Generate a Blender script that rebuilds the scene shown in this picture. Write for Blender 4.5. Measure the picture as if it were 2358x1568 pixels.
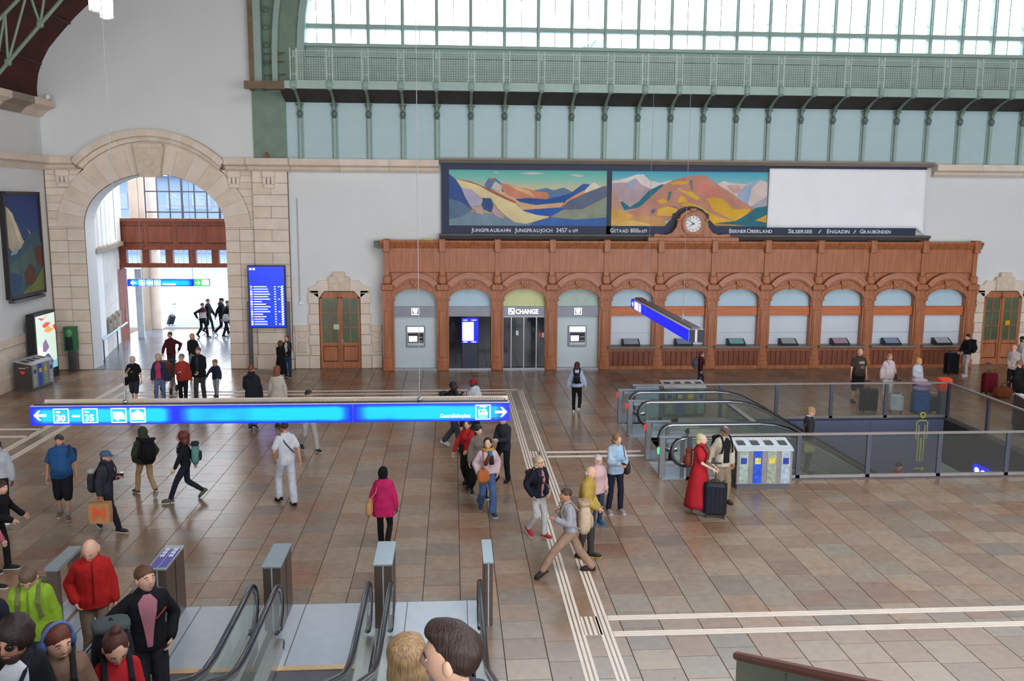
import bpy, math, random
import numpy as np
from mathutils import Matrix, Vector
random.seed(7)
for _o in list(bpy.data.objects): bpy.data.objects.remove(_o)
SC = bpy.context.scene
COL = SC.collection
# ---------------------------------------------------------------- camera
F_PX = 2070.54; EYE = 6.4
YAW, PITCH, ROLL = (math.radians(a) for a in (3.796, 8.8288, -.3568))
def _rot():
    cy, sy, cp, sp = math.cos(YAW), math.sin(YAW), math.cos(PITCH), math.sin(PITCH)
    fwd = np.array([sy*cp, cy*cp, -sp]); right = np.array([cy, -sy, 0]); down = np.cross(fwd, right)
    cr, sr = math.cos(ROLL), math.sin(ROLL)
    return np.stack([cr*right+sr*down, -sr*right+cr*down, fwd])
RC = _rot(); CAM = np.array([0, 0, EYE])
cd = bpy.data.cameras.new('camera'); cam = bpy.data.objects.new('camera', cd); COL.objects.link(cam)
cd.sensor_width = 36; cd.lens = F_PX/2358*36; cd.clip_start = .05; cd.clip_end = 500
_m = Matrix.Identity(4)
for i in range(3): _m[i][0], _m[i][1], _m[i][2], _m[i][3] = RC[0][i], -RC[1][i], -RC[2][i], CAM[i]
cam.matrix_world = _m; SC.camera = cam
# pixel of the 2358x1568 photograph -> point on the floor / on a wall
def ray(u, v): return RC.T @ np.array([(u-1179)/F_PX, (v-784)/F_PX, 1])
def atz(u, v, z=0): d = ray(u, v); return CAM+d*(z-EYE)/d[2]
def aty(u, v, y): d = ray(u, v); return CAM+d*y/d[1]
def atx(u, v, x): d = ray(u, v); return CAM+d*x/d[0]
# ---------------------------------------------------------------- sky, light, exposure
SC.view_settings.view_transform = 'Standard'; SC.view_settings.look = 'None'
SC.view_settings.exposure = 0.5; SC.view_settings.gamma = 1; SC.view_settings.use_curve_mapping = False
wd = bpy.data.worlds.new('sky'); SC.world = wd; wd.use_nodes = True
_bg = wd.node_tree.nodes['Background']; _bg.inputs[0].default_value = (.88, .94, 1.0, 1); _bg.inputs[1].default_value = 5.0
def area(name, loc, rot, sx, sy, power, color=(1, 1, 1), portal=False):
    l = bpy.data.lights.new(name, 'AREA'); l.shape = 'RECTANGLE'; l.size = sx; l.size_y = sy; l.energy = power; l.color = color
    l.cycles.is_portal = portal
    o = bpy.data.objects.new(name, l); o.location = loc; o.rotation_euler = rot; COL.objects.link(o); return o
area('crown_opening_portal', (9.1, 2, 19.0), (0, 0, 0), 12, 20, 1, portal=True)  # samples sky light through the opening added in the vault crown
area('end_window_portal', (9.1, 34.85, 14.5), (-math.pi/2, 0, 0), 29, 6, 1, portal=True)
area('gallery_portal', (9.1, -7.5, 5), (math.pi/2, 0, 0), 46, 9.6, 1, portal=True)
# ---------------------------------------------------------------- helpers
def S(*c):
    c = c[0] if len(c) == 1 else c
    def f(x): x /= 255; return x/12.92 if x <= .04045 else ((x+.055)/1.055)**2.4
    return (f(c[0]), f(c[1]), f(c[2]), 1)
class B:
    "collects boxes, tubes and lofts into one mesh"
    def __init__(s): s.v = []; s.f = []; s.m = []; s.att = []
    def add(s, vs, fs, m=0):
        n = len(s.v); s.v += [tuple(float(c) for c in p) for p in vs]
        s.f += [tuple(n+i for i in f) for f in fs]; s.m += [m]*len(fs); return s
    def box(s, x0, x1, y0, y1, z0, z1, m=0):
        return s.add([(x0,y0,z0),(x1,y0,z0),(x1,y1,z0),(x0,y1,z0),(x0,y0,z1),(x1,y0,z1),(x1,y1,z1),(x0,y1,z1)],
              [(0,3,2,1),(4,5,6,7),(0,1,5,4),(1,2,6,5),(2,3,7,6),(3,0,4,7)], m)
    def bbox(s, x0, x1, y0, y1, z0, z1, b=.02, m=0):
        "box with its vertical and horizontal edges chamfered"
        b = min(b, (x1-x0)/2.2, (y1-y0)/2.2, (z1-z0)/2.2)
        P = []
        for z, i in ((z0, b), (z0+b, 0), (z1-b, 0), (z1, b)):
            for (x, y) in ((x0+i+b, y0+i), (x1-i-b, y0+i), (x1-i, y0+i+b), (x1-i, y1-i-b), (x1-i-b, y1-i), (x0+i+b, y1-i), (x0+i, y1-i-b), (x0+i, y0+i+b)): P.append((x, y, z))
        F = [tuple(range(7, -1, -1)), tuple(range(24, 32))]
        for r in range(3):
            for k in range(8): F.append((r*8+k, r*8+(k+1) % 8, (r+1)*8+(k+1) % 8, (r+1)*8+k))
        return s.add(P, F, m)
    def prism(s, poly, ax, a0, a1, m=0):
        "2D polygon extruded along an axis; poly in the two other axes (x:yz, y:xz, z:xy)"
        n = len(poly)
        def P(p, a): return (a, p[0], p[1]) if ax == 'x' else ((p[0], a, p[1]) if ax == 'y' else (p[0], p[1], a))
        vs = [P(p, a0) for p in poly]+[P(p, a1) for p in poly]
        fs = [tuple(range(n-1, -1, -1)), tuple(range(n, 2*n))]+[(k, (k+1) % n, n+(k+1) % n, n+k) for k in range(n)]
        return s.add(vs, fs, m)
    def strip(s, A, Bp, ax, a0, a1, m=0):
        "ribbon between two polylines A and B of a plane, given thickness along ax"
        for k in range(len(A)-1): s.prism([A[k], A[k+1], Bp[k+1], Bp[k]], ax, a0, a1, m)
        return s
    def loft(s, rings, m=0, cap=True):
        n = len(rings[0]); vs = [p for r in rings for p in r]; fs = []
        for i in range(len(rings)-1):
            for k in range(n): fs.append((i*n+k, i*n+(k+1) % n, (i+1)*n+(k+1) % n, (i+1)*n+k))
        if cap: fs += [tuple(range(n-1, -1, -1)), tuple(range((len(rings)-1)*n, len(rings)*n))]
        return s.add(vs, fs, m)
    def tube(s, pts, r, n=8, m=0, r2=None, cap=True):
        pts = [np.array(p, float) for p in pts]; rr = r if hasattr(r, '__len__') else [r]*len(pts); rings = []; up = None
        for i, p in enumerate(pts):
            t = pts[min(i+1, len(pts)-1)]-pts[max(i-1, 0)]; t = t/(np.linalg.norm(t)+1e-9)
            if up is None: up = np.array([0, 0, 1.]) if abs(t[2]) < .9 else np.array([0, 1., 0])
            a = np.cross(t, up); a /= np.linalg.norm(a)+1e-9; b = np.cross(a, t); up = b
            q = (r2 or 1)
            rings.append([p+a*rr[i]*math.cos(2*math.pi*k/n)+b*rr[i]*q*math.sin(2*math.pi*k/n) for k in range(n)])
        return s.loft(rings, m, cap)
    def ell(s, c, rx, ry, rz, nu=12, nv=8, m=0, fn=None):
        vs = []; fs = []
        for i in range(nv+1):
            th = math.pi*i/nv
            for k in range(nu):
                ph = 2*math.pi*k/nu; d = (math.sin(th)*math.cos(ph), math.sin(th)*math.sin(ph), math.cos(th))
                g = fn(d) if fn else 1
                vs.append((c[0]+rx*d[0]*g, c[1]+ry*d[1]*g, c[2]+rz*d[2]*g))
        for i in range(nv):
            for k in range(nu): fs.append((i*nu+k, (i+1)*nu+k, (i+1)*nu+(k+1) % nu, i*nu+(k+1) % nu))
        return s.add(vs, fs, m)
    def lathe(s, prof, c, n=16, m=0):
        "profile (r,z) turned about a vertical axis at c"
        return s.loft([[(c[0]+r*math.cos(2*math.pi*k/n), c[1]+r*math.sin(2*math.pi*k/n), c[2]+z) for k in range(n)] for r, z in prof], m)
    def xf(s, M):
        s.v = [tuple(M @ Vector(p)) for p in s.v]; return s
    def mesh(s, name, mats, off=(0, 0, 0), smooth=False):
        me = bpy.data.meshes.new(name)
        me.from_pydata([(p[0]-off[0], p[1]-off[1], p[2]-off[2]) for p in s.v], [], s.f)
        for m in (mats if isinstance(mats, (list, tuple)) else [mats]): me.materials.append(m)
        me.polygons.foreach_set('material_index', s.m)
        if smooth: me.polygons.foreach_set('use_smooth', [True]*len(s.f))
        me.update(); return me
    def build(s, name, mats, parent=None, smooth=False, loc=None):
        "mesh object; vertices are world coordinates unless loc is given"
        off = base(parent) if parent is not None else (0, 0, 0)
        if loc is not None: off = (0, 0, 0)
        o = bpy.data.objects.new(name, s.mesh(name, mats, off, smooth)); COL.objects.link(o)
        if parent is not None: o.parent = parent
        if loc is not None: o.location = loc
        return o
def base(o):
    l = Vector((0, 0, 0))
    while o is not None: l = l+o.location; o = o.parent
    return l
def tag(o, label=None, cat=None, group=None, kind=None):
    if label: o['label'] = label
    if cat: o['category'] = cat
    if group: o['group'] = group
    if kind: o['kind'] = kind
    return o
def thing(name, label, cat, loc=(0, 0, 0), rz=0, group=None, kind=None):
    o = bpy.data.objects.new(name, None); COL.objects.link(o); o.location = [float(c) for c in loc]; o.rotation_euler = (0, 0, rz)
    o.empty_display_size = .1
    return tag(o, label, cat, group, kind)
def struct(name, label=None, loc=(0, 0, 0)):
    o = thing(name, label, None, loc); o['kind'] = 'structure'; return o
def dup(o, parent=None, loc=None):
    c = o.copy(); COL.objects.link(c); c.parent = parent
    if loc is not None: c.location = loc
    for ch in o.children: dup(ch, c)
    return c
# ---------------------------------------------------------------- materials
MC = {}
def nodes(name):
    m = bpy.data.materials.new(name); m.use_nodes = True; nt = m.node_tree
    return m, nt, nt.nodes['Principled BSDF']
def mat(name, col, rough=.6, metal=0, var=.08, scale=3., bump=0, bscale=40., spec=.5, stretch=None, col2=None, detail=4, coat=0):
    "principled with a noise-driven colour change and optional fine relief"
    if name in MC: return MC[name]
    m, nt, p = nodes(name); L = nt.links
    tc = nt.nodes.new('ShaderNodeTexCoord'); src = tc.outputs['Object']
    mp = nt.nodes.new('ShaderNodeMapping'); L.new(src, mp.inputs[0])
    if stretch: mp.inputs['Scale'].default_value = stretch
    nz = nt.nodes.new('ShaderNodeTexNoise'); nz.inputs['Scale'].default_value = scale; nz.inputs['Detail'].default_value = detail
    L.new(mp.outputs[0], nz.inputs['Vector'])
    rp = nt.nodes.new('ShaderNodeValToRGB'); L.new(nz.outputs['Fac'], rp.inputs[0])
    rp.color_ramp.elements[0].position = .3; rp.color_ramp.elements[1].position = .7
    c2 = col2 or tuple(min(1, c*(1+var)) for c in col[:3])+(1,)
    c1 = col if col2 else tuple(c*(1-var) for c in col[:3])+(1,)
    rp.color_ramp.elements[0].color = c1; rp.color_ramp.elements[1].color = c2
    L.new(rp.outputs[0], p.inputs['Base Color'])
    p.inputs['Roughness'].default_value = rough; p.inputs['Metallic'].default_value = metal
    p.inputs['Specular IOR Level'].default_value = spec
    if coat: p.inputs['Coat Weight'].default_value = coat; p.inputs['Coat Roughness'].default_value = .15
    if bump:
        n2 = nt.nodes.new('ShaderNodeTexNoise'); n2.inputs['Scale'].default_value = bscale; L.new(mp.outputs[0], n2.inputs['Vector'])
        bp = nt.nodes.new('ShaderNodeBump'); bp.inputs['Strength'].default_value = bump; bp.inputs['Distance'].default_value = .01
        L.new(n2.outputs['Fac'], bp.inputs['Height']); L.new(bp.outputs[0], p.inputs['Normal'])
    MC[name] = m; return m
def emit(name, col, k=1., rough=.3):
    if name in MC: return MC[name]
    m, nt, p = nodes(name); p.inputs['Base Color'].default_value = tuple(c*.3 for c in col[:3])+(1,)
    p.inputs['Emission Color'].default_value = col; p.inputs['Emission Strength'].default_value = k; p.inputs['Roughness'].default_value = rough
    MC[name] = m; return m
def glass(name, col=(.9, .95, .95, 1), opac=.12, rough=.03):
    "thin sheet glass: mostly see-through, with a little reflecting tint"
    if name in MC: return MC[name]
    m = bpy.data.materials.new(name); m.use_nodes = True; nt = m.node_tree; nt.nodes.clear(); L = nt.links
    out = nt.nodes.new('ShaderNodeOutputMaterial'); tr = nt.nodes.new('ShaderNodeBsdfTransparent'); tr.inputs[0].default_value = col
    pr = nt.nodes.new('ShaderNodeBsdfPrincipled'); pr.inputs['Base Color'].default_value = col; pr.inputs['Roughness'].default_value = rough
    mx = nt.nodes.new('ShaderNodeMixShader'); lw_ = nt.nodes.new('ShaderNodeLayerWeight'); lw_.inputs[0].default_value = .5
    pw = nt.nodes.new('ShaderNodeMath'); pw.operation = 'POWER'; pw.inputs[1].default_value = 5; L.new(lw_.outputs['Facing'], pw.inputs[0])
    ad = nt.nodes.new('ShaderNodeMath'); ad.operation = 'MULTIPLY_ADD'; ad.use_clamp = True; ad.inputs[1].default_value = .6; ad.inputs[2].default_value = opac
    L.new(pw.outputs[0], ad.inputs[0]); L.new(ad.outputs[0], mx.inputs[0]); L.new(tr.outputs[0], mx.inputs[1]); L.new(pr.outputs[0], mx.inputs[2]); L.new(mx.outputs[0], out.inputs[0])
    MC[name] = m; return m
def fab(c, rough=.85):
    "cloth of an sRGB colour"
    return mat('cloth_%02x%02x%02x' % tuple(int(x) for x in c), S(tuple((x*.88+sum(c)/3*.12)*.9 for x in c)), rough, var=.14, scale=9, bump=.35, bscale=14, spec=.2)
def plaid(c1, c2, sc=60):
    n_ = 'plaid_%02x%02x%02x' % tuple(c1)
    if n_ in MC: return MC[n_]
    m, nt, p = nodes(n_); L = nt.links; tc = nt.nodes.new('ShaderNodeTexCoord'); prev = None
    for ax in ('X', 'Z'):
        w = nt.nodes.new('ShaderNodeTexWave'); w.wave_type = 'BANDS'; w.bands_direction = ax; w.inputs['Scale'].default_value = sc/6.28; L.new(tc.outputs['Object'], w.inputs['Vector'])
        if prev is None: prev = w.outputs['Fac']
        else:
            q = nt.nodes.new('ShaderNodeMath'); q.operation = 'MULTIPLY'; L.new(prev, q.inputs[0]); L.new(w.outputs['Fac'], q.inputs[1]); prev = q.outputs[0]
    rp = nt.nodes.new('ShaderNodeValToRGB'); rp.color_ramp.elements[0].position = .1; rp.color_ramp.elements[1].position = .5; rp.color_ramp.elements[0].color = S(c2); rp.color_ramp.elements[1].color = S(c1); L.new(prev, rp.inputs[0]); L.new(rp.outputs[0], p.inputs['Base Color']); p.inputs['Roughness'].default_value = .85
    MC[n_] = m; return m
PLASTER = mat('plaster', S(220, 222, 222), .9, var=.03, scale=.5, bump=.08, bscale=25, spec=.2)
STONE = mat('limestone', S(222, 204, 186), .8, var=.09, scale=1.6, bump=.15, bscale=18, spec=.25, detail=8)
STONE2 = mat('limestone_pale', S(226, 211, 196), .8, var=.07, scale=2.2, bump=.15, bscale=18, spec=.25, detail=8)
STONED = mat('limestone_carved', S(216, 198, 178), .85, var=.12, scale=6, bump=.9, bscale=16, spec=.2)
STONEG = mat('limestone_grey', S(150, 138, 126), .8, var=.08, scale=2, bump=.15, spec=.25)
JOINT = mat('stone_joint', S(120, 98, 82), .9, var=.05)
WOOD = mat('oak', S(150, 88, 54), .42, scale=2.2, stretch=(5, 5, .45), col2=S(184, 116, 76), bump=.06, bscale=30, spec=.45)
WOODB = mat('oak_light', S(186, 96, 48), .4, scale=2.2, stretch=(.5, 5, 6), col2=S(206, 116, 64), spec=.45)
WOODD = mat('oak_dark', S(104, 48, 28), .4, scale=2.2, stretch=(4, 4, .5), col2=S(134, 66, 40), spec=.45)
GREEN = mat('green_paint', S(152, 174, 166), .5, var=.06, scale=1.2, spec=.4)
GREENP = mat('green_panel', S(176, 200, 204), .45, var=.05, scale=.6, spec=.4)
GREEND = mat('green_paint_old', S(118, 138, 122), .55, var=.12, scale=2, spec=.35)
RUST = mat('rusty_paint', S(116, 98, 72), .6, var=.2, scale=3)
VAULT = mat('vault_boards', S(52, 16, 10), .6, scale=1.5, stretch=(1, .4, 1), col2=S(82, 27, 15), spec=.25)
STEEL = mat('brushed_steel', S(158, 160, 164), .35, metal=.85, var=.06, scale=6, stretch=(1, 1, 20))
STEELL = mat('plate_steel', S(186, 192, 198), .45, metal=.6, var=.05, scale=5)
STEELD = mat('dark_steel', S(92, 92, 98), .4, metal=.5, var=.06)
BRONZE = mat('bronze_cladding', S(112, 96, 88), .38, metal=.7, var=.06, scale=4, stretch=(1, 1, 8))
BLACK = mat('black', S(20, 20, 22), .5, var=.1)
RUBBER = mat('handrail_rubber', S(22, 23, 26), .2, var=.1, spec=.6)
DKBLUE = mat('navy_paint', S(34, 44, 72), .6, var=.12, scale=2)
WHITE = mat('white', S(236, 236, 236), .6, var=.02)
SHEET = mat('white_sheet', S(242, 243, 248), .8, var=.02, scale=1.2, bump=.25, bscale=3)
GLASS = glass('clear_glass', (.92, .95, .94, 1), .05)
GLASSG = glass('green_glass', (.62, .68, .60, 1), .06)
FROST = mat('frosted_glass', S(176, 192, 198), .35, var=.05, scale=.8, spec=.5)
WINDOW = glass('window_glass', (.96, .98, 1, 1), .03)
# ================================================================ floor
YW = 34.4                      # stone face of the end wall
PIT = (5.61, 14.79, 19.95, 25.55)  # opening of the stairwell down to the underpass
XL = -14.9                     # left wall
LN = .612; TX0 = -.51-LN*24
GROUT = mat('grout', S(70, 56, 48), .9)
def tile_mat():
    m, nt, p = nodes('floor_stone'); L = nt.links
    at = nt.nodes.new('ShaderNodeAttribute'); at.attribute_name = 'tint'
    ge = nt.nodes.new('ShaderNodeNewGeometry')
    n1 = nt.nodes.new('ShaderNodeTexNoise'); n1.inputs['Scale'].default_value = .55; n1.inputs['Detail'].default_value = 5; L.new(ge.outputs['Position'], n1.inputs['Vector'])
    n2 = nt.nodes.new('ShaderNodeTexNoise'); n2.inputs['Scale'].default_value = 6; n2.inputs['Detail'].default_value = 6; L.new(ge.outputs['Position'], n2.inputs['Vector'])
    r1 = nt.nodes.new('ShaderNodeValToRGB'); r1.color_ramp.elements[0].position = .50; r1.color_ramp.elements[1].position = .74
    r1.color_ramp.elements[0].color = (1, 1, 1, 1); r1.color_ramp.elements[1].color = (.98, .68, .50, 1); L.new(n1.outputs['Fac'], r1.inputs[0])
    r2 = nt.nodes.new('ShaderNodeValToRGB'); r2.color_ramp.elements[0].position = .3; r2.color_ramp.elements[1].position = .75
    r2.color_ramp.elements[0].color = (.84, .84, .84, 1); r2.color_ramp.elements[1].color = (1.08, 1.06, 1.04, 1); L.new(n2.outputs['Fac'], r2.inputs[0])
    # small dark spots (old gum)
    vo = nt.nodes.new('ShaderNodeTexVoronoi'); vo.inputs['Scale'].default_value = 2.1; L.new(ge.outputs['Position'], vo.inputs['Vector'])
    r3 = nt.nodes.new('ShaderNodeValToRGB'); r3.color_ramp.elements[0].position = .045; r3.color_ramp.elements[1].position = .06
    r3.color_ramp.elements[0].color = (.55, .52, .5, 1); r3.color_ramp.elements[1].color = (1, 1, 1, 1); L.new(vo.outputs['Distance'], r3.inputs[0])
    prev = at.outputs['Color']
    for r in (r1, r2, r3):
        mx = nt.nodes.new('ShaderNodeMix'); mx.data_type = 'RGBA'; mx.blend_type = 'MULTIPLY'; mx.inputs[0].default_value = 1
        L.new(prev, mx.inputs[6]); L.new(r.outputs[0], mx.inputs[7]); prev = mx.outputs[2]
    L.new(prev, p.inputs['Base Color'])
    rr = nt.nodes.new('ShaderNodeMapRange'); rr.inputs[3].default_value = .22; rr.inputs[4].default_value = .29; L.new(n2.outputs['Fac'], rr.inputs[0]); L.new(rr.outputs[0], p.inputs['Roughness'])
    p.inputs['Specular IOR Level'].default_value = .5
    return m
TILE = tile_mat()
fl = B()
x0, x1, y0, y1 = PIT
fl.box(-16.5, x0, -8, YW+.4, -.3, -.014).box(x1, 33.2, -8, YW+.4, -.3, -.014).box(x0, x1, -8, y0, -.3, -.014).box(x0, x1, y1, YW+.4, -.3, -.014)
fl.box(-16.5, -6.5, YW+.4, 46, -.3, -.014)
floor = fl.build('floor', GROUT); tag(floor, 'station hall floor paved in square brown and grey stone tiles', kind='structure')
TINTS = [S(c) for c in ((150, 127, 105), (145, 121, 101), (145, 119, 96), (136, 119, 102), (137, 110, 89), (148, 127, 105), (130, 104, 85), (140, 125, 109), (142, 115, 92), (134, 113, 94), (152, 131, 109), (126, 111, 97))]
def set_tint(me, cols):
    a = me.attributes.new('tint', 'FLOAT_COLOR', 'FACE')
    a.data.foreach_set('color', [c for col in cols for c in col])
tmesh = []
for k, c in enumerate(TINTS):
    b = B(); w = LN/2-.003; l = .3-.003
    b.add([(-w,-l,0),(w,-l,0),(w,l,0),(-w,l,0),(-w+.004,-l+.004,.014),(w-.004,-l+.004,.014),(w-.004,l-.004,.014),(-w+.004,l-.004,.014)], [(4,5,6,7),(0,1,5,4),(1,2,6,5),(2,3,7,6),(3,0,4,7)])
    me = b.mesh('floor_tile', TILE); set_tint(me, [c]*5); tmesh.append(me)
tiles = []
rt = random.Random(3)
for i in range(0, 80):
    cx = TX0+LN*(i+.5)
    if cx > 23: break
    lo, hi = cx-LN/2, cx+LN/2
    segs = [(13.76 if -5.7 < cx < .3 else 6.0, YW-.02)]
    if hi > x0+.01 and lo < x1-.01: segs = [(segs[0][0], y0-.1), (y1+.1, YW-.02)]
    if 4.75 < cx < 5.6: segs = [(6.0, 19.95), (21.45, 23.7), (25.5, YW-.02)]
    for sa, sb_ in segs:
        y = sa
        first = rt.random()*.4+.2
        while y < sb_-.02:
            ln = first if first else rt.choice((.56, .6, .6, .66, .78)); first = 0; ln = min(ln, sb_-y)
            if sb_-y-ln < .12: ln = sb_-y
            cy = y+ln/2; y += ln
            q = RC @ (np.array([cx, cy, 0])-CAM); u, v = 1179+F_PX*q[0]/q[2], 784+F_PX*q[1]/q[2]
            if not (-80 < u < 2440 and v < 1640): continue
            tiles.append((cy, cx, ln, rt.randrange(12), 0 < u < 2358 and v < 1568))
tiles.sort()
vis = [t for t in tiles if t[4]][:300]; vs_ = set(vis)
for cy, cx, ln, k, _ in vis:
    o = bpy.data.objects.new('floor_tile', tmesh[k]); o.location = (cx, cy, -.014); o.scale = (1, ln/.6, 1); COL.objects.link(o); o.parent = floor
b = B(); tc = []
def put_tile(cx, cy, wx, ln, col):
    w, l = wx/2-.003, ln/2-.003
    b.add([(cx-w,cy-l,-.014),(cx+w,cy-l,-.014),(cx+w,cy+l,-.014),(cx-w,cy+l,-.014),(cx-w+.004,cy-l+.004,0),(cx+w-.004,cy-l+.004,0),(cx+w-.004,cy+l-.004,0),(cx-w+.004,cy+l-.004,0)], [(4,5,6,7),(0,1,5,4),(1,2,6,5),(2,3,7,6),(3,0,4,7)]); tc.extend([col]*5)
for t in tiles:
    if t not in vs_: put_tile(t[1], t[0], LN, t[2], TINTS[t[3]])
for i in range(10):
    for j in range(12): put_tile(-15.4+i*.9+.45, YW+.35+j*.9, .9, .9, S((96, 104, 118)) if (i+j) % 3 else S((84, 92, 106)))
o = b.build('floor_tiles_beyond', TILE, floor); set_tint(o.data, tc); o['kind'] = 'stuff'
# tactile guide strips, thin white bars glued on the tiles
TACT = mat('guide_strip', S(226, 212, 198), .6, var=.06, scale=4)
gs = thing('guide_strip', 'white ribbed guide strips for blind people crossing the tiled floor', 'guide strip', (2.2, 20, 0))
def bars(x0, y0, x1, y1, n, pitch, w):
    b = B(); d = np.array([x1-x0, y1-y0]); L = np.linalg.norm(d); d /= L; nrm = np.array([-d[1], d[0]])
    for k in range(n):
        c = nrm*((k-(n-1)/2)*pitch)
        P = [np.array([x0, y0])+c-nrm*w/2, np.array([x1, y1])+c-nrm*w/2, np.array([x1, y1])+c+nrm*w/2, np.array([x0, y0])+c+nrm*w/2]
        b.prism([tuple(p) for p in P], 'z', -.002, .006)
    return b.build('guide_bar_band', TACT, gs)
bars(1.86, 9, 1.86, 29.95, 3, .07, .045); bars(2.28, 9, 2.28, 30.2, 3, .07, .045)
bars(2.38, 13.02, 14, 13.02, 3, .055, .042); bars(2.38, 12.5, 14, 12.5, 3, .055, .042)
bars(2.38, 22.35, 4.85, 22.35, 3, .055, .042); bars(2.38, 21.95, 4.85, 21.95, 3, .055, .042)
bars(-10.8, 30.15, 2.3, 30.15, 3, .06, .045); bars(-10.8, 29.65, 1.85, 29.65, 3, .06, .045)
bars(-11.45, 20, -11.45, 33, 3, .07, .05); bars(-10.95, 20, -10.95, 33, 3, .07, .05)
bars(-14.7, 25.3, -11.5, 25.3, 3, .06, .045); bars(-14.7, 24.5, -11.5, 24.5, 3, .06, .045)
for yy in (12.78, 22.15): bars(2.08, yy-.3, 2.08, yy+.3, 4, .075, .045)
# ================================================================ end wall
wb = struct('wall_back', 'white plastered end wall of the hall with limestone arch, pilaster and cornice', (0, YW, 0))
AC, AA, AB, AS = -11.02, 2.56, 1.95, 5.35     # arch centre x, half width, rise, springing height
def arc(a, bb, z0, n=24, t0=math.pi, t1=0): return [(AC+a*math.cos(t0+(t1-t0)*k/n), z0+bb*math.sin(t0+(t1-t0)*k/n)) for k in range(n+1)]
b = B(); YB = YW+.07
b.box(-16, AC-AA, YB, YW+1.0, 0, 21).box(AC+AA, -7.3, YB, YW+1.0, 0, 21).box(-7.3, 33.2, YB, YW+.6, 0, 7.9)
I_ = arc(AA, AB, AS)
b.strip(I_, [(p[0], 21) for p in I_], 'y', YB, YW+1.0)
b.build('plaster', PLASTER, wb)
sb = B()
def block(x0, x1, z0, z1, y=YW, m=STONE, name='stone_block', d=.12):
    g = .006; B().bbox(x0+g, x1-g, y, y+d, z0+g, z1-g, .008).build(name, m, wb)
B().box(-14.9, AC-AA, YW+.03, YW+.08, 0, 7.5).box(AC+AA, -7.3, YW+.03, YW+.08, 0, 7.5).box(-7.38, -6.1, YW-.08, YW+.08, 0, 7.45).strip(I_, [(p[0], 7.9) for p in I_], 'y', YW+.03, YW+.08).build('stone_backing', JOINT, wb)
CH = .43
for k in range(12):
    z0 = .55+CH*k; z1 = z0+CH if k < 11 else AS
    mm = (STONE, STONE2)[k % 2]
    block(-14.85, -14.2, z0, z1, m=mm); block(-14.2, AC-AA, z0, z1, m=(STONE2, STONE)[k % 2]); block(AC+AA, -7.95, z0, z1, m=mm); block(-7.95, -7.4, z0, z1, m=(STONE2, STONE)[k % 2])
for k in range(16):
    z0 = .55+CH*k
    if k % 2: block(-7.38, -6.1, z0, z0+CH, YW-.15, STONE2, d=.2)
    else: block(-7.38, -6.72, z0, z0+CH, YW-.15, STONE, d=.2); block(-6.72, -6.1, z0, z0+CH, YW-.15, STONE2, d=.2)
for xa, xb, yy in ((-14.85, AC-AA, YW-.05), (AC+AA, -7.4, YW-.05), (-7.42, -6.05, YW-.2)): block(xa, xb, 0, .55, yy, STONE, 'plinth_block', .25)
# voussoirs and spandrels
for k in range(17):
    if k == 8: continue
    ta, tb = math.pi-math.pi*k/17, math.pi-math.pi*(k+1)/17
    P = []
    for t in (ta, (ta+tb)/2, tb): P.append((AC+(AA+.005)*math.cos(t), AS+(AB+.005)*math.sin(t)))
    for t in (tb, (ta+tb)/2, ta): P.append((AC+(AA+.95)*math.cos(t), AS+(AB+.95)*math.sin(t)))
    c = np.mean(P, 0); P = [tuple(c+(np.array(p)-c)*.988) for p in P]
    B().prism(P, 'y', YW-.02, YW+.1).build('voussoir', (STONE, STONE2)[k % 2], wb)
for sgn in (-1, 1):
    O = arc(AA+.96, AB+.96, AS, 12, math.pi if sgn < 0 else 0, math.pi/2+.35*(-sgn))
    for k in range(len(O)-1):
        e = -14.85 if sgn < 0 else -7.4
        zt = min(O[k+1][1], 7.5)
        if zt-O[k][1] < .05 or abs(O[k][0]-e) < .05: continue
        B().prism([(e, O[k][1]+.005), (O[k][0], O[k][1]+.005), (O[k+1][0], zt-.005), (e, zt-.005)], 'y', YW, YW+.1).build('spandrel_block', (STONE2, STONE)[k % 2], wb)
_oa = [p for p in arc(AA+.9, AB+.9, AS, 40) if abs(p[0]-AC) < 2.66]
B().strip(_oa, [(p[0], 8.88-3.86+math.sqrt((3.86-.38)**2-(p[0]-AC)**2)) for p in _oa], 'y', YW+.0, YW+.1).build('arch_infill', STONE2, wb)
B().prism([(AC-.36, 7.18), (AC+.36, 7.18), (AC+.54, 8.3), (AC-.54, 8.3)], 'y', YW-.3, YW+.1).build('keystone', STONED, wb)
B().box(AC-.5, AC+.5, YW-.36, YW+.05, 8.22, 8.36).build('keystone_cap', STONE, wb)
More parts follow.
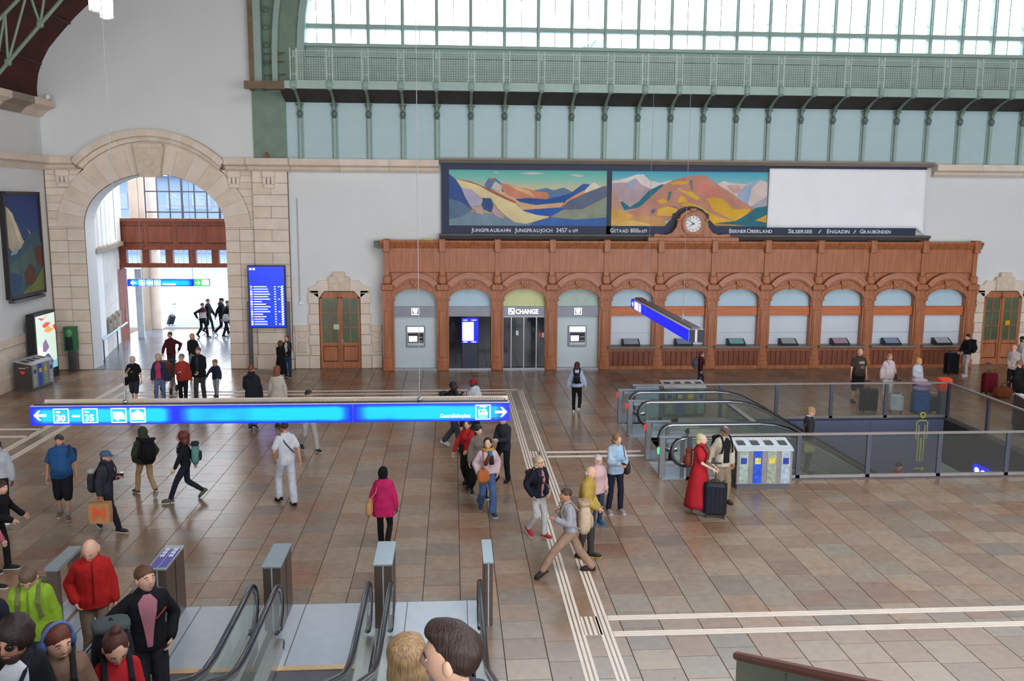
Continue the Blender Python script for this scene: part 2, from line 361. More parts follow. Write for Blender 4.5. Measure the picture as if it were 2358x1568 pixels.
# hood moulding: segmental arch, two steps
R = 3.86; zc = 8.88-R; a1 = math.asin(2.72/R); N = 14
for k in range(N):
    ts = [-a1+2*a1*(k+.004)/N, -a1+2*a1*(k+.996)/N]
    def seg(r0, r1): return [(AC+r1*math.sin(ts[0]), zc+r1*math.cos(ts[0])), (AC+r1*math.sin(ts[1]), zc+r1*math.cos(ts[1])), (AC+r0*math.sin(ts[1]), zc+r0*math.cos(ts[1])), (AC+r0*math.sin(ts[0]), zc+r0*math.cos(ts[0]))]
    B().prism(seg(R-.24, R), 'y', YW-.42, YW+.1).prism(seg(R-.4, R-.24), 'y', YW-.2, YW+.1).build('hood_stone', (STONE, STONE2)[k % 2], wb)
def cornice(xa, xb, out=0, n=1):
    for k in range(n):
        a, c = xa+(xb-xa)*k/n+.004, xa+(xb-xa)*(k+1)/n-.004; e = out
        B().prism([(YW+.1, 7.88), (YW-.42-e, 7.88), (YW-.42-e, 7.66), (YW-.36-e, 7.62), (YW-.2-e, 7.6), (YW-.16-e, 7.5), (YW-.06-e, 7.42), (YW+.1, 7.42)], 'x', a, c).build('cornice_stone', (STONE, STONE2)[k % 2], wb)
cornice(-14.9, -13.7, n=1); cornice(-8.34, -7.5, n=1); cornice(-7.5, -5.98, .15); cornice(-5.98, -.5, n=3); cornice(18.6, 33, n=8)
def corbel(x, y):
    g = B(); g.bbox(x-.24, x+.24, y-.16, y+.1, 7.18, 7.42, .03)
    for dx in (-.15, 0, .15): g.prism([(x+dx-.06, 7.18), (x+dx+.06, 7.18), (x+dx+.04, 6.95), (x+dx-.04, 6.95)], 'y', y-.13, y+.1)
    g.bbox(x-.2, x+.2, y-.1, y+.1, 6.8, 6.96, .03)
    g.build('corbel', STONE2, wb)
corbel(-14.2, YW); corbel(-8.05, YW); corbel(-6.76, YW-.15)
# dado and plinth between pilaster and doors
def dado(xa, xb, n=1):
    block(xa, xb, 0, .5, YW-.06, STONE2, 'plinth_block', .2); block(xa, xb, 1.42, 1.66, YW-.05, STONE, 'dado_cap', .2)
    block(xa, xb, .5, 1.42, YW+.02, STONE2, 'dado_block')
    for k in range(n):
        c = xa+(xb-xa)*(k+.5)/n
        g = B(); g.box(c-.2, c+.2, YW-.01, YW+.03, 1.3, 1.36).tube([(c-.13, YW, 1.28), (c-.08, YW, 1.2), (c, YW, 1.17), (c+.08, YW, 1.2), (c+.13, YW, 1.28)], .02, 6).bbox(c-.17, c+.17, YW, YW+.03, .62, 1.0, .02)
        g.build('carved_panel', STONE, wb)
dado(-6.02, -5.48); dado(-3.12, -2.72); dado(22.98, 33, 1); dado(20.4, 20.78)
# doors
PANEG = mat('green_pane', S(86, 98, 74), .2, var=.18, scale=1.2, spec=.6)
BRASS = mat('door_metal', S(200, 196, 186), .3, metal=.8)
def wooddoor(n, xc, label):
    d = struct('door_%d' % n, label, (xc, YW-.02, 0)); w = .76; H = 2.96; y = YW+.02
    B().prism([(xc-w-.03, 0), (xc+w+.03, 0), (xc+w+.03, 2.72), (xc+w-.18, H), (xc-w+.18, H), (xc-w-.03, 2.72)], 'y', YW+.05, YW+.09).build('door_recess', BLACK, d)
    for s in (-1, 1):
        g = B(); a, c = (xc-w, xc-.006) if s < 0 else (xc+.006, xc+w)
        g.box(a, a+.09, y-.02, y+.04, 0, 2.74).box(c-.09, c, y-.02, y+.04, 0, 2.74)
        g.box(a, c, y-.018, y+.04, 0, .25).box(a, c, y-.018, y+.04, .86, 1.0).box(a, c, y-.018, y+.04, 2.74, 2.8)
        if s < 0: g.prism([(a, 2.7), (c, 2.7), (c, H-.02), (a+.2, H-.02)], 'y', y-.02, y+.04)
        else: g.prism([(a, 2.7), (c, 2.7), (c-.2, H-.02), (a, H-.02)], 'y', y-.02, y+.04)
        m = (a+c)/2; g.box(m-.018, m+.018, y-.015, y+.03, 1.0, 2.74)
        for z in (1.58, 2.16): g.box(a+.09, c-.09, y-.015, y+.03, z-.015, z+.015)
        lf = g.build('door_leaf', WOODD if False else WOOD, d)
        B().bbox(a+.1, c-.1, y-.005, y+.035, .27, .84, .03).build('lower_panel', WOOD, lf)
        for i in range(2):
            for j in range(3): B().box((a+.09 if i == 0 else m+.018), (m-.018 if i == 0 else c-.09), y+.005, y+.015, 1.015+.58*j-.01, 1.56+.58*j+.01).build('pane', PANEG, lf)
    B().box(xc-.03, xc+.03, y-.06, y+.03, 0, H-.03).build('meeting_strip', WOOD, d)
    B().tube([(xc+.08, y-.03, 1.06), (xc+.08, y-.09, 1.06), (xc-.03, y-.09, 1.06)], .014, 6).bbox(xc+.055, xc+.105, y-.035, y, .96, 1.12, .01).build('door_handle', BRASS, d)
    # stone surround
    for s in (-1, 1):
        for k in range(7):
            z0 = .5+.4*k; ext = .42 if k % 2 else .36
            a, c = sorted((xc+s*(w+.02), xc+s*(w+ext))); block(a, c, z0, min(z0+.4, 3.0), YW-.06, STONE2 if k % 2 else STONE, 'quoin', .2)
        a, c = sorted((xc+s*(w+.02), xc+s*(w+.42))); block(a, c, 0, .5, YW-.1, STONE, 'plinth_block', .24)
        B().prism([(xc+s*(w+.38), 3.0), (xc+s*(w+.02), 2.72), (xc+s*(w-.2), 2.98), (xc+s*.42, 2.98), (xc+s*.42, 3.38), (xc+s*(w-.02), 3.38), (xc+s*(w+.1), 3.2), (xc+s*(w+.38), 3.1)][::(1 if s > 0 else -1)], 'y', YW-.06, YW+.1).build('door_lintel', STONE2, wb)
    B().box(xc-.42, xc+.42, YW-.08, YW+.1, 2.98, 3.42).box(xc-.38, xc+.38, YW-.14, YW, 3.0, 3.52).box(xc-.22, xc+.22, YW-.14, YW, 3.52, 3.7).build('carved_crest', STONED, wb)
wooddoor(1, -4.3, 'wooden double door with green glass panes beside the departures board')
wooddoor(2, 21.92, 'wooden double door with green glass panes beyond the last ticket window')
B().box(22.1, 22.3, YW-.02, YW, 1.6, 1.78).build('door_notice', mat('yellow_paper', S(214, 160, 30), .7), bpy.data.objects['door_2'])
B().box(-4.55, -4.3, YW-.004, YW, 1.5, 1.7).build('door_notice', mat('pale_paper', S(196, 200, 170), .7), bpy.data.objects['door_1'])
cp = thing('cable_conduit', 'thin grey cable conduit running down the white wall beside the door', 'conduit', (-5.8, YW, 2.5))
B().box(-5.82, -5.78, YW+.03, YW+.068, 2.55, 6.45).build('conduit', mat('conduit_grey', S(176, 176, 176), .6), cp); B().bbox(-5.84, -5.68, YW-.02, YW+.066, 2.45, 2.58, .02).build('junction_box', WHITE, cp)
# ================================================================ left wall with its two cornices
wl = struct('wall_left', 'plastered side wall of the hall under the timber vault', (XL, 20, 0))
B().box(XL-.6, XL, -8, YW+.5, 0, 9.9).build('plaster', PLASTER, wl)
for k in range(14):
    ya, yb = 12+1.6*k+.004, 12+1.6*(k+1)-.004
    B().prism([(XL-.1, 7.88), (XL+.42, 7.88), (XL+.42, 7.66), (XL+.2, 7.6), (XL+.06, 7.42), (XL-.1, 7.42)], 'y', ya, yb).build('cornice_stone', (STONE, STONE2)[k % 2], wl)
    B().prism([(XL-.1, 9.85), (XL+.6, 9.85), (XL+.6, 9.62), (XL+.3, 9.5), (XL+.1, 9.3), (XL-.1, 9.3)], 'y', ya, yb).build('spring_cornice_stone', (STONEG, STONE)[k % 2], wl)
for k in range(9):
    ya, yb = 20+1.6*k+.004, 20+1.6*(k+1)-.004
    B().bbox(XL-.05, XL+.1, ya, yb, 0, .5, .01).build('plinth_block', STONE, wl)
    B().bbox(XL-.05, XL+.06, ya, yb, .5, 1.45, .01).build('dado_block', STONE2, wl)
    B().bbox(XL-.05, XL+.12, ya, yb, 1.45, 1.72, .02).build('dado_cap', STONE, wl)
    for q in (.3, .7):
        yc = ya+1.6*q; B().tube([(XL+.07, yc-.12, 1.24), (XL+.07, yc-.06, 1.15), (XL+.07, yc+.06, 1.12), (XL+.07, yc+.12, 1.2)], .02, 6).build('carved_drop', STONE, wl)
# right side wall, outside the picture
wf = B().box(-16, 33.6, -8.4, -8, 9.8, 20).build('wall_front_blocker', PLASTER); wf['kind'] = 'structure'  # unseen wall above the front opening, added to cut light from there
wr = B().box(33, 33.6, -8, YW+.5, 0, 10).build('wall_right', PLASTER); wr['kind'] = 'structure'
# ================================================================ timber vault, an opening added in its unseen crown for top light
prof = [(-14.94, 9.8), (-14.93, 10.34), (-14.85, 10.8), (-14.68, 11.25), (-14.42, 11.7), (-14.12, 12.05), (-13.77, 12.43), (-13.45, 12.77), (-13.13, 13.07), (-12.78, 13.37)]
def vz(x): return 19.5-6.13*(abs(9.1-x)/21.88)**3.07
prof += [(x, vz(x)) for x in (-11, -9, -7, -5, -3, -1, 1.2, 3)]
ce = struct('ceiling', 'dark red-brown timber barrel vault with an added light opening in its unseen crown', (9.1, 14, 15))
def shell(P):
    N = len(P); O = []
    for i in range(N):
        t = np.array(P[min(i+1, N-1)])-np.array(P[max(i-1, 0)]); n = np.array([-t[1], t[0]])/np.linalg.norm(t)
        if n[1] < 0 and abs(n[1]) > abs(n[0]): n = -n
        O.append(tuple(np.array(P[i])+n*.3))
    return O
B().strip(prof, shell(prof), 'y', -8, YW+1).build('vault_shell', VAULT, ce)
pr2 = [(18.2-x, z) for x, z in prof][::-1]
B().strip(pr2, [(18.2-x, z) for x, z in shell(prof)][::-1], 'y', -8, YW+1).build('vault_shell', VAULT, ce)
B().box(2.5, 15.7, 12, YW+1, 19.2, 19.6).build('crown_boards', VAULT, ce)  # far part of the crown closed to keep top light off the end wall
for k in range(13):   # purlins along the vault
    x = -14.7+k*1.1; z = float(np.interp(x, [p[0] for p in prof], [p[1] for p in prof]))
    B().box(x-.03, x+.03, -8, YW, z-.09, z-.02).build('purlin', mat('vault_purlin', S(60, 20, 14), .6), ce)
# lattice girders of green steel
for yy in (28.0,):
    g = thing('lattice_girder', 'green riveted steel lattice arch under the timber vault', 'girder', (XL, yy, 10))
    def pt(u, v): p = aty(u, v, 28.0); return np.array([p[0], yy, p[2]])
    def bar(a, c, r=.05, n='lattice_bar'): B().tube([a, c], r, 4).build(n, GREEND, g)
    c0, c1 = pt(0, 165), pt(140, 0); d = c1-c0; e0, e1 = pt(0, 42), pt(40, 0); f = e1-e0
    bar(c0-d*.18, c1+d*1.2, .06, 'lower_chord'); bar(e0-f*.1, e1+f*3.2, .06, 'upper_chord')
    N1 = [c0+d*t for t in (-.1, .13, .66, 1.2, 1.75)]; N2 = [e0+f*t for t in (.28, 1.6, 2.8, 4.0)]
    for k in range(4): bar(N1[k+1], N2[k], .04); bar(N1[k], N2[k], .04)
    for n_ in N1[1:]: B().bbox(n_[0]-.1, n_[0]+.1, yy-.05, yy+.05, n_[2]-.1, n_[2]+.1, .04).build('gusset', GREEND, g)
# ================================================================ green steel screen with gallery
tr = struct('trim_1', 'green riveted steel screen with bracketed gallery under the end window', (9, YW, 8))
RX = [-5.58+1.2555*k for k in range(31)]
GAL0, GAL1 = 33.25, 34.6
ZT = 10.42
B().box(-7.3, -6.1, YW-.02, YW+.25, 7.88, 10.3).build('end_panel', GREEND, tr)
B().box(-6.1, 33, YW+.16, YW+.3, 7.86, 12.0).build('screen_backing', GREEN, tr)
B().box(-6.1, RX[0], YW+.06, YW+.2, 7.9, 10.3).build('panel', GREENP, tr)
pm = B().box(.06, 1.195, .04, .18, 0, 2.4).mesh('panel', GREENP)
rb = B(); rb.box(-.05, .05, -.12, .1, 0, 1.6).box(-.11, .11, 0, .1, 0, 2.4)
for s in (-1, 1):
    for k in range(15): rb.ell((s*.085, -.004, .1+.15*k), .018, .012, .018, 6, 4)
rbm = rb.mesh('rib', GREEN)
bl = B(); bl.ell((0, -.1, 1.62), .11, .11, .13, 10, 8).ell((0, -.1, 1.82), .085, .085, .07, 10, 6).lathe([(.05, 0), (.09, .03), (.05, .06)], (0, -.1, 1.46), 10)
for s in (-1, 1): bl.tube([(s*.03, -.1, 1.86), (s*.1, -.14, 1.92), (s*.13, -.1, 1.98)], .02, 6)
blm = bl.mesh('ball_finial', mat('bracket_iron', S(96, 112, 106), .5, var=.1), smooth=True)
bk = B(); A_ = []; Z_ = []
for k in range(9):
    t = k/8; A_.append((-.06-1.02*t**1.8, 1.85+.62*t**.7)); Z_.append((-.18-.94*t**1.8, 1.72+.62*t**.7))
bk.strip(A_, Z_, 'x', -.05, .05); bkm = bk.mesh('bracket', GREEND)
bc = B(); bc.tube([(-.09, GAL0-YW-.02, ZT-7.93), (.09, GAL0-YW-.02, ZT-7.93)], .17, 12).tube([(-.05, GAL0-YW-.02, ZT-7.93), (.05, GAL0-YW-.02, ZT-7.93)], .19, 12)
bcm = bc.mesh('beam_collar', GREEN)
pst = B(); pst.box(-.13, -.09, -.02, .02, 0, 1.15).box(.09, .13, -.02, .02, 0, 1.15).box(-.1, .1, -.012, .012, .25, .27).box(-.1, .1, -.012, .012, .85, .87).tube([(0, 0, .87), (0, 0, 1.05)], .03, 6); pstm = pst.mesh('rail_post', mat('rail_pale', S(182, 200, 190), .45))
hp = B(); hp.box(.14, 1.115, 0, .03, 0, .72); hpm = hp.mesh('gallery_back_panel', GREEN)
def inst(name, me, loc, par):
    o = bpy.data.objects.new(name, me); COL.objects.link(o); o.parent = par; o.location = Vector(loc)-base(par); return o
for k, x in enumerate(RX[:-1]):
    inst('panel', pm, (x, YW+.02, 7.9), tr); inst('rib', rbm, (x, YW+.02, 7.9), tr); inst('ball_finial', blm, (x, YW+.02, 7.9), tr)
    inst('bracket', bkm, (x, YW+.02, 7.93), tr); inst('beam_collar', bcm, (x, YW, 7.93), tr); inst('rail_post', pstm, (x, GAL0, ZT+.1), tr)
    inst('gallery_back_panel', hpm, (x, YW+.12, ZT+.4), tr)
B().box(-5.9, 33, GAL0-.08, GAL0+.1, ZT-.14, ZT+.12).build('gallery_beam', mat('beam_paint', S(160, 184, 176), .45, var=.05), tr)
B().box(-7.3, -5.9, GAL0-.1, GAL0+.1, ZT-.17, ZT+.1).build('beam_end', RUST, tr)
B().box(-7.3, 33, GAL0+.1, GAL1, ZT-.1, ZT-.04).build('gallery_floor', STEELD, tr)
B().prism([(GAL0+.08, ZT-.1), (GAL0+.08, ZT-.14), (YW+.02, 9.93), (YW+.16, 9.93), (YW+.16, ZT-.1)], 'x', -6.1, 33).build('gallery_soffit', mat('soffit_shade', S(58, 48, 44), .7, var=.2, scale=2), tr)  # dark colour and slope stand in for the shadow beneath the gallery
b = B(); zr0, zr1 = ZT+.14, ZT+1.16; nx = int((33+5.6)/.085)
for k in range(nx): x = -5.6+k*.085; b.add([(x-.007, GAL0, zr0), (x+.007, GAL0, zr0), (x+.007, GAL0, zr1), (x-.007, GAL0, zr1)], [(0,1,2,3)])
for k in range(13): z = zr0+(zr1-zr0)*k/12; h = .012 if k in (0, 12) else .005; b.box(-5.6, 33, GAL0-.006, GAL0+.006, z-h, z+h)
o = b.build('wire_mesh', MC['rail_pale'], tr); o['kind'] = 'stuff'
B().box(-5.6, 33, YW+.02, YW+.18, ZT+1.14, ZT+1.26).box(-5.6, 33, YW-.02, YW+.18, ZT+1.5, ZT+1.62).build('gallery_ledge', GREEN, tr)
# ================================================================ arched end window
w1 = struct('window_1', 'huge arched end window of white daylight in green steel glazing bars', (9, YW+.4, 12)); YG = YW+.35
ZS = 12.02
mm = B(); mm.box(-.06, .06, -.12, .12, 0, 8).box(-.025, .025, -.22, -.12, 0, 8); mmm = mm.mesh('mullion', GREEN)
tb = B(); tb.box(-.012, .012, -.02, .02, 0, 8); tbm = tb.mesh('glazing_bar', GREEND)
def tracery():
    g = B()
    def a(pts): g.tube(pts, .008, 4)
    for s in (-1, 1):
        a([(.628-s*.55, 0, .55), (.628-s*.3, 0, .36), (.628-s*.05, 0, .02)])
        a([(.628-s*.56, 0, 1.0), (.628-s*.2, 0, 1.55), (.628+s*.25, 0, 1.9), (.628+s*.56, 0, 2.05)])
    return g.mesh('tracery', GREEND)
trm = tracery()
p1 = B().box(.065, .61, -.004, .004, .02, .6).mesh('pane', WINDOW); p2 = B().box(.065, .61, -.004, .004, .78, 7.6).mesh('pane', WINDOW)
for k, x in enumerate(RX[1:]):
    if k < 29: inst('mullion', mmm, (x, YG, ZS-.02), w1)
for k, x in enumerate(RX[:29]):
    inst('glazing_bar', tbm, (x+.628, YG, ZS), w1)
    for e in (0, .58): inst('pane', p1, (x+e, YG, ZS), w1); inst('pane', p2, (x+e, YG, ZS), w1)
    inst('tracery', trm, (x, YG-.03, ZS), w1)
B().box(-5.7, 33, YG-.14, YG+.14, ZS+.58, ZS+.74).build('transom', GREEN, w1)
B().box(-6, 33, YG-.2, YG+.2, ZS-.16, ZS+.02).build('window_sill', GREEN, w1)
# arched jamb (left springing of the great arch) and its square frame
def jamb(s):
    A1, A2, A3, A4 = [], [], [], []
    for k in range(15):
        t = k/14; z = 10.5+t*9; c = t**3*5
        A1.append((9.1-s*(9.1+5.36-c), z)); A2.append((9.1-s*(9.1+5.62-c), z)); A3.append((9.1-s*(9.1+6.3-c*.96), z)); A4.append((9.1-s*(9.1+6.5-c*.96), z))
    B().strip(A1, A2, 'y', YW-.2, YW+.6).build('arch_moulding', GREEN, w1); B().strip(A2, A3, 'y', YW-.05, YW+.6).build('arch_face', GREEND, w1); B().strip(A3, A4, 'y', YW-.25, YW+.6).build('arch_moulding', GREEN, w1)
    E = [(9.1-s*(9.1+7.3), p[1]) for p in A4]
    B().strip(A4, E, 'y', YW+.15, YW+.6).build('arch_spandrel', GREEND, w1)
    x = 9.1-s*(9.1+7.3)
    B().box(min(x, x+s*.18), max(x, x+s*.18), YW-.3, YW+.6, 10.3, 20).build('frame_edge', RUST, w1); B().box(min(x+s*.18, x+s*.44), max(x+s*.18, x+s*.44), YW-.28, YW+.6, 10.3, 20).build('frame_band', GREEN, w1)
    for k in range(12):
        z = 11.3+k*.62; xx = x+s*.56
        g = B(); g.tube([(xx-.07, YW+.02, z), (xx-.05, YW-.06, z+.1), (xx+.06, YW-.06, z+.1), (xx+.09, YW, z), (xx+.02, YW-.02, z-.06)], .03, 6).ell((xx, YW, z), .06, .05, .06, 8, 6); g.build('scroll', GREEND, w1)
    for z in (10.85, 11.3, 11.6): B().tube([(x+s*.5, YW-.1, z), (x+s*.9, YW-.2, z), (x+s*1.25, YW-.2, z+.04)], .025, 6).build('rail_bar', RUST, w1)
jamb(1)
# ================================================================ vestibule behind the arch
va = struct('wall_entrance', 'pale stone side walls and ceiling of the entrance lobby behind the arch', (AC, 38, 0))
def slab(x0, y0, x1, y1, z0, z1, t, m, name, par):
    d = np.array([x1-x0, y1-y0]); d = d/np.linalg.norm(d); n = np.array([-d[1], d[0]])*t
    return B().prism([(x0, y0), (x1, y1), (x1+n[0], y1+n[1]), (x0+n[0], y0+n[1])], 'z', z0, z1).build(name, m, par)
PALE = mat('lobby_stone', S(206, 204, 200), .8, var=.06, scale=1.5, bump=.12, bscale=14)
LW = lambda y: AC-AA+(y-YW)*(-15.1-(AC-AA))/(42-YW)
for k in range(9):
    for j in range(8):
        ya, yb = YW+1+j*.83+.004, YW+1+(j+1)*.83-.004
        slab(LW(ya), ya, LW(yb), yb, .48*k+.003, .48*(k+1)-.003, .1, PALE, 'stone_block', va)
slab(LW(YW)-.13, YW+.9, LW(44)-.13, 44, 0, 11, .5, WHITE, 'plaster', va)
slab(LW(YW+.9)+.22, YW+.95, LW(42)+.22, 42, 4.3, 4.48, .3, STONEG, 'stone_ledge', va)
for k in range(7):
    y = YW+1.6+k*.95; B().box(LW(y)-.05, LW(y)+.1, y-.14, y+.14, 4.5, 11).build('wall_strip', WHITE, va)
B().box(-7.9, -7.4, YW+.9, 44, 0, 11).build('plaster', WHITE, va); B().box(-16.5, -7.3, YW+.9, 38.5, 11, 11.3).build('lobby_ceiling', WHITE, va)  # ceiling stops short, an added opening lets sky light brighten the lobby
for k in range(3):
    y = 38+k*1.1; c = LW(y)+.1
    g = B(); g.bbox(c-.02, c+.04, y-.22, y+.22, .85, 1.55, .02); g.tube([(c+.05, y-.12, 1.45), (c+.05, y, 1.3), (c+.05, y+.12, 1.45)], .025, 6); g.build('carved_panel', STONEG, va)
ul = emit('uplight_glow', (1, .85, .6, 1), 14)
for k, (u, v, y) in enumerate(((215, 555, 37.3), (243, 550, 38.9), (262, 548, 40.0))):
    p = aty(u, v, y); q = thing('wall_uplight', 'small glowing uplight on the stone ledge of the lobby', 'lamp', (p[0], y, 4.48), group='uplights on the lobby ledge')
    B().bbox(p[0]-.06, p[0]+.06, y-.1, y+.1, 4.48, 4.54, .01).build('lamp_base', STEEL, q); B().ell((p[0], y, 4.6), .1, .14, .05, 10, 6).build('lamp_glass', ul, q)
# wooden screen with a row of small windows
d3 = struct('door_3', 'dark wooden entrance screen with a row of small windows above the open doorway', (-11, 42, 0)); YS = 42
B().box(-15.3, -7.4, YS, YS+.3, 4.12, 5.5).box(-15.4, -7.3, YS-.12, YS+.3, 5.38, 5.52).box(-15.3, -7.4, YS-.1, YS+.3, 4.1, 4.25).box(-15.3, -7.4, YS-.1, YS+.3, 3.3, 3.5).build('lintel', WOODD, d3)
xs = [-15.3]+[v for a in range(6) for v in (-14.79+a*1.03, -14.08+a*1.03)]+[-7.4]
for k in range(0, len(xs)-1, 2): B().box(xs[k], xs[k+1], YS-.02, YS+.25, 3.5, 4.1).build('window_post', WOODD, d3)
for k in range(6):
    B().box(-14.79+k*1.03, -14.08+k*1.03, YS+.1, YS+.11, 3.5, 4.1).build('pane', WINDOW, d3)
    for q in (.33, .66): B().box(-14.79+k*1.03+.71*q-.012, -14.79+k*1.03+.71*q+.012, YS+.06, YS+.1, 3.5, 4.1).build('glazing_bar', WHITE, d3)
for k in range(6): B().bbox(-15.2+k*1.3+.1, -15.2+k*1.3+1.25, YS-.03, YS+.05, 4.4, 5.2, .06).build('lintel_panel', WOODD, d3)
B().box(-15.3, -15.0, YS-.05, YS+.3, 0, 3.4).build('door_jamb', WOODD, d3); B().box(-7.9, -7.4, YS-.05, YS+.3, 0, 3.4).build('door_jamb', WOODD, d3)
B().box(-14.95, -14.86, YS-.9, YS+.1, 0, 3.25).build('open_leaf', WOODD, d3); B().box(-14.86, -14.83, YS-.3, YS-.24, .9, 1.5).build('pull_handle', BRASS, d3)
B().box(-14.6, -14.3, YS+.35, YS+.4, 0, 3.2).build('glass_leaf', mat('pale_glass', S(205, 222, 236), .2), d3)
B().box(-15.2, -14.85, 45, 45.6, 0, 9).build('stone_column', STONEG, va); B().box(-14.85, -14.4, 45.2, 45.6, 0, 9).build('stone_reveal', STONE2, va)
# window above the wooden screen, with the station's letters standing outside
w2 = struct('window_2', 'gridded lobby window above the dark wooden entrance screen', (-11, 43.5, 5.5))
B().box(-15.0, -14.33, 43.3, 43.8, 5.4, 11).build('window_jamb', STONE, w2)
for k in range(12): B().box(-14.33+k*.57-.025-(.02 if k % 3 == 0 else 0), -14.33+k*.57+.025+(.02 if k % 3 == 0 else 0), 43.45, 43.55, 5.4, 11).build('glazing_bar', STEELD, w2)
for k in range(6): B().box(-14.33, -7.5, 43.46, 43.54, 5.78+.95*k-.03, 5.78+.95*k+.03).build('glazing_rail', STEELD, w2)
for k in range(11):
    for j in range(6): B().box(-14.33+k*.57, -14.33+(k+1)*.57, 43.498, 43.502, 5.4+(0 if j == 0 else -.57+.95*j), 5.78+.95*j).build('pane', WINDOW, w2)
B().box(-16.5, -7.3, 43.4, 43.6, 9.0, 11.3).build('window_head', WHITE, w2)
# ================================================================ outside
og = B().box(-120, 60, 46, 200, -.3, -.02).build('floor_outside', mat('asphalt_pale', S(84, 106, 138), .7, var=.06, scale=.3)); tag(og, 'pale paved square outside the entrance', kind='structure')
ls = thing('road_marking', 'white painted lines on the square outside the entrance', 'road marking', (-13, 60, -.02))
for y, w in ((55, .3), (60, .25), (66, .3), (73, .3)): B().box(-40, 0, y, y+w, -.022, -.008).build('painted_line', WHITE, ls)
bd = thing('office_building', 'pale building standing across the square outside', 'building', (-20, 110, 0))
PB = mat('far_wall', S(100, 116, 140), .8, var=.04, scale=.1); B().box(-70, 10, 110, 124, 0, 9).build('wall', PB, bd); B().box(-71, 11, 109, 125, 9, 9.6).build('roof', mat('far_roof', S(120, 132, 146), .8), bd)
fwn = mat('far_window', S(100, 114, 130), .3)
fw_ = B().box(-1, 1, -.1, 0, 0, 1.8).mesh('window', fwn)
for k in range(24):
    for j in range(2): inst('window', fw_, (-68+k*3.2, 110, 1.6+j*3.6), bd)
bd2 = thing('rooftops', 'pale roofs of houses seen faintly through the end window', 'building', (12, 150, 0))
for xa, xb, h in ((-2, 10, 26), (16, 30, 28), (38, 56, 27)):
    B().box(xa, xb, 150, 160, 0, h).build('wall', PB, bd2); B().prism([(xa-1, h), (xb+1, h), ((xa+xb)/2, h+4)], 'y', 149, 161).build('roof', MC['far_roof'], bd2)
# ================================================================ lettering
def text(par, s, x, y, z, size, m, width=None, bold=.0, face='-y', name='lettering', align='LEFT', ext=.004, mirror=False):
    cu = bpy.data.curves.new('t', 'FONT'); cu.body = s; cu.size = size; cu.extrude = ext; cu.offset = bold; cu.align_x = align; cu.resolution_u = 3
    o = bpy.data.objects.new('t', cu); me = bpy.data.meshes.new_from_object(o); bpy.data.objects.remove(o)
    v = np.array([p.co for p in me.vertices]); fs = [tuple(p.vertices) for p in me.polygons]; bpy.data.meshes.remove(me)
    if width: v[:, 0] *= width/(v[:, 0].max()-v[:, 0].min())
    if mirror: v[:, 0] *= -1; fs = [f[::-1] for f in fs]
    if face == '-y': P = [(x+a, y-c, z+b) for a, b, c in v]
    elif face == '+x': P = [(x+c, y+a, z+b) for a, b, c in v]
    else: P = [(x-c, y-a, z+b) for a, b, c in v]      # '-x'
    return B().add(P, fs).build(name, m, par)
def caps(par, words, x, y, z, h, m, width):
    "small capitals: the first letter of each word taller; the run is fitted to a width"
    b = B(); cx = 0; gl = []
    for ch, big in words:
        cu = bpy.data.curves.new('t', 'FONT'); cu.body = ch; cu.size = h*(1.38 if big else 1.12); cu.extrude = .004; cu.offset = .004; cu.resolution_u = 3
        o = bpy.data.objects.new('t', cu); me = bpy.data.meshes.new_from_object(o); bpy.data.objects.remove(o)
        if not len(me.vertices): cx += h*.5; bpy.data.meshes.remove(me); continue
        v = np.array([p.co for p in me.vertices]); f = [tuple(p.vertices) for p in me.polygons]; bpy.data.meshes.remove(me)
        v[:, 0] += cx-v[:, 0].min(); cx = v[:, 0].max()+h*.1; gl.append((v, f))
    k = width/cx
    for v, f in gl: b.add([(x+a*k, y-c, z+bb) for a, bb, c in v], f)
    return b.build('lettering', m, par)
def sc(s):
    "letters of a small-capital line: capitals marked by ^"
    out = []; big = False
    for ch in s:
        if ch == '^': big = True; continue
        out.append((ch, big)); big = False
    return out
EW = emit('sign_white', (1, 1, 1, 1), 1.6)
# ================================================================ ticket counter front in oak
YC = 33.8; PX0, PP = -2.45, 2.064
tk = thing('ticket_counter', 'long carved oak ticket counter front with eleven arched bays along the end wall', 'counter', (PX0+PP*5.5, YC, 0))
XE0, XE1 = PX0-.2, PX0+PP*11+.2
B().box(XE0+.1, XE1-.1, YC+.05, YW-.02, 4.3, 4.86).box(XE0+.1, XE0+.2, YC+.05, YW, 0, 4.86).box(XE1-.2, XE1-.1, YC+.05, YW, 0, 4.86).build('carcass', WOOD, tk)
B().prism([(YW, 4.92), (YC-.14, 4.92), (YC-.16, 4.86), (YC-.06, 4.7), (YC-.02, 4.64), (YC+.1, 4.62), (YW, 4.62)], 'x', XE0-.05, XE1+.05).build('top_cornice', WOOD, tk)
pb = B(); pb.bbox(-.2, .2, -.1, .2, 0, .34, .02).box(-.16, .16, -.05, .2, .34, 2.4).bbox(-.13, .13, -.08, .2, .5, 2.3, .02).box(-.2, .2, -.09, .2, 2.4, 2.52).box(-.19, .19, -.06, .2, 2.52, 3.06)
pb.bbox(-.23, .23, -.16, .2, 3.06, 3.3, .03).bbox(-.15, .15, -.13, .2, 3.3, 3.62, .04).box(-.085, .085, -.06, .2, 3.62, 4.62).bbox(-.12, .12, -.2, .2, 4.5, 4.98, .02).box(-.17, -.15, -.08, .2, 2.55, 3.0).box(.15, .17, -.08, .2, 2.55, 3.0)
for z in (2.62, 2.9): pb.box(-.21, -.17, -.09, 0, z, z+.05).box(.17, .21, -.09, 0, z, z+.05)
pbm = pb.mesh('pilaster', WOOD)
for k in range(12): inst('pilaster', pbm, (PX0+PP*k, YC, 0), tk)
HB = PP/2-.17
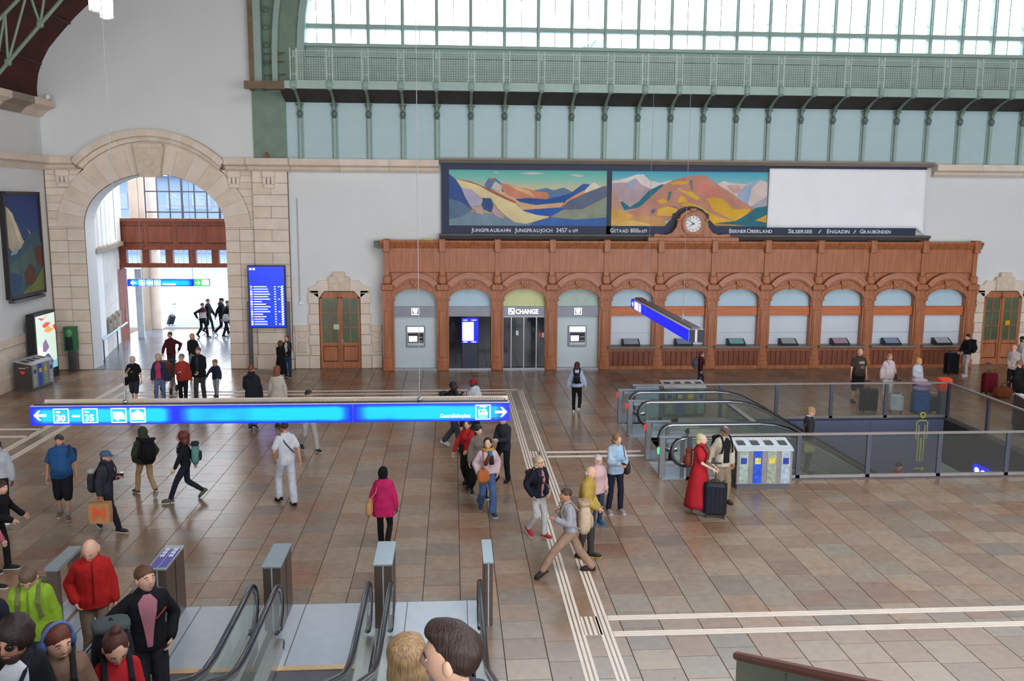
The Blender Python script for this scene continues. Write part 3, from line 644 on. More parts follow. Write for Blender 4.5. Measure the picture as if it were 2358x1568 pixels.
def ell_pts(a, bb, z0, n=16): return [(a*math.cos(math.pi-math.pi*k/n), z0+bb*math.sin(math.pi-math.pi*k/n)) for k in range(n+1)]
ia = ell_pts(.8, .44, 2.69); oa = ell_pts(.97, .60, 2.69)
fillp = [(p[0]*HB/.97 if abs(p[0]) < .969 else (HB if p[0] > 0 else -HB), 3.72) for p in oa]
ar = B(); ar.strip(ia, oa, 'y', -.06, .3); ar.strip(ell_pts(.8, .44, 2.69), ell_pts(.85, .49, 2.69), 'y', -.09, 0)
for s in (-1, 1): ar.box(min(s*.8, s*HB), max(s*.8, s*HB), -.02, .3, 0, 2.69).bbox(min(s*.76, s*.98), max(s*.76, s*.98), -.1, .05, 2.66, 2.74, .01)
arm = ar.mesh('arch_frame', WOOD)
sp = B(); sp.strip(oa, [(p[0], 3.75) for p in oa], 'y', 0, .1).box(-HB, -.97, 0, .1, 2.69, 3.75).box(.97, HB, 0, .1, 2.69, 3.75); spm = sp.mesh('spandrel_board', WOOD)
Rh = (HB**2+.42**2)/(2*.42); ah = math.asin(HB/Rh); zh = 3.74-Rh
def hood(r): return [(r*math.sin(-ah+2*ah*k/16), zh+r*math.cos(-ah+2*ah*k/16)) for k in range(17)]
hd = B(); hd.strip(hood(Rh-.2), hood(Rh), 'y', -.16, .1).strip(hood(Rh-.24), hood(Rh-.2), 'y', -.1, .1).strip(hood(Rh-.05), hood(Rh), 'y', -.2, .1); hdm = hd.mesh('arch_hood', mat('oak_hood', S(176, 112, 82), .42, scale=2, stretch=(.8, 4, 4), col2=S(192, 126, 94)))
ks = B(); ks.prism([(-.1, 3.1), (.1, 3.1), (.14, 3.42), (-.14, 3.42)], 'y', -.14, .1).ell((0, -.13, 3.27), .1, .06, .11, 12, 8); ksm = ks.mesh('keystone', mat('oak_carved', S(176, 110, 70), .45, bump=.4, bscale=30))
upm = B().bbox(-PP/2+.06, PP/2-.06, 0, .1, 3.7, 4.64, .01).mesh('upper_panel', WOOD)
blue = mat('blind_blue', S(180, 206, 220), .5, var=.05, scale=.7); yel = mat('pane_yellow', S(206, 212, 150), .4, var=.05); blind = mat('blind_white', S(206, 214, 224), .55, var=.04, scale=.8)
GREYB = mat('fascia_grey', S(136, 138, 146), .45, metal=.4, var=.04)
DKG = mat('dark_glass', S(22, 26, 34), .06, var=.2, spec=.7)
LOWB = mat('oak_boards', S(112, 56, 32), .45, scale=2.2, stretch=(6, 5, .5), col2=S(140, 76, 48))
SILL = mat('counter_slate', S(126, 122, 116), .45, var=.06)
def archpane(x, m): B().prism([(x+p[0], p[1]) for p in ell_pts(.8, .44, 2.69)]+[(x+.8, 2.42), (x-.8, 2.42)], 'y', YC+.24, YC+.26).build('arch_pane', m, tk)
for k in range(11):
    x = PX0+PP*(k+.5)
    for n_, me in (('arch_frame', arm), ('spandrel_board', spm), ('arch_hood', hdm), ('keystone', ksm), ('upper_panel', upm)): inst(n_, me, (x, YC, 0), tk)
    archpane(x, (FROST, blue, yel, mat('pane_green', S(176, 196, 186), .4))[k] if k < 4 else blue)
    if k < 4:
        B().box(x-.8, x+.8, YC+.12, YC+.3, 2.05, 2.43).build('fascia', GREYB, tk)
        B().box(x-.8, x+.8, YC+.05, YC+.3, 0, .06).build('threshold', STEEL, tk)
    else:
        B().bbox(x-.8, x+.8, YC+.1, YC+.3, 2.07, 2.42, .01).build('transom', WOODB, tk)
        sp_ = B().box(x-.8, x+.8, YC+.26, YC+.28, .9, 2.07).build('service_pane', blind, tk)
        B().box(x-.8, x+.8, YC+.24, YC+.262, 1.38, 1.39).build('pane_joint', STEEL, sp_)
        B().bbox(x-.93, x+.93, YC-.3, YC+.28, .84, .92, .015).build('counter_shelf', SILL, tk)
        B().box(x-.93, x+.93, YC-.06, YC+.2, 0, .14).box(x-.93, x+.93, YC-.06, YC+.2, .7, .84).build('base_rail', WOOD, tk)
        for j in range(9): B().bbox(x-.9+.2*j+.005, x-.9+.2*(j+1)-.005, YC-.03, YC+.1, .14, .7, .01).build('board', LOWB, tk)
for k in (0, 3):
    x = PX0+PP*(k+.5); B().box(x-.8, x+.8, YC+.26, YC+.28, .06, 2.05).build('frosted_screen', mat('frosted_lit', S(196, 210, 214), .5, var=.04, scale=.6), tk)
    bc_ = B(); bc_.prism([(x-.14, 2.12), (x+.14, 2.12), (x+.14, 2.37), (x-.14, 2.37)], 'y', YC+.1, YC+.119); bc_.build('card_sign', GREYB, tk)
    B().box(x-.14, x+.14, YC+.09, YC+.1, 2.35, 2.37).box(x-.14, x+.14, YC+.09, YC+.1, 2.12, 2.14).box(x-.14, x-.12, YC+.09, YC+.1, 2.12, 2.37).box(x+.12, x+.14, YC+.09, YC+.1, 2.12, 2.37).prism([(x-.09, 2.32), (x+.09, 2.32), (x+.05, 2.17), (x-.05, 2.17)], 'y', YC+.085, YC+.1).build('card_symbol', EW, tk)
x = PX0+PP*1.5; B().box(x-.8, x+.8, YC+.26, YC+.28, .06, 2.05).build('dark_pane', DKG, tk)
x = PX0+PP*2.5
for a, c in ((-.8, -.5), (-.47, -.02), (.02, .47), (.5, .8)): B().box(x+a, x+c, YC+.26, YC+.275, .08, 2.05).build('sliding_glass', DKG, tk)
for a in (-.8, -.485, 0, .485, .8): B().box(x+a-.02, x+a+.02, YC+.23, YC+.29, .06, 2.05).build('door_stile', STEEL, tk)
B().box(x-.8, x+.8, YC+.22, YC+.3, 2.0, 2.06).build('door_head', STEEL, tk)
text(tk, 'CHANGE', x-.33, YC+.115, 2.15, .25, EW, width=.86, bold=.004)
B().box(x-.6, x-.57, YC+.1, YC+.12, 2.13, 2.36).box(x-.4, x-.37, YC+.1, YC+.12, 2.13, 2.36).box(x-.6, x-.37, YC+.1, YC+.12, 2.13, 2.15).box(x-.6, x-.37, YC+.1, YC+.12, 2.34, 2.36).ell((x-.52, YC+.11, 2.27), .04, .01, .04, 8, 6).ell((x-.45, YC+.11, 2.21), .04, .01, .04, 8, 6).build('coins_symbol', EW, tk)
for a, z, m in ((.58, 1.22, S(200, 60, 50)), (.7, 1.22, S(220, 220, 216)), (-.3, 1.3, S(200, 214, 220))): B().box(x+a, x+a+.1, YC+.25, YC+.258, z, z+.18).build('door_notice', mat('notice_%d' % int(a*100+100), m, .7), tk)
# cash machines
def atm(k, lab):
    x = PX0+PP*(k+.5); a = thing('cash_machine', lab, 'cash machine', (x, YC+.2, .88)); y = YC+.2
    B().bbox(x-.36, x+.36, y-.02, y+.1, .86, 1.68, .02).build('housing', mat('atm_grey', S(150, 154, 166), .45, metal=.3), a)
    B().box(x-.3, x+.3, y-.03, y, 1.45, 1.64).build('header_light', emit('atm_header', (1, 1, 1, 1), 1.5), a)
    rc_ = B().box(x-.29, x+.29, y-.025, y, 1.05, 1.4).build('recess', BLACK, a)
    B().box(x-.26, x+.06, y-.035, y-.02, 1.08, 1.3).build('screen', emit('atm_screen', S(220, 220, 240), 1.0), rc_)
    for z_ in (1.22, 1.08): B().bbox(x+.1, x+.27, y-.06, y-.02, z_, z_+.05, .01).build('card_slot', STEEL, rc_)
    B().box(x-.3, x+.3, y-.08, y, .95, 1.02).build('tray', STEELL, a)
atm(0, 'grey cash machine in the first oak arch beside the wooden double door'); atm(3, 'grey cash machine in the oak arch between the CHANGE doors and the ticket windows')
x = PX0+PP*1.5; ki = thing('ticket_kiosk', 'tall dark kiosk with a glowing blue screen in the second oak arch', 'kiosk', (x, YC+.15, 0))
B().bbox(x-.32, x+.32, YC+.12, YC+.24, 0, 1.02, .02).build('pedestal', mat('kiosk_dark', S(36, 46, 64), .4), ki); B().box(x-.32, x+.32, YC+.1, YC+.24, 1.02, 1.97).build('blue_screen', emit('kiosk_blue', S(10, 20, 215), 1.0), ki); B().box(x-.29, x+.14, YC+.09, YC+.1, 1.12, 1.84).build('menu_page', emit('kiosk_page', S(225, 238, 246), 1.0), ki)
for z in (1.9, 1.06): B().box(x-.26, x-.1, YC+.09, YC+.1, z, z+.025).box(x+.05, x+.24, YC+.09, YC+.1, z, z+.025).build('caption_bar', EW, ki)
# slanted customer displays on the counter shelves
scr = [S(150, 160, 170), S(120, 140, 176), S(120, 170, 172), S(160, 166, 166), S(178, 146, 160), S(130, 150, 180), S(176, 184, 184)]
wh = ['beside the cash machine', 'under the end of the hanging blue sign', 'with a greenish screen', 'with a grey screen', 'with a pinkish screen', 'behind the woman in white', 'before the man with the black backpack']
for k in range(7):
    x = PX0+PP*(k+4.5)-.02; t = thing('counter_display', 'black slanted display on the ticket shelf '+wh[k], 'display', (x, YC-.12, .92)); y = YC-.22
    B().prism([(y, .92), (y+.4, .92), (y+.4, 1.16), (y+.34, 1.17), (y, .99)], 'x', x-.33, x+.33).build('display_body', BLACK, t)
    B().add([(x-.28, y+.03, 1.008), (x+.28, y+.03, 1.008), (x+.28, y+.32, 1.165), (x-.28, y+.32, 1.165)], [(0,1,2,3)]).build('screen', mat('display_%d' % k, scr[k], .15, var=.02), t)
sx = thing('loudspeaker_box', 'small green metal box fixed to the top corner of the oak counter', 'box', (-2.75, YC+.1, 4.66)); B().bbox(-2.92, -2.6, YC, YC+.3, 4.66, 4.9, .02).build('casing', mat('box_green', S(88, 104, 88), .5), sx); B().bbox(-2.8, -2.7, YC-.03, YC+.05, 4.6, 4.68, .01).build('bracket', STEELD, sx)
o = B().bbox(-1.1, -.72, YC+.1, YC+.25, 4.92, 4.98, .02).build('plastic_strip', mat('lime_plastic', S(206, 206, 90), .5)); tag(o, 'yellow-green plastic strip lying on top of the oak counter', 'strip')
# clock in its oak scroll frame
ck = thing('wall_clock', 'white-faced station clock in a carved oak scroll frame on top of the counter', 'clock', (9.11, YC, 4.92)); CX, CZ = 9.11, 5.58
yk = YC+.12
B().bbox(CX-1.75, CX+1.75, YC-.1, YW-.1, 4.92, 5.08, .02).build('frame_base', WOOD, ck)
Lp = [(-1.5, 5.08), (-1.45, 5.2), (-1.0, 5.16), (-.78, 5.24), (-.62, 5.45), (-.56, 5.7), (-.44, 5.95), (-.22, 6.08), (0, 6.12)]
P = [(CX+a, z) for a, z in Lp]+[(CX-a, z) for a, z in Lp[-2::-1]]
B().prism(P, 'y', yk, yk+.2).build('scroll_frame', WOOD, ck)
for q_ in ((CX-.62, CX-.46, yk-.05, yk+.15, 5.68, 5.78), (CX+.46, CX+.62, yk-.05, yk+.15, 5.68, 5.78), (CX-.12, CX+.12, yk-.06, yk+.15, 6.03, 6.17), (CX-.45, CX+.45, yk-.05, yk+.1, 5.08, 5.16)): B().bbox(*q_, .02).build('frame_block', WOOD, ck)
def disc(r0, r1, y0, y1, m, name, par, n=32):
    b = B(); A1 = [(CX+r0*math.cos(2*math.pi*k/n), CZ+r0*math.sin(2*math.pi*k/n)) for k in range(n+1)]; A2 = [(CX+r1*math.cos(2*math.pi*k/n), CZ+r1*math.sin(2*math.pi*k/n)) for k in range(n+1)]
    if r0 == 0: b.prism(A2[:-1], 'y', y0, y1)
    else: b.strip(A1, A2, 'y', y0, y1)
    return b.build(name, m, par)
disc(.31, .43, yk-.1, yk, WOOD, 'clock_rim', ck); cf = disc(0, .315, yk-.05, yk-.03, WHITE, 'clock_face', ck)
for k in range(12):
    b = B(); a = math.pi*k/6; d = np.array([math.sin(a), math.cos(a)]); n_ = np.array([d[1], -d[0]])*.012; c = np.array([CX, CZ])
    b.prism([tuple(c+d*.2-n_), tuple(c+d*.29-n_), tuple(c+d*.29+n_), tuple(c+d*.2+n_)], 'y', yk-.056, yk-.05).build('hour_mark', STEELD, cf)
for nm, ang, ln, w in (('hour_hand', 238, .17, .018), ('minute_hand', 312, .28, .013)):
    a = math.radians(ang); d = np.array([math.sin(a), math.cos(a)]); n_ = np.array([d[1], -d[0]])*w; c = np.array([CX, CZ])
    B().prism([tuple(c-d*.06-n_), tuple(c+d*ln-n_*.5), tuple(c+d*ln+n_*.5), tuple(c-d*.06+n_)], 'y', yk-.066, yk-.058).build(nm, BLACK, cf)
# ================================================================ murals
mu = thing('mural_frame', 'long navy-blue painted frame with place names around the mountain murals', 'frame', (9, YW, 5.15)); YM = YW-.1
def fr(xa, xb, za, zb, m=DKBLUE, y=YM, n='frame_board'): B().box(xa, xb, y, YW+.06, za, zb).build(n, m, mu)
fr(-.42, -.13, 5.15, 7.79); fr(-.13, 18.35, 7.55, 7.79); fr(5.86, 6.04, 5.15, 7.55); fr(-.13, 18.07, 5.15, 5.47)
B().prism([(YW+.05, 5.16), (YM-.28, 5.16), (YM-.3, 5.1), (YM-.1, 4.95), (YW+.05, 4.92)], 'x', -.5, 18.55).build('frame_shelf', mat('shelf_grey', S(96, 94, 92), .7, var=.1, scale=2), mu)
B().prism([(YW+.05, 7.96), (YM-.3, 7.96), (YM-.3, 7.9), (YM-.1, 7.78), (YW+.05, 7.76)], 'x', -.5, 18.5).build('frame_hood', STONEG, mu)
P = [(CX-1.0, 5.47), (CX-.72, 5.75), (CX-.7, 5.95), (CX-.6, 5.98), (CX-.45, 6.12), (CX-.2, 6.22), (CX, 6.24)]; P += [(2*CX-a, z) for a, z in P[-2::-1]]
B().prism(P, 'y', YM-.03, YW).build('clock_backboard', mat('slate_board', S(40, 48, 62), .6), mu)
LET = mat('painted_letters', S(216, 220, 226), .7)
yt = YM-.008
def X1(c): return (c-140)/2085*5.99-.13      # crop pixels of the first mural -> metres
def txt(s, u0, u1, v): a = aty(u0, v, YM); e = aty(u1, v, YM); caps(mu, sc(s), a[0], yt, 5.23, .16, LET, e[0]-a[0])
txt('^JUNGFRAUBAHN', 1085, 1177, 528); txt('^JUNGFRAUJOCH', 1185, 1273, 528); txt('^3^4^5^7', 1281, 1307, 528); txt('m', 1310, 1315, 528); txt('ü/M', 1319, 1331, 528)
txt('^GSTAAD', 1405, 1448, 529); txt('^1^1^0^0', 1452, 1471, 529); txt('m', 1471, 1476, 529); txt('ü/M', 1478, 1490, 529)
txt('^BERNER^OBERLAND', 1679, 1779, 531); txt('^SILSERSEE', 1815, 1871, 533); txt('/', 1884, 1893, 533); txt('^ENGADIN', 1904, 1957, 533); txt('/', 1965, 1973, 533); txt('^GRAUBÜNDEN', 1980, 2052, 533)
def paint(name, c): return mat('paint_'+name, S(c), .75, var=.16, scale=1.6, detail=6, bump=.1)
def grad(name, stops):
    if name in MC: return MC[name]
    m, nt, p = nodes(name); tc = nt.nodes.new('ShaderNodeTexCoord'); se = nt.nodes.new('ShaderNodeSeparateXYZ'); nt.links.new(tc.outputs['Generated'], se.inputs[0])
    rp = nt.nodes.new('ShaderNodeValToRGB'); nt.links.new(se.outputs[2], rp.inputs[0]); e = rp.color_ramp.elements
    e[0].position, e[0].color = stops[0][0], S(stops[0][1]); e[1].position, e[1].color = stops[-1][0], S(stops[-1][1])
    for q, c in stops[1:-1]: n_ = e.new(q); n_.color = S(c)
    nt.links.new(rp.outputs[0], p.inputs['Base Color']); p.inputs['Roughness'].default_value = .75; MC[name] = m; return m
def mural(name, label, xa, xb, za, zb, cx0, cx1, cy0, cy1, sky, layers):
    t = thing(name, label, 'painting', ((xa+xb)/2, YM, za)); y = YM+.06
    B().box(xa, xb, y, YW+.05, za, zb).build('painted_sky', sky, t)
    for i, (nm, col, pts) in enumerate(layers):
        Q = [(xa+(px-cx0)/(cx1-cx0)*(xb-xa), zb-(py-cy0)/(cy1-cy0)*(zb-za)) for px, py in pts]
        Q = [(min(max(a, xa), xb), min(max(c, za), zb)) for a, c in Q]
        B().prism(Q, 'y', y-.003*(i+1), y-.003*i+.001).build(nm, paint('%02x%02x%02x' % col, col), t)
BT = 915
mural('glacier_mural', 'mural of pink alpine ridges and a pale glacier sweeping into blue shadow', -.13, 5.86, 5.47, 7.55, 140, 2225, 175, BT,
  grad('dusk_sky', ((.55, (214, 178, 140)), (.68, (206, 196, 158)), (.82, (140, 196, 180)), (1, (90, 182, 176)))), [
  ('painted_cloud', (206, 196, 190), [(700,212),(760,200),(800,212),(760,222)]), ('painted_cloud', (212, 200, 190), [(1060,220),(1240,202),(1420,218),(1240,232),(1120,228)]), ('painted_cloud', (206, 196, 184), [(1710,232),(1830,222),(1930,250),(1860,268)]),
  ('painted_far_range', (96, 128, 162), [(1240,450),(1320,430),(1420,410),(1520,440),(1650,400),(1760,460),(1800,600),(1200,620)]),
  ('painted_peak', (92, 124, 164), [(600,380),(660,285),(700,292),(740,278),(820,345),(860,470),(640,420)]), ('painted_summit', (176, 106, 92), [(655,300),(690,292),(740,278),(755,300),(715,330),(690,320)]), ('painted_snow', (206, 190, 182), [(690,420),(740,330),(770,340),(825,380),(830,470)]),
  ('painted_ridge', (206, 134, 104), [(820,350),(930,370),(1020,390),(1200,430),(1300,460),(1420,465),(1460,520),(1430,560),(1180,565),(1060,560),(900,500),(830,420)]), ('painted_light', (224, 178, 130), [(900,370),(1050,400),(1200,450),(1280,540),(1180,500),(1040,440)]),
  ('painted_shadow', (40, 88, 158), [(1010,560),(1180,545),(1430,560),(1560,530),(1740,480),(1880,370),(1980,350),(1900,470),(1680,600),(1300,640),(1080,600)]),
  ('painted_peak', (54, 98, 164), [(1760,465),(1910,350),(2000,365),(1960,420),(1780,540)]), ('painted_snow', (226, 212, 190), [(1960,400),(2045,330),(2150,390),(2060,470),(1900,470)]), ('painted_light', (220, 150, 104), [(1620,650),(1700,560),(1950,420),(1900,500),(1700,640)]),
  ('painted_icefield', (214, 172, 132), [(1030,620),(1280,640),(1640,600),(1620,665),(1100,705)]), ('painted_lake', (46, 92, 172), [(1100,705),(1640,668),(1700,700),(1480,800),(1250,770)]),
  ('painted_slope', (98, 108, 130), [(1620,668),(1720,580),(1950,470),(2180,380),(2225,380),(2225,700),(1700,760)]), ('painted_slope', (140, 148, 128), [(1480,790),(1640,700),(1900,690),(2225,520),(2225,830),(1800,830)]),
  ('painted_valley', (60, 104, 168), [(1250,870),(1480,800),(1800,830),(2225,800),(2225,BT),(1100,BT)]), ('painted_valley', (120, 142, 156), [(140,800),(500,720),(900,800),(1250,870),(1200,BT),(140,BT)]),
  ('painted_glacier', (224, 206, 156), [(225,300),(420,340),(560,400),(700,480),(870,560),(1010,620),(1120,720),(1290,770),(1470,790),(1330,840),(1150,890),(1010,870),(900,800),(780,690),(690,560),(560,540),(300,410)]), ('painted_band', (176, 96, 84), [(225,298),(420,330),(600,400),(740,460),(900,540),(1010,590),(1015,620),(870,560),(700,475),(540,385),(400,345)]),
  ('painted_snowfield', (178, 172, 192), [(300,410),(440,440),(560,540),(590,590),(540,650),(430,665),(350,540)]), ('painted_rock', (52, 84, 136), [(585,550),(680,552),(720,640),(690,740),(600,700),(570,640)]), ('painted_snowfield', (186, 160, 160), [(720,640),(800,720),(870,830),(780,800),(700,740)]), ('painted_snowfield', (192, 164, 152), [(430,670),(560,650),(590,770),(500,750)]),
  ('painted_cliff', (62, 88, 150), [(140,235),(220,300),(300,420),(360,560),(440,710),(380,720),(140,680)]), ('painted_cliff', (96, 120, 148), [(140,560),(300,600),(440,710),(300,800),(140,830)])])
mural('autumn_mural', 'mural of a rust-red mountain with golden meadows below white peaks', 6.04, 12.09, 5.47, 7.55, 110, 2150, 195, 935,
  grad('noon_sky', ((.6, (176, 204, 196)), (.85, (112, 186, 196)), (1, (70, 164, 192)))), [
  ('painted_snow', (222, 210, 204), [(110,330),(300,290),(440,240),(520,240),(600,320),(740,350),(880,310),(900,420),(560,640),(110,560)]), ('painted_rock', (184, 160, 166), [(110,360),(300,350),(420,290),(500,380),(620,430),(560,560),(350,680),(110,480)]), ('painted_rock', (160, 164, 190), [(280,360),(420,295),(440,330),(380,460),(330,420)]),
  ('painted_snow', (214, 196, 190), [(1480,370),(1560,320),(1700,350),(1880,360),(2050,300),(2150,340),(2150,700),(1900,640),(1700,500)]), ('painted_rock', (150, 172, 202), [(1850,380),(2050,300),(1940,420),(1900,640),(1750,520)]), ('painted_rock', (206, 168, 160), [(1600,380),(1760,370),(1840,480),(1700,480)]), ('painted_rock', (172, 166, 180), [(1930,670),(2150,520),(2150,700)]),
  ('painted_foothill', (196, 152, 134), [(110,420),(230,600),(330,690),(480,700),(300,760),(110,720)]), ('painted_forest', (40, 116, 132), [(225,620),(250,600),(350,680),(470,600),(600,450),(760,370),(830,380),(640,560),(450,690),(280,720)]),
  ('painted_mountain', (192, 136, 116), [(300,760),(500,660),(640,520),(800,370),(920,310),(1040,270),(1180,255),(1270,240),(1330,250),(1480,360),(1700,500),(1980,690),(1900,800),(1500,860),(300,860)]), ('painted_mountain', (206, 128, 112), [(1160,340),(1300,330),(1560,480),(1500,560),(1200,460)]),
  ('painted_meadow', (222, 172, 60), [(850,350),(1000,320),(1110,330),(1080,370),(900,375)]), ('painted_meadow', (226, 178, 64), [(960,400),(1020,450),(1160,470),(1270,560),(1220,580),(1080,500),(980,440)]), ('painted_meadow', (224, 174, 60), [(960,610),(1010,520),(1060,530),(1100,620)]), ('painted_meadow', (222, 170, 54), [(1340,560),(1440,540),(1560,560),(1720,700),(1940,690),(1900,760),(1740,870),(1420,700),(1380,600)]), ('painted_meadow', (220, 168, 64), [(690,600),(780,560),(850,600),(760,640)]),
  ('painted_meadow', (226, 178, 70), [(720,700),(850,665),(970,700),(960,800),(700,790)]), ('painted_meadow', (222, 172, 58), [(1000,640),(1130,610),(1290,680),(1500,800),(1740,870),(1400,900),(1300,800),(1150,700)]), ('painted_meadow', (216, 168, 84), [(110,700),(240,720),(420,800),(400,900),(110,920)]), ('painted_village', (200, 150, 96), [(400,800),(560,790),(800,820),(830,930),(110,930),(300,880)]), ('painted_village', (222, 186, 110), [(180,910),(380,850),(600,900),(620,930),(180,930)]),
  ('painted_grove', (70, 124, 130), [(850,480),(890,460),(870,560),(840,600)]), ('painted_grove', (66, 118, 126), [(630,720),(690,695),(670,750),(640,770)]), ('painted_grove', (70, 126, 132), [(840,650),(960,670),(980,690),(880,660)]), ('painted_grove', (80, 130, 140), [(1130,310),(1150,310),(1160,460),(1140,400)]),
  ('painted_forest', (44, 110, 128), [(1390,900),(1740,860),(1880,780),(2000,680),(2150,655),(2150,935),(1400,935)]), ('painted_meadow', (218, 168, 66), [(2000,850),(2150,770),(2150,880)]), ('painted_river', (196, 140, 80), [(1400,890),(1700,905),(1900,925),(1400,920)])])
# white sheet hung over the third mural
sh = B(); nx, nz = 40, 14; V = []
for j in range(nz+1):
    for i in range(nx+1):
        fx, fz = i/nx, j/nz; x = 12.1+6.25*fx; z = 7.68-2.24*fz-(.28*max(0, fx-.955)/.045*fz)
        V.append((x, YM-.05-.02*math.sin(fx*31+fz*3)*fz-.03*math.sin(fz*5+fx*9)*.5-(.05*fz if fx > .95 else 0), z))
Fq = [(j*(nx+1)+i, j*(nx+1)+i+1, (j+1)*(nx+1)+i+1, (j+1)*(nx+1)+i) for j in range(nz) for i in range(nx)]
o = sh.add(V, Fq).build('dust_sheet', SHEET, smooth=True); tag(o, 'blank white sheet hung over the third mural', 'sheet')
md = o.modifiers.new('thick', 'SOLIDIFY'); md.thickness = .01
# ================================================================ departures board
db = thing('departures_board', 'tall blue glowing departures board on grey posts before the stone pilaster', 'board', (-6.93, 34.0, 0)); yb = 34.0
for x in (-7.62, -6.2): B().box(x-.07, x+.07, yb+.02, yb+.16, 0, 2.6).build('post', STEELD, db)
B().box(-7.62, -6.24, yb, yb+.12, 1.62, 3.97).build('casing', BLACK, db)
B().box(-7.58, -6.28, yb-.02, yb, 1.66, 3.93).build('screen', emit('board_blue', S(6, 44, 206), 1.0), db)
rw = random.Random(5); cols = [S(214, 150, 190), S(220, 214, 220), S(230, 224, 200), S(120, 160, 230)]
for k in range(16):
    z = 3.18-k*.094
    B().box(-7.56, -6.3, yb-.024, yb-.02, z-.05, z-.045).build('row_line', emit('board_line', S(60, 120, 240), 1), db)
    B().box(-7.54, -7.46, yb-.024, yb-.02, z-.034, z+.034).build('line_badge', emit('badge_%d' % (k % 4), cols[(k*7) % 4], 1), db)
    b = B(); b.box(-7.42, -7.42+rw.uniform(.28, .62), yb-.024, yb-.02, z-.014, z+.014).box(-6.66, -6.6, yb-.024, yb-.02, z-.014, z+.014)
    if k % 5 == 0: b.box(-6.52, -6.46, yb-.024, yb-.02, z-.014, z+.014)
    b.prism([(-6.42, z-.034), (-6.35, z-.034), (-6.32, z+.034), (-6.39, z+.034)], 'y', yb-.024, yb-.02); b.build('row_text', EW, db)['kind'] = 'stuff'
B().box(-7.55, -7.46, yb-.024, yb-.02, 3.8, 3.87).box(-7.42, -7.34, yb-.024, yb-.02, 3.8, 3.87).build('header_symbol', EW, db)
B().box(-7.5, -6.3, yb, yb+.1, .0, .03).build('foot_rail', STEEL, db)
# ================================================================ hanging light-box signs
def signmat(name, c0, c1, c2):
    if name in MC: return MC[name]
    m, nt, p = nodes(name); L = nt.links; tc = nt.nodes.new('ShaderNodeTexCoord'); se = nt.nodes.new('ShaderNodeSeparateXYZ'); L.new(tc.outputs['Generated'], se.inputs[0])
    def M(op, a, b=None):
        n_ = nt.nodes.new('ShaderNodeMath'); n_.operation = op
        for i, q in enumerate((a, b)):
            if q is None: continue
            if isinstance(q, (int, float)): n_.inputs[i].default_value = q
            else: L.new(q, n_.inputs[i])
        return n_.outputs[0]
    ez = M('MINIMUM', M('MULTIPLY', M('MULTIPLY', se.outputs[2], M('SUBTRACT', 1, se.outputs[2])), 5.5), 1); ex = M('MINIMUM', M('MULTIPLY', M('MULTIPLY', se.outputs[0], M('SUBTRACT', 1, se.outputs[0])), 12), 1)
    nz = nt.nodes.new('ShaderNodeTexNoise'); nz.inputs['Scale'].default_value = 1.3; L.new(tc.outputs['Object'], nz.inputs['Vector'])
    f = M('MULTIPLY', M('MULTIPLY', ez, ex), M('ADD', M('MULTIPLY', nz.outputs['Fac'], .9), .45))
    rp = nt.nodes.new('ShaderNodeValToRGB'); L.new(f, rp.inputs[0]); e = rp.color_ramp.elements
    e[0].position, e[0].color = .15, S(c0); e[1].position, e[1].color = .9, S(c2); q = e.new(.5); q.color = S(c1)
    L.new(rp.outputs[0], p.inputs['Emission Color']); p.inputs['Emission Strength'].default_value = 1.0; p.inputs['Base Color'].default_value = (0, .02, .1, 1); MC[name] = m; return m
SGN = signmat('sign_glow', (0, 8, 226), (0, 96, 255), (0, 190, 255)); SGD = signmat('sign_glow_deep', (0, 0, 216), (0, 20, 240), (10, 80, 255))
ALU = mat('sign_aluminium', S(210, 196, 182), .5, metal=.3)
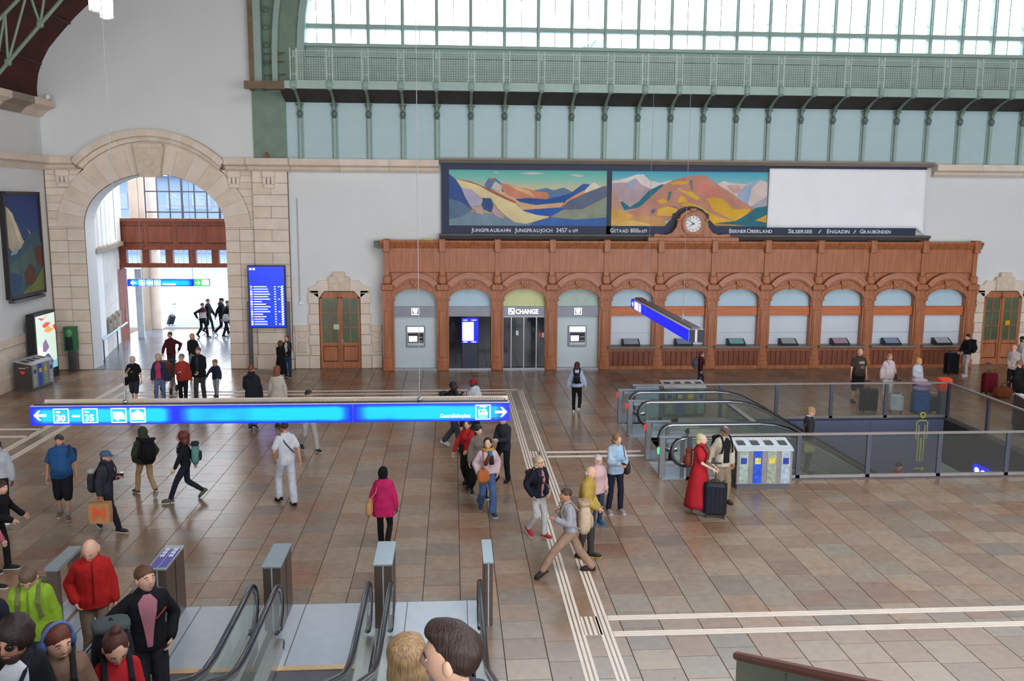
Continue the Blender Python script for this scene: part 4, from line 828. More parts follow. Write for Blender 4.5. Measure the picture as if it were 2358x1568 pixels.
def icon(kind, x, z, s):
    "polygons in a square of side s centred at x,z"
    h = s/2; out = []
    if kind == 'arrow_l': out = [[(x-h, z), (x-h*.2, z+h*.8), (x+h*.15, z+h*.8), (x-h*.35, z+h*.2), (x+h, z+h*.2), (x+h, z-h*.2), (x-h*.35, z-h*.2), (x+h*.15, z-h*.8), (x-h*.2, z-h*.8)]]
    elif kind == 'arrow_r': out = [[(2*x-a, c) for a, c in icon('arrow_l', x, z, s)[0]][::-1]]
    else:
        t = s*.06
        out = [[(x-h, z-h), (x-h+t, z-h), (x-h+t, z+h), (x-h, z+h)], [(x+h-t, z-h), (x+h, z-h), (x+h, z+h), (x+h-t, z+h)], [(x-h+t, z+h-t), (x+h-t, z+h-t), (x+h-t, z+h), (x-h+t, z+h)], [(x-h+t, z-h), (x+h-t, z-h), (x+h-t, z-h+t), (x-h+t, z-h+t)]]
        if kind == 'bus': out += [[(x-h*.7, z-h*.5), (x+h*.75, z-h*.5), (x+h*.72, z+h*.1), (x+h*.45, z+h*.5), (x-h*.7, z+h*.5)], [(x-h*.3, z-h*.72), (x, z-h*.72), (x, z-h*.5), (x-h*.3, z-h*.5)]]
        if kind == 'case': out += [[(x-h*.75, z-h*.65), (x+h*.75, z-h*.65), (x+h*.75, z+h*.3), (x+h*.4, z+h*.45), (x-h*.4, z+h*.45), (x-h*.75, z+h*.3)], [(x-h*.25, z+h*.45), (x+h*.25, z+h*.45), (x+h*.2, z+h*.7), (x-h*.2, z+h*.7)]]
        if kind == 'tram': out += [[(x-h*.6, z-h*.45), (x+h*.6, z-h*.45), (x+h*.6, z-h*.05), (x-h*.6, z-h*.05)], [(x-h*.6, z+h*.25), (x+h*.4, z+h*.25), (x+h*.4, z+h*.38), (x-h*.6, z+h*.38)], [(x-h*.6, z-h*.05), (x-h*.45, z-h*.05), (x-h*.45, z+h*.25), (x-h*.6, z+h*.25)], [(x-h*.1, z-h*.05), (x+h*.02, z-h*.05), (x+h*.02, z+h*.25), (x-h*.1, z+h*.25)], [(x+h*.2, z-h*.05), (x+h*.6, z-h*.05), (x+h*.4, z+h*.25), (x+h*.2, z+h*.25)], [(x-h*.5, z+h*.7), (x+h*.5, z+h*.7), (x+h*.5, z+h*.78), (x-h*.5, z+h*.78)], [(x-h*.6, z-h*.72), (x+h*.6, z-h*.72), (x+h*.6, z-h*.62), (x-h*.6, z-h*.62)], [(x+h*.05, z+h*.38), (x+h*.12, z+h*.38), (x+h*.25, z+h*.7), (x+h*.18, z+h*.7)]]
        if kind == 'track': out += [[(x-h*.65, z+h*.45), (x-h*.1, z+h*.4), (x-h*.1, z+h*.6), (x-h*.65, z+h*.68)]]
    return out
def cable(par, x, y, z0, z1=17.5):
    B().tube([(x, y, z0), (x, y, z1)], .006, 5).build('cable', mat('cable_grey', S(150, 150, 150), .5), par); B().tube([(x, y, z0), (x, y, z0+.25)], .018, 6).ell((x, y, z0+.05), .05, .05, .04, 8, 6).build('cable_fitting', STEEL, par)
bs = thing('hanging_sign', 'long blue light-box sign reading 30-35 and Centralbahnplatz hanging over the escalators', 'sign', (-2.9, 14.75, 2.8)); y0 = 14.5
zA, zB = 2.8, 3.1
B().box(-6.75, .93, y0+.01, y0+.14, zA, zB+.01).build('casing', ALU, bs)
B().box(-6.75, .93, y0+.52, y0+.56, zB-.1, zB).build('back_bar', ALU, bs)
for x in (-6.7, -4.48, -1.64, .9): B().box(x-.015, x+.015, y0+.1, y0+.54, zB-.06, zB-.03).build('cross_bar', ALU, bs)
B().box(-6.7, .9, y0+.02, y0+.05, zB+.02, zB+.04).build('cable_tray', BLACK, bs)
for a, c in ((-6.75, -4.485), (-4.475, -1.645), (-1.635, .93)): B().box(a, c, y0-.01, y0+.01, zA, zB).build('lit_panel', SGN, bs)
b = B(); yf = y0-.014
def ic(kind, x, z=2.95, s=.24):
    g = B()
    for p in icon(kind, x, z, s): g.prism(p, 'y', yf, yf+.005)
    g.build('symbol', EW, bs)
ic('arrow_l', -6.6, 2.96, .2); ic('track', -6.27, 2.95); ic('track', -5.82, 2.95); ic('bus', -5.37); ic('case', -5.07); ic('tram', .49, 2.95, .25); ic('arrow_r', .79, 2.95, .2)
B().box(-6.1, -5.98, yf, yf+.005, 2.93, 2.96).build('dash', EW, bs)
text(bs, '30', -6.355, yf, 2.865, .15, EW, bold=.003); text(bs, '35', -5.905, yf, 2.865, .15, EW, bold=.003); text(bs, 'Centralbahnplatz', -.22, yf, 2.865, .085, EW, width=.5, bold=.0008)
cable(bs, aty(289, 925, 14.6)[0], 14.6, zB); cable(bs, aty(966, 920, 14.6)[0], 14.6, zB)
b = B()
for k in range(150):
    x = -4.0+k*.0325; b.box(x-.004, x+.004, y0+.12, y0+.54, zB-.02, zB-.012)
o = b.build('top_grating', mat('spike_wire', S(206, 190, 176), .5), bs); o['kind'] = 'stuff'
s2 = thing('hanging_sign', 'long blue light-box sign hung crosswise near the ticket windows, seen from its end', 'sign', (6.4, 27, 2.75)); xs_ = 6.2
B().box(xs_+.01, xs_+.42, 23.1, 30.8, 2.75, 3.07).build('casing', ALU, s2)
B().box(xs_+.02, xs_+.16, 23.06, 23.1, 2.74, 3.07).box(xs_+.24, xs_+.42, 23.06, 23.1, 2.74, 3.07).build('end_cap', mat('sign_end', S(24, 28, 52), .5), s2)
for a, c, m in ((23.1, 25.0, SGD), (25.02, 28.4, SGD), (28.42, 30.8, SGN)): B().box(xs_-.01, xs_+.01, a, c, 2.76, 3.06).build('lit_panel', m, s2)
b = B()
for kd, yy in (('tram', 29.7), ('bus', 29.3), ('case', 30.05)):
    g = B()
    for p in icon(kd, yy, 2.91, .26): g.prism(p, 'x', xs_-.016, xs_-.01)
    g.build('symbol', EW, s2)
g = B()
for p in icon('arrow_l', 30.5, 2.91, .22): g.prism(p, 'x', xs_-.016, xs_-.01)
g.build('symbol', EW, s2)
B().box(xs_+.1, xs_+.34, 23.2, 30.7, 3.07, 3.12).build('cable_tray', STEELD, s2)
cable(s2, 6.42, 29.2, 3.07); cable(s2, 6.42, 24.6, 3.07)
s3 = thing('lobby_sign', 'blue and green exit sign hanging in the entrance doorway', 'sign', (-12, 40, 2.9)); pa, pb_ = aty(293, 643, 40), aty(480, 659, 40)
xa, xb, zb_, za_ = pa[0], pb_[0], pa[2], pb_[2]; xm = xa+(xb-xa)*.82
B().box(xa, xb, 40.01, 40.3, za_, zb_).build('casing', STEELD, s3); B().box(xa, xm, 39.99, 40.01, za_, zb_).build('lit_panel', SGN, s3); B().box(xm+.01, xb, 39.99, 40.01, za_, zb_).build('green_panel', emit('exit_green', S(60, 190, 80), 1.0), s3)
b = B(); hz = (za_+zb_)/2; hh = (zb_-za_)
for p in icon('arrow_l', xa+.25, hz, hh*.8): B().prism(p, 'y', 39.98, 39.99).build('symbol', EW, s3)
for q, kd in ((.62, 'tram'), (.95, 'bus'), (1.28, 'case')):
    g = B()
    for p in icon(kd, xa+q, hz, hh*.85): g.prism(p, 'y', 39.98, 39.99)
    g.build('symbol', EW, s3)
B().box(xa+1.5, xa+2.05, 39.98, 39.99, za_+.05, za_+.12).build('text_bar', EW, s3); B().box(xm+.35, xm+.65, 39.98, 39.99, hz-.1, hz+.12).build('symbol', EW, s3)
for p in icon('arrow_r', xm+.18, hz, hh*.7): B().prism(p, 'y', 39.98, 39.99).build('symbol', EW, s3)
for x in (xa+.6, xb-.7): B().tube([(x, 40.15, zb_), (x, 40.15, 10.9)], .01, 5).build('cable', STEELD, s3)
oz = thing('roof_lettering', 'large station letters standing outside, read backwards through the lobby window', 'lettering', (-12, 45.4, 5.6))
text(oz, 'SBB CFF FFS', -9.2, 45.4, 6.1, .75, mat('letter_blue', S(150, 176, 206), .6), mirror=True, width=4.6, ext=.05)
B().box(-14.9, -7.4, 45.45, 45.55, 6.0, 6.08).build('letter_rack', STEELL, oz)
# pendant lamp clusters: the first hangs in view, the others are unseen, added for warmth
gl = emit('lamp_glow', (1, .94, .84, 1), 5)
for i, (px_, py_, wd_) in enumerate(((-8.72, 24, 'above the blue-polo man'), (-8.72, 10, 'near the gallery, added unseen for warm light'), (9.1, 24, 'over the stairwell, added unseen for warm light'), (9.1, 10, 'before the gallery stairs, added unseen for warm light'), (26, 24, 'by the far side wall, added unseen for warm light'), (26, 10, 'in the far corner of the gallery, added unseen for warm light'))):
    pl = thing('pendant_lamp', 'cluster of glowing glass cylinder lamps under the vault '+wd_, 'lamp', (px_, py_, 10.9), group='pendant lamps of the hall')
    for dx, dy, z in ((-.12, 0, 11.0), (.12, .05, 10.84), (-.05, .25, 11.0), (.15, -.2, 11.05)):
        c = (px_+dx, py_+dy, z if i == 0 else z+3); B().lathe([(.1, 0), (.15, .02), (.16, .4), (.15, .85), (.08, .9)], c, 14).build('lamp_glass', gl, pl, smooth=True); B().lathe([(.09, -.015), (.13, .0), (.13, .03)], c, 14).build('lamp_ring', STEEL, pl)
    h = 0 if i == 0 else 3
    B().tube([(px_, py_, 11.8+h), (px_, py_, vz(px_)-.1 if i else 14.6)], .03, 6).build('lamp_stem', STEELD, pl); B().lathe([(.32, 11.85), (.32, 11.95), (.05, 12.05)], (px_, py_, h), 14).build('lamp_crown', STEELD, pl)
    l = bpy.data.lights.new('lamp_bulb', 'POINT'); l.energy = 130; l.color = (1, .74, .5); l.shadow_soft_size = .5; o = bpy.data.objects.new('lamp_bulb', l); COL.objects.link(o); o.parent = pl; o.location = (0, 0, -.5+h)
# ================================================================ things on the left wall
pt_ = thing('wall_painting', 'tall framed painting of a snowy golden peak above dark slopes on the side wall', 'painting', (XL, 32.3, 3.05)); xf_ = XL+.12
def lw(name, m, poly, x, par, t=.01): return B().prism(poly, 'x', x, x+t).build(name, m, par)
Y0, Y1, Z0, Z1 = 31.0, 33.55, 3.08, 6.55
B().box(XL, xf_, Y0, Y1, Z0, Z1).build('backing', BLACK, pt_)
FRB = mat('painting_frame', S(30, 24, 24), .5)
for a in ((Y0-.06, Y0+.05, Z0-.06, Z1+.06), (Y1-.05, Y1+.06, Z0-.06, Z1+.06), (Y0, Y1, Z0-.06, Z0+.05), (Y0, Y1, Z1-.05, Z1+.06)): B().box(XL, xf_+.05, *a).build('frame_bar', FRB, pt_)
lw('painted_sky', grad('deep_sky', ((0, (60, 92, 130)), (.5, (46, 72, 120)), (1, (36, 58, 112)))), [(Y0+.05, Z0+.05), (Y1-.05, Z0+.05), (Y1-.05, Z1-.05), (Y0+.05, Z1-.05)], xf_, pt_)
def pn(pts): return [(Y0+.05+a*2.45, Z0+.05+c*3.35) for a, c in pts]
for i, (c, pts) in enumerate((((190, 176, 150), [(0,.9),(.12,.86),(.32,.7),(.45,.55),(.6,.5),(.3,.45),(.2,.4),(0,.5)]), ((214, 200, 170), [(.05,.88),(.2,.82),(.36,.62),(.4,.5),(.3,.55),(.22,.7)]), ((206, 170, 100), [(.6,.66),(.75,.58),(.95,.5),(.8,.48)]), ((150, 160, 170), [(.05,.42),(.3,.5),(.25,.4),(.1,.36)]), ((52, 86, 96), [(0,.4),(.3,.42),(.6,.6),(.9,.62),(1,.5),(1,0),(0,0)]), ((70, 96, 90), [(0,.3),(.4,.4),(.7,.5),(.9,.3),(.4,.1),(0,.1)]), ((96, 52, 36), [(.75,.44),(1,.48),(1,.25),(.8,.28)]), ((92, 48, 34), [(.4,.2),(.6,.3),(.75,.22),(.7,.08),(.45,.08)]), ((104, 112, 52), [(.4,.04),(.7,.1),(1,.26),(1,0),(.3,0)]), ((40, 70, 110), [(0,.02),(.25,.04),(.35,.18),(0,.25)]))):
    lw('painted_shape', paint('%02x%02x%02x' % c, c), pn(pts), xf_+.012+.003*i, pt_, .004)
B().box(XL, XL+.2, Y0+.1, Y1-.1, Z0-.2, Z0-.1).build('picture_ledge', STEELD, pt_)
lb = thing('poster_lightbox', 'black free-standing light box with a bright flowered travel poster', 'light box', (XL+.4, 32.5, 0)); xl = XL+.5
B().bbox(XL+.22, xl, 31.7, 33.4, .0, 2.42, .02).build('casing', BLACK, lb)
def lq(name, c, pts, i, k=.8): B().prism([(31.8+a*1.5, .35+z*1.98) for a, z in pts], 'x', xl+.002*i, xl+.002*i+.004).build(name, emit('poster_%02x%02x%02x' % c, S(c), k), lb)
lq('poster', (196, 214, 200), [(0,0),(1,0),(1,1),(0,1)], 1)
for i, (c, pts) in enumerate((((120, 180, 190), [(0,0),(1,0),(1,.14),(.6,.1),(0,.2)]), ((58, 74, 130), [(.05,.05),(.6,.02),(.8,.12),(.55,.3),(.1,.28)]), ((222, 226, 214), [(0,.2),(.5,.3),(.7,.25),(.4,.4),(0,.5)]), ((126, 92, 136), [(.25,.36),(.4,.33),(.6,.4),(.45,.56),(.3,.5)]), ((210, 50, 30), [(.1,.97),(.4,.94),(.7,1),(.3,.9)]), ((216, 64, 36), [(.3,.82),(.5,.86),(.75,.84),(.6,.78),(.4,.76)]), ((226, 150, 70), [(.35,.72),(.6,.78),(.9,.7),(.6,.66)]), ((200, 48, 34), [(.85,.76),(1,.8),(1,.64)]))): lq('poster_shape', c, pts, i+2)
gb = thing('validator_box', 'green box on a grey post against the stone pier of the arch', 'box', (-14.2, 34.1, 0))
GB = mat('box_bright_green', S(16, 104, 62), .45)
B().box(-14.4, -14.0, 33.95, 34.25, .78, 1.68).build('housing', GB, gb); B().box(-14.34, -14.08, 33.93, 33.96, .82, 1.3).build('dark_slot', BLACK, gb); B().ell((-14.2, 33.95, 1.46), .12, .05, .16, 12, 8).build('round_dial', mat('dial_green', S(90, 140, 90), .4), gb); B().bbox(-14.32, -14.02, 34.0, 34.25, 0, .8, .02).build('post', STEELD, gb)
hr = thing('lobby_handrail', 'pale blue steel handrail along the stone wall of the entrance lobby', 'handrail', (-14.1, 37, 0))
HRB = mat('handrail_blue', S(150, 180, 206), .35, metal=.5)
pA, pB2 = (LW(35.8)+.18, 35.8), (LW(39.1)+.18, 39.1)
for p in (pA, pB2): B().tube([(p[0], p[1], 0), (p[0], p[1], .95)], .03, 8).build('post', mat('handrail_post', S(80, 96, 124), .4), hr)
B().tube([(pA[0], pA[1]-.1, .92), (pB2[0]-.1, 40.6, .95)], .045, 8).build('rail', HRB, hr)
o = B().ell((-14.35, 33.9, 9.95), .09, .09, .1, 10, 8).box(-14.4, -14.3, 33.8, 34.0, 9.83, 9.88).build('security_camera', WHITE, smooth=True); tag(o, 'small white dome camera standing on the cornice below the vault', 'camera')
o = B().box(-6.83, -6.75, YW-.3, YW-.2, 7.88, 8.02).ell((-6.79, YW-.25, 8.04), .05, .05, .07, 8, 6).build('warning_beacon', mat('beacon_red', S(150, 40, 40), .4)); tag(o, 'tiny red warning beacon on the cornice above the pilaster', 'beacon')
# ================================================================ recycling stations
def bin_parts():
    r = B(); w = .635; parts = []
    parts.append(('body', B().prism([(-.3, .12), (.3, .12), (.3, 1.02), (-.3, .93)], 'x', -w, w), mat('bin_dark', S(72, 66, 64), .45, metal=.3)))
    parts.append(('plinth', B().box(-w+.04, w-.04, -.27, .27, 0, .12), STEELD))
    parts.append(('front_sheet', B().box(-w+.01, w-.01, -.315, -.3, .13, .93), mat('bin_front', S(134, 128, 124), .4, metal=.5)))
    parts.append(('top_sheet', B().prism([(-.33, .93), (-.2, .97), (.31, 1.05), (.31, 1.02), (-.33, .9)], 'x', -w-.01, w+.01), STEELL))
    for k in range(4):
        x = -w+.16+.317*k; c = (S(170, 186, 176), S(24, 74, 196), S(160, 170, 150), S(176, 190, 206))[k]; ic_ = (S(20, 50, 150), S(206, 190, 80), S(214, 190, 60), S(20, 44, 150))[k]
        parts.append(('label_strip', B().box(x-.1, x+.1, -.322, -.315, .15, .92), mat('strip_%d' % k, c, .5, col2=tuple(q*.55 for q in c[:3])+(1,) if k != 1 else None, var=.35, scale=14, detail=2)))
        parts.append(('label_symbol', B().box(x-.065, x+.065, -.328, -.322, .6, .74), mat('symbol_%d' % k, ic_, .5, var=.3, scale=22)))
        parts.append(('opening', B().prism([(-.12+.0, .985), (.12, 1.022), (.12, 1.03), (-.12, .993)], 'x', x-.09, x+.09), BLACK))
        g = B()
        for q in range(4): g.prism([(.1, 1.02), (.2, 1.035), (.2, 1.055), (.1, 1.04)], 'x', x-.08+.045*q, x-.06+.045*q)
        parts.append(('flap', g, mat('flap_metal', S(226, 214, 196), .3, metal=.6)))
    g = B(); 
    for k in range(10): pass
    hx = []
    for k in range(20):
        t = 2*math.pi*k/20; hx.append((.05*math.sin(t)**3*1.6, .66+.05*(13*math.cos(t)-5*math.cos(2*t)-2*math.cos(3*t)-math.cos(4*t))/13))
    g.prism(hx, 'x', -w-.006, -w-.001); g.box(-w-.006, -w-.001, -.2, -.12, .82, .85)
    parts.append(('heart_mark', g, emit('bin_red', S(206, 26, 24), .6)))
    parts.append(('slogan', B().box(-w-.006, -w-.001, -.1, .12, .8, .815), WHITE))
    return parts
BP = [(n_, g.mesh(n_, m), ) for n_, g, m in bin_parts()]
def bin_at(x, y, rz, lab):
    t = thing('recycling_bin', lab, 'recycling bin', (x, y, 0), rz, 'recycling stations')
    last = t
    for n_, me in BP:
        o = bpy.data.objects.new(n_, me); COL.objects.link(o); o.parent = last if n_ == 'label_symbol' else t
        if n_ == 'label_strip': last = o
bin_at(6.98, 19.42, math.radians(-2), 'four-slot steel recycling station beside the woman in the red dress')
bin_at(6.9, 26.15, math.radians(0), 'four-slot steel recycling station behind the far glass railing of the stairwell')
bin_at(XL+.72, 30.95, math.radians(83), 'four-slot recycling station standing before the poster light box')
bin_at(16.2, 23.6, math.radians(75), 'four-slot recycling station outside the end railing of the stairwell near the holdall')
ob = thing('litter_bin', 'bright orange litter bin on a grey post at the corner of the railing', 'bin', (15.0, 26.0, 0)); OR = mat('orange_plastic', S(226, 64, 22), .45)
B().bbox(14.78, 15.16, 25.85, 26.18, .72, 1.15, .04).build('orange_box', OR, ob); B().bbox(14.84, 15.1, 25.9, 26.14, 0, .72, .02).build('post', mat('bin_post', S(78, 92, 104), .4), ob)
# ================================================================ escalators
DECK = mat('deck_steel', S(170, 166, 160), .35, metal=.7, var=.05)
STEP = mat('step_metal', S(104, 104, 108), .5, metal=.6, bump=.6, bscale=60)
COMB = mat('comb_brass', S(216, 178, 132), .4, metal=.5)
EGL = glass('balustrade_glass', (.78, .84, .80, 1), .05)
PANELB = mat('skirt_blue_grey', S(140, 152, 164), .4, metal=.4)
class Esc:
    def __init__(s, lab, P0, d, lat, half, s0, slope, s_end, comb, newel, group, lip=0., h=.95):
        s.P0, s.d, s.l, s.half, s.s0, s.k, s.end, s.h = np.array(P0, float), np.array(d, float), np.array(lat, float), half, s0, slope, s_end, h
        c = s.W(newel, 0, 0); s.o = thing('escalator', lab, 'escalator', c, group=group)
        w = half-.08
        def strip(t0, t1, sz, name, m, par=None):   # sz: list of (s,z0,z1)
            b = B()
            for i in range(len(sz)-1):
                (a, z0, z1), (e, y0, y1) = sz[i], sz[i+1]
                P = [s.W(a, t0, z0), s.W(e, t0, y0), s.W(e, t0, y1), s.W(a, t0, z1), s.W(a, t1, z0), s.W(e, t1, y0), s.W(e, t1, y1), s.W(a, t1, z1)]
                b.add(P, [(0,1,2,3),(7,6,5,4),(0,4,5,1),(3,2,6,7),(0,3,7,4),(1,5,6,2)])
            return b.build(name, m, par or s.o)
        strip(-half-.1, half+.1, [(lip, -.05, .004), (comb-.12, -.05, .004)], 'landing_plate', STEELL)
        strip(-half+.16, -half+.175, [(lip, .003, .006), (comb-.12, .003, .006)], 'plate_joint', STEELD); strip(half-.175, half-.16, [(lip, .003, .006), (comb-.12, .003, .006)], 'plate_joint', STEELD)
        strip(-w, w, [(comb-.12, -.05, .012), (comb, -.05, .012)], 'comb', COMB)
        k = 0; q = comb
        while q < s_end-.1 and k < 30:
            z = s.z(q+.2); strip(-w+.02, w-.02, [(q, z-.3, z), (q+.4, z-.3, z)], 'step', STEP); q += .4; k += 1
        N = 26; S_ = [newel+.32+(s_end-newel-.32)*i/N for i in range(N+1)]
        for sg in (-1, 1):
            t = sg*half; z0 = .05
            # handrail: round newel end, then along the balustrade
            pts = []; R_ = h/2-.14
            for i in range(11):
                a = -math.pi*.62+math.pi*1.12*i/10; pts.append(s.W(newel+R_-R_*math.cos(a), t, h-R_+R_*math.sin(a)))
            pts += [s.W(q, t, h+s.z(q)) for q in S_ if q > newel+R_+.1]
            B().tube(pts, .04, 8, r2=.62).build('handrail', RUBBER, s.o, smooth=True)
            pin = [s.W(0, 0, 0)]
            tr_ = []
            for i in range(11):
                a = -math.pi*.62+math.pi*1.12*i/10; r_ = R_-.05; tr_.append(s.W(newel+R_-r_*math.cos(a), t, h-R_+r_*math.sin(a)))
            tr_ += [s.W(q, t, h-.05+s.z(q)) for q in S_ if q > newel+R_+.1]
            B().tube(tr_, .03, 6).build('rail_track', STEEL, s.o)
            # glass
            b = B(); g0 = newel+.07; pr = []
            pr.append((g0, h-R_-.12, h-R_+.12)); pr.append((g0+.1, .3, h-.16)); pr.append((newel+R_, .2, h-.07))
            pr += [(q, .2+s.z(q), h-.07+s.z(q)) for q in S_ if q > newel+R_+.1]
            for i in range(len(pr)-1):
                (a, x0, x1), (e, y0, y1) = pr[i], pr[i+1]
                b.add([s.W(a, t-.006, x0), s.W(e, t-.006, y0), s.W(e, t-.006, y1), s.W(a, t-.006, x1)], [(0,1,2,3)])
            b.build('glass_panel', EGL, s.o)
            sk = [(q, s.z(q)-.35, s.z(q)+.2) for q in ([comb-.55, comb]+[q for q in S_ if q > comb+.05])]
            strip(t-.09, t+.09, sk, 'skirt_deck', DECK)
            B().tube([s.W(comb-.56, t*.86, .1), s.W(comb-.56, t*1.1, .1)], .09, 4).build('skirt_inlet', BLACK, s.o)
    def z(s, q):
        e = q-s.s0; w = .55
        if e < -w: return 0
        if e > w: return s.k*e
        return s.k*(e+w)**2/(4*w)
    def W(s, q, t, z): return s.P0+s.d*q+s.l*t+np.array([0, 0, z])
PXS = [-5.9, -4.36, -2.7, -1.06, .52]
NE = []
lab = ['escalator up to the gallery carrying the man in the lime jacket', 'escalator to the gallery on which the man in the black jacket stands', 'empty escalator to the gallery between two bronze pillars', 'escalator to the gallery below the blonde woman and the dark-haired man']
for k in range(4):
    c = (PXS[k]+PXS[k+1])/2
    NE.append(Esc(lab[k], (c, 13.75, 0), (0, -1, 0), (1, 0, 0), .645, 3.85, .485, 13.9, 2.07, 1.12, 'escalators up to the gallery'))
mz = B().box(-16, 33, -8, -.15, 4.5, 4.8).build('floor_gallery', mat('gallery_floor', S(140, 130, 120), .6)); tag(mz, 'upper gallery floor at the top of the escalators', kind='structure')
plab = ['with a blue notice on its slanted top', 'between the empty escalator and the man in black', 'between the empty escalator and the blonde woman', 'narrow, beside the outer escalator']
for k in range(1, 5):
    x = PXS[k]; w = .13 if k < 4 else .065
    t = thing('escalator_pillar', 'bronze pillar with a flat steel top, '+plab[k-1], 'pillar', (x, 13.3, 0), group='pillars at the foot of the escalators')
    B().bbox(x-w, x+w, 12.86, 13.75, 0, 1.0, .01).build('body', BRONZE, t); B().box(x-w-.012, x+w+.012, 12.84, 13.77, 1.0, 1.025).build('steel_cap', mat('cap_steel', S(150, 162, 168), .35, metal=.5), t)
    B().box(x+w, x+w+.004, 13.28, 13.3, .05, 1.0).build('panel_joint', BLACK, t); B().box(x-.01, x+.01, 12.85, 12.862, 0, 1.0).build('panel_joint', STEELL, t)
    if k == 1:
        for dx in (-.065, .065): B().box(x+dx-.055, x+dx+.055, 12.9, 13.62, 1.025, 1.029).build('blue_notice', mat('notice_blue', S(70, 66, 150), .5), t)
        for dx in (-.085, -.05, .045, .08):
            for yy in (13.3, 13.42, 13.54): B().box(x+dx-.012, x+dx+.012, yy, yy+.09, 1.029, 1.032).build('notice_line', WHITE, t)
t = thing('entry_frame', 'open steel frame with a flat cap beside the escalator with the red-jacketed man', 'frame', (-5.9, 13.4, 0))
B().box(-6.0, -5.8, 12.94, 13.8, .98, 1.03).build('steel_cap', MC['cap_steel'], t); B().box(-5.98, -5.82, 13.66, 13.78, 0, .98).build('post', BRONZE, t); B().box(-5.98, -5.82, 12.95, 13.05, 0, .98).build('post', BRONZE, t); B().box(-5.94, -5.9, 13.05, 13.66, .05, .3).build('low_panel', STEELL, t)
t = thing('stair_balustrade', 'green glass stair balustrade with a wooden handrail', 'balustrade', (2.25, 5, 0))
zs = lambda y: 2.905+.459*(6.4-y)-1.18
ya, yb_ = 6.4, 2.2; A1 = [(ya, zs(ya)-.2), (yb_, zs(yb_)-.2)]
gp = B().prism([(ya, zs(ya)-.1), (yb_, zs(yb_)-.1), (yb_, zs(yb_)+1.16), (ya, zs(ya)+1.16)], 'x', 2.19, 2.21).build('glass_panel', mat('green_screen_glass', S(112, 122, 100), .1, var=.04, spec=.6), t)
B().tube([(2.2, ya+.02, zs(ya)+1.18), (2.2, yb_, zs(yb_)+1.18)], .035, 8).build('handrail', mat('rail_wood', S(116, 66, 50), .4), t)
for q in (5.4, 4.3, 3.2): B().box(2.185, 2.215, q-.01, q+.01, zs(q)-.1, zs(q)+1.14).build('glass_joint', STEELD, t)
B().prism([(ya+.1, 0), (yb_, 0), (yb_, zs(yb_)), (ya+.1, zs(ya))], 'x', 2.15, 2.31).build('stringer', STONEG, t)
# ---------------------------------------------------------------- stairwell down to the underpass
x0, x1, y0, y1 = PIT; ZP = -3.95
ws = struct('wall_stairwell', 'dark blue-grey walls of the stairwell going down to the underpass', (10, 22.7, ZP))
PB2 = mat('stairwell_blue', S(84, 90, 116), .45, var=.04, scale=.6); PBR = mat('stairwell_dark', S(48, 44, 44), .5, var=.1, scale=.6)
xa = x0
for k in range(4): B().box(xa+2.295*k+.004, xa+2.295*(k+1)-.004, y1-.02, y1+.13, ZP, -.03).build('wall_panel', PB2, ws)
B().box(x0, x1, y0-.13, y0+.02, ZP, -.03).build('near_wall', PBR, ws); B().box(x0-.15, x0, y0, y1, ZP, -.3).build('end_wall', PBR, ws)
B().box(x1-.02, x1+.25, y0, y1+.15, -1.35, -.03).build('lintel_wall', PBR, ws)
B().box(x0, x1+9, y0-.15, y1+6, ZP-.2, ZP).build('underpass_floor', mat('underpass_floor', S(150, 158, 150), .4), ws)
B().box(x1+.25, x1+9, y0-.15, y1+6, -1.3, -1.15).build('underpass_ceiling', WHITE, ws); B().box(x1+9, x1+9.2, y0-.15, y1+6, ZP, -1.2).build('underpass_end', WHITE, ws)
B().box(x1+.3, x1+9, y1+5.9, y1+6, ZP, -1.2).build('underpass_side', mat('underpass_wall', S(190, 200, 190), .5), ws); B().box(x1+.3, x1+9, y0-.25, y0-.15, ZP, -1.2).build('underpass_side', MC['underpass_wall'], ws)
ul = thing('underpass_light', 'lit ceiling lamp of the underpass below the stairwell', 'lamp', (x1+2.5, 25, -1.3)); B().box(x1+1.5, x1+3.5, 24.4, 25.6, -1.38, -1.33).build('lamp_glass', emit('underpass_lamp', (.9, 1, .9, 1), 4), ul); B().box(x1+1.45, x1+3.55, 24.35, 25.65, -1.33, -1.305).build('lamp_tray', STEEL, ul)
us = thing('underpass_sign', 'small bright blue lit sign on the dark stairwell wall', 'sign', (14.7, 24, -1)); 
pa, pb_ = atx(2241, 1068, 14.6), atx(2289, 1089, 14.6); us.location = (14.7, pa[1], pa[2]-.4)
B().box(14.6, 14.72, pb_[1], pa[1], pa[2]-.28, pa[2]).build('lit_panel', emit('under_blue', S(10, 20, 230), 1.), us)
for q_ in (.2, .5): B().ell((14.595, pa[1]-q_, pa[2]-.13), .01, .12, .09, 10, 6).build('symbol', EW, us)
B().box(14.7, 14.78, pa[1]-.5, pa[1]-.3, pa[2]-.2, pa[2]-.1).build('wall_bracket', STEELD, us)
pg = thing('wall_pictogram', 'yellow-green outline of a standing figure above an arrow on the stairwell wall', 'pictogram', (14.1, y1-.02, -1.6)); PG = mat('pictogram_green', S(176, 180, 88), .5)
yy = y1-.015; X = 14.1
def ln(pts, n_): B().tube([(X+a, yy, z) for a, z in pts], .022, 5).build(n_, PG, pg)
ln([(.07*math.cos(t), .1+.08*math.sin(t)) for t in [2*math.pi*k/12 for k in range(13)]], 'head_ring')
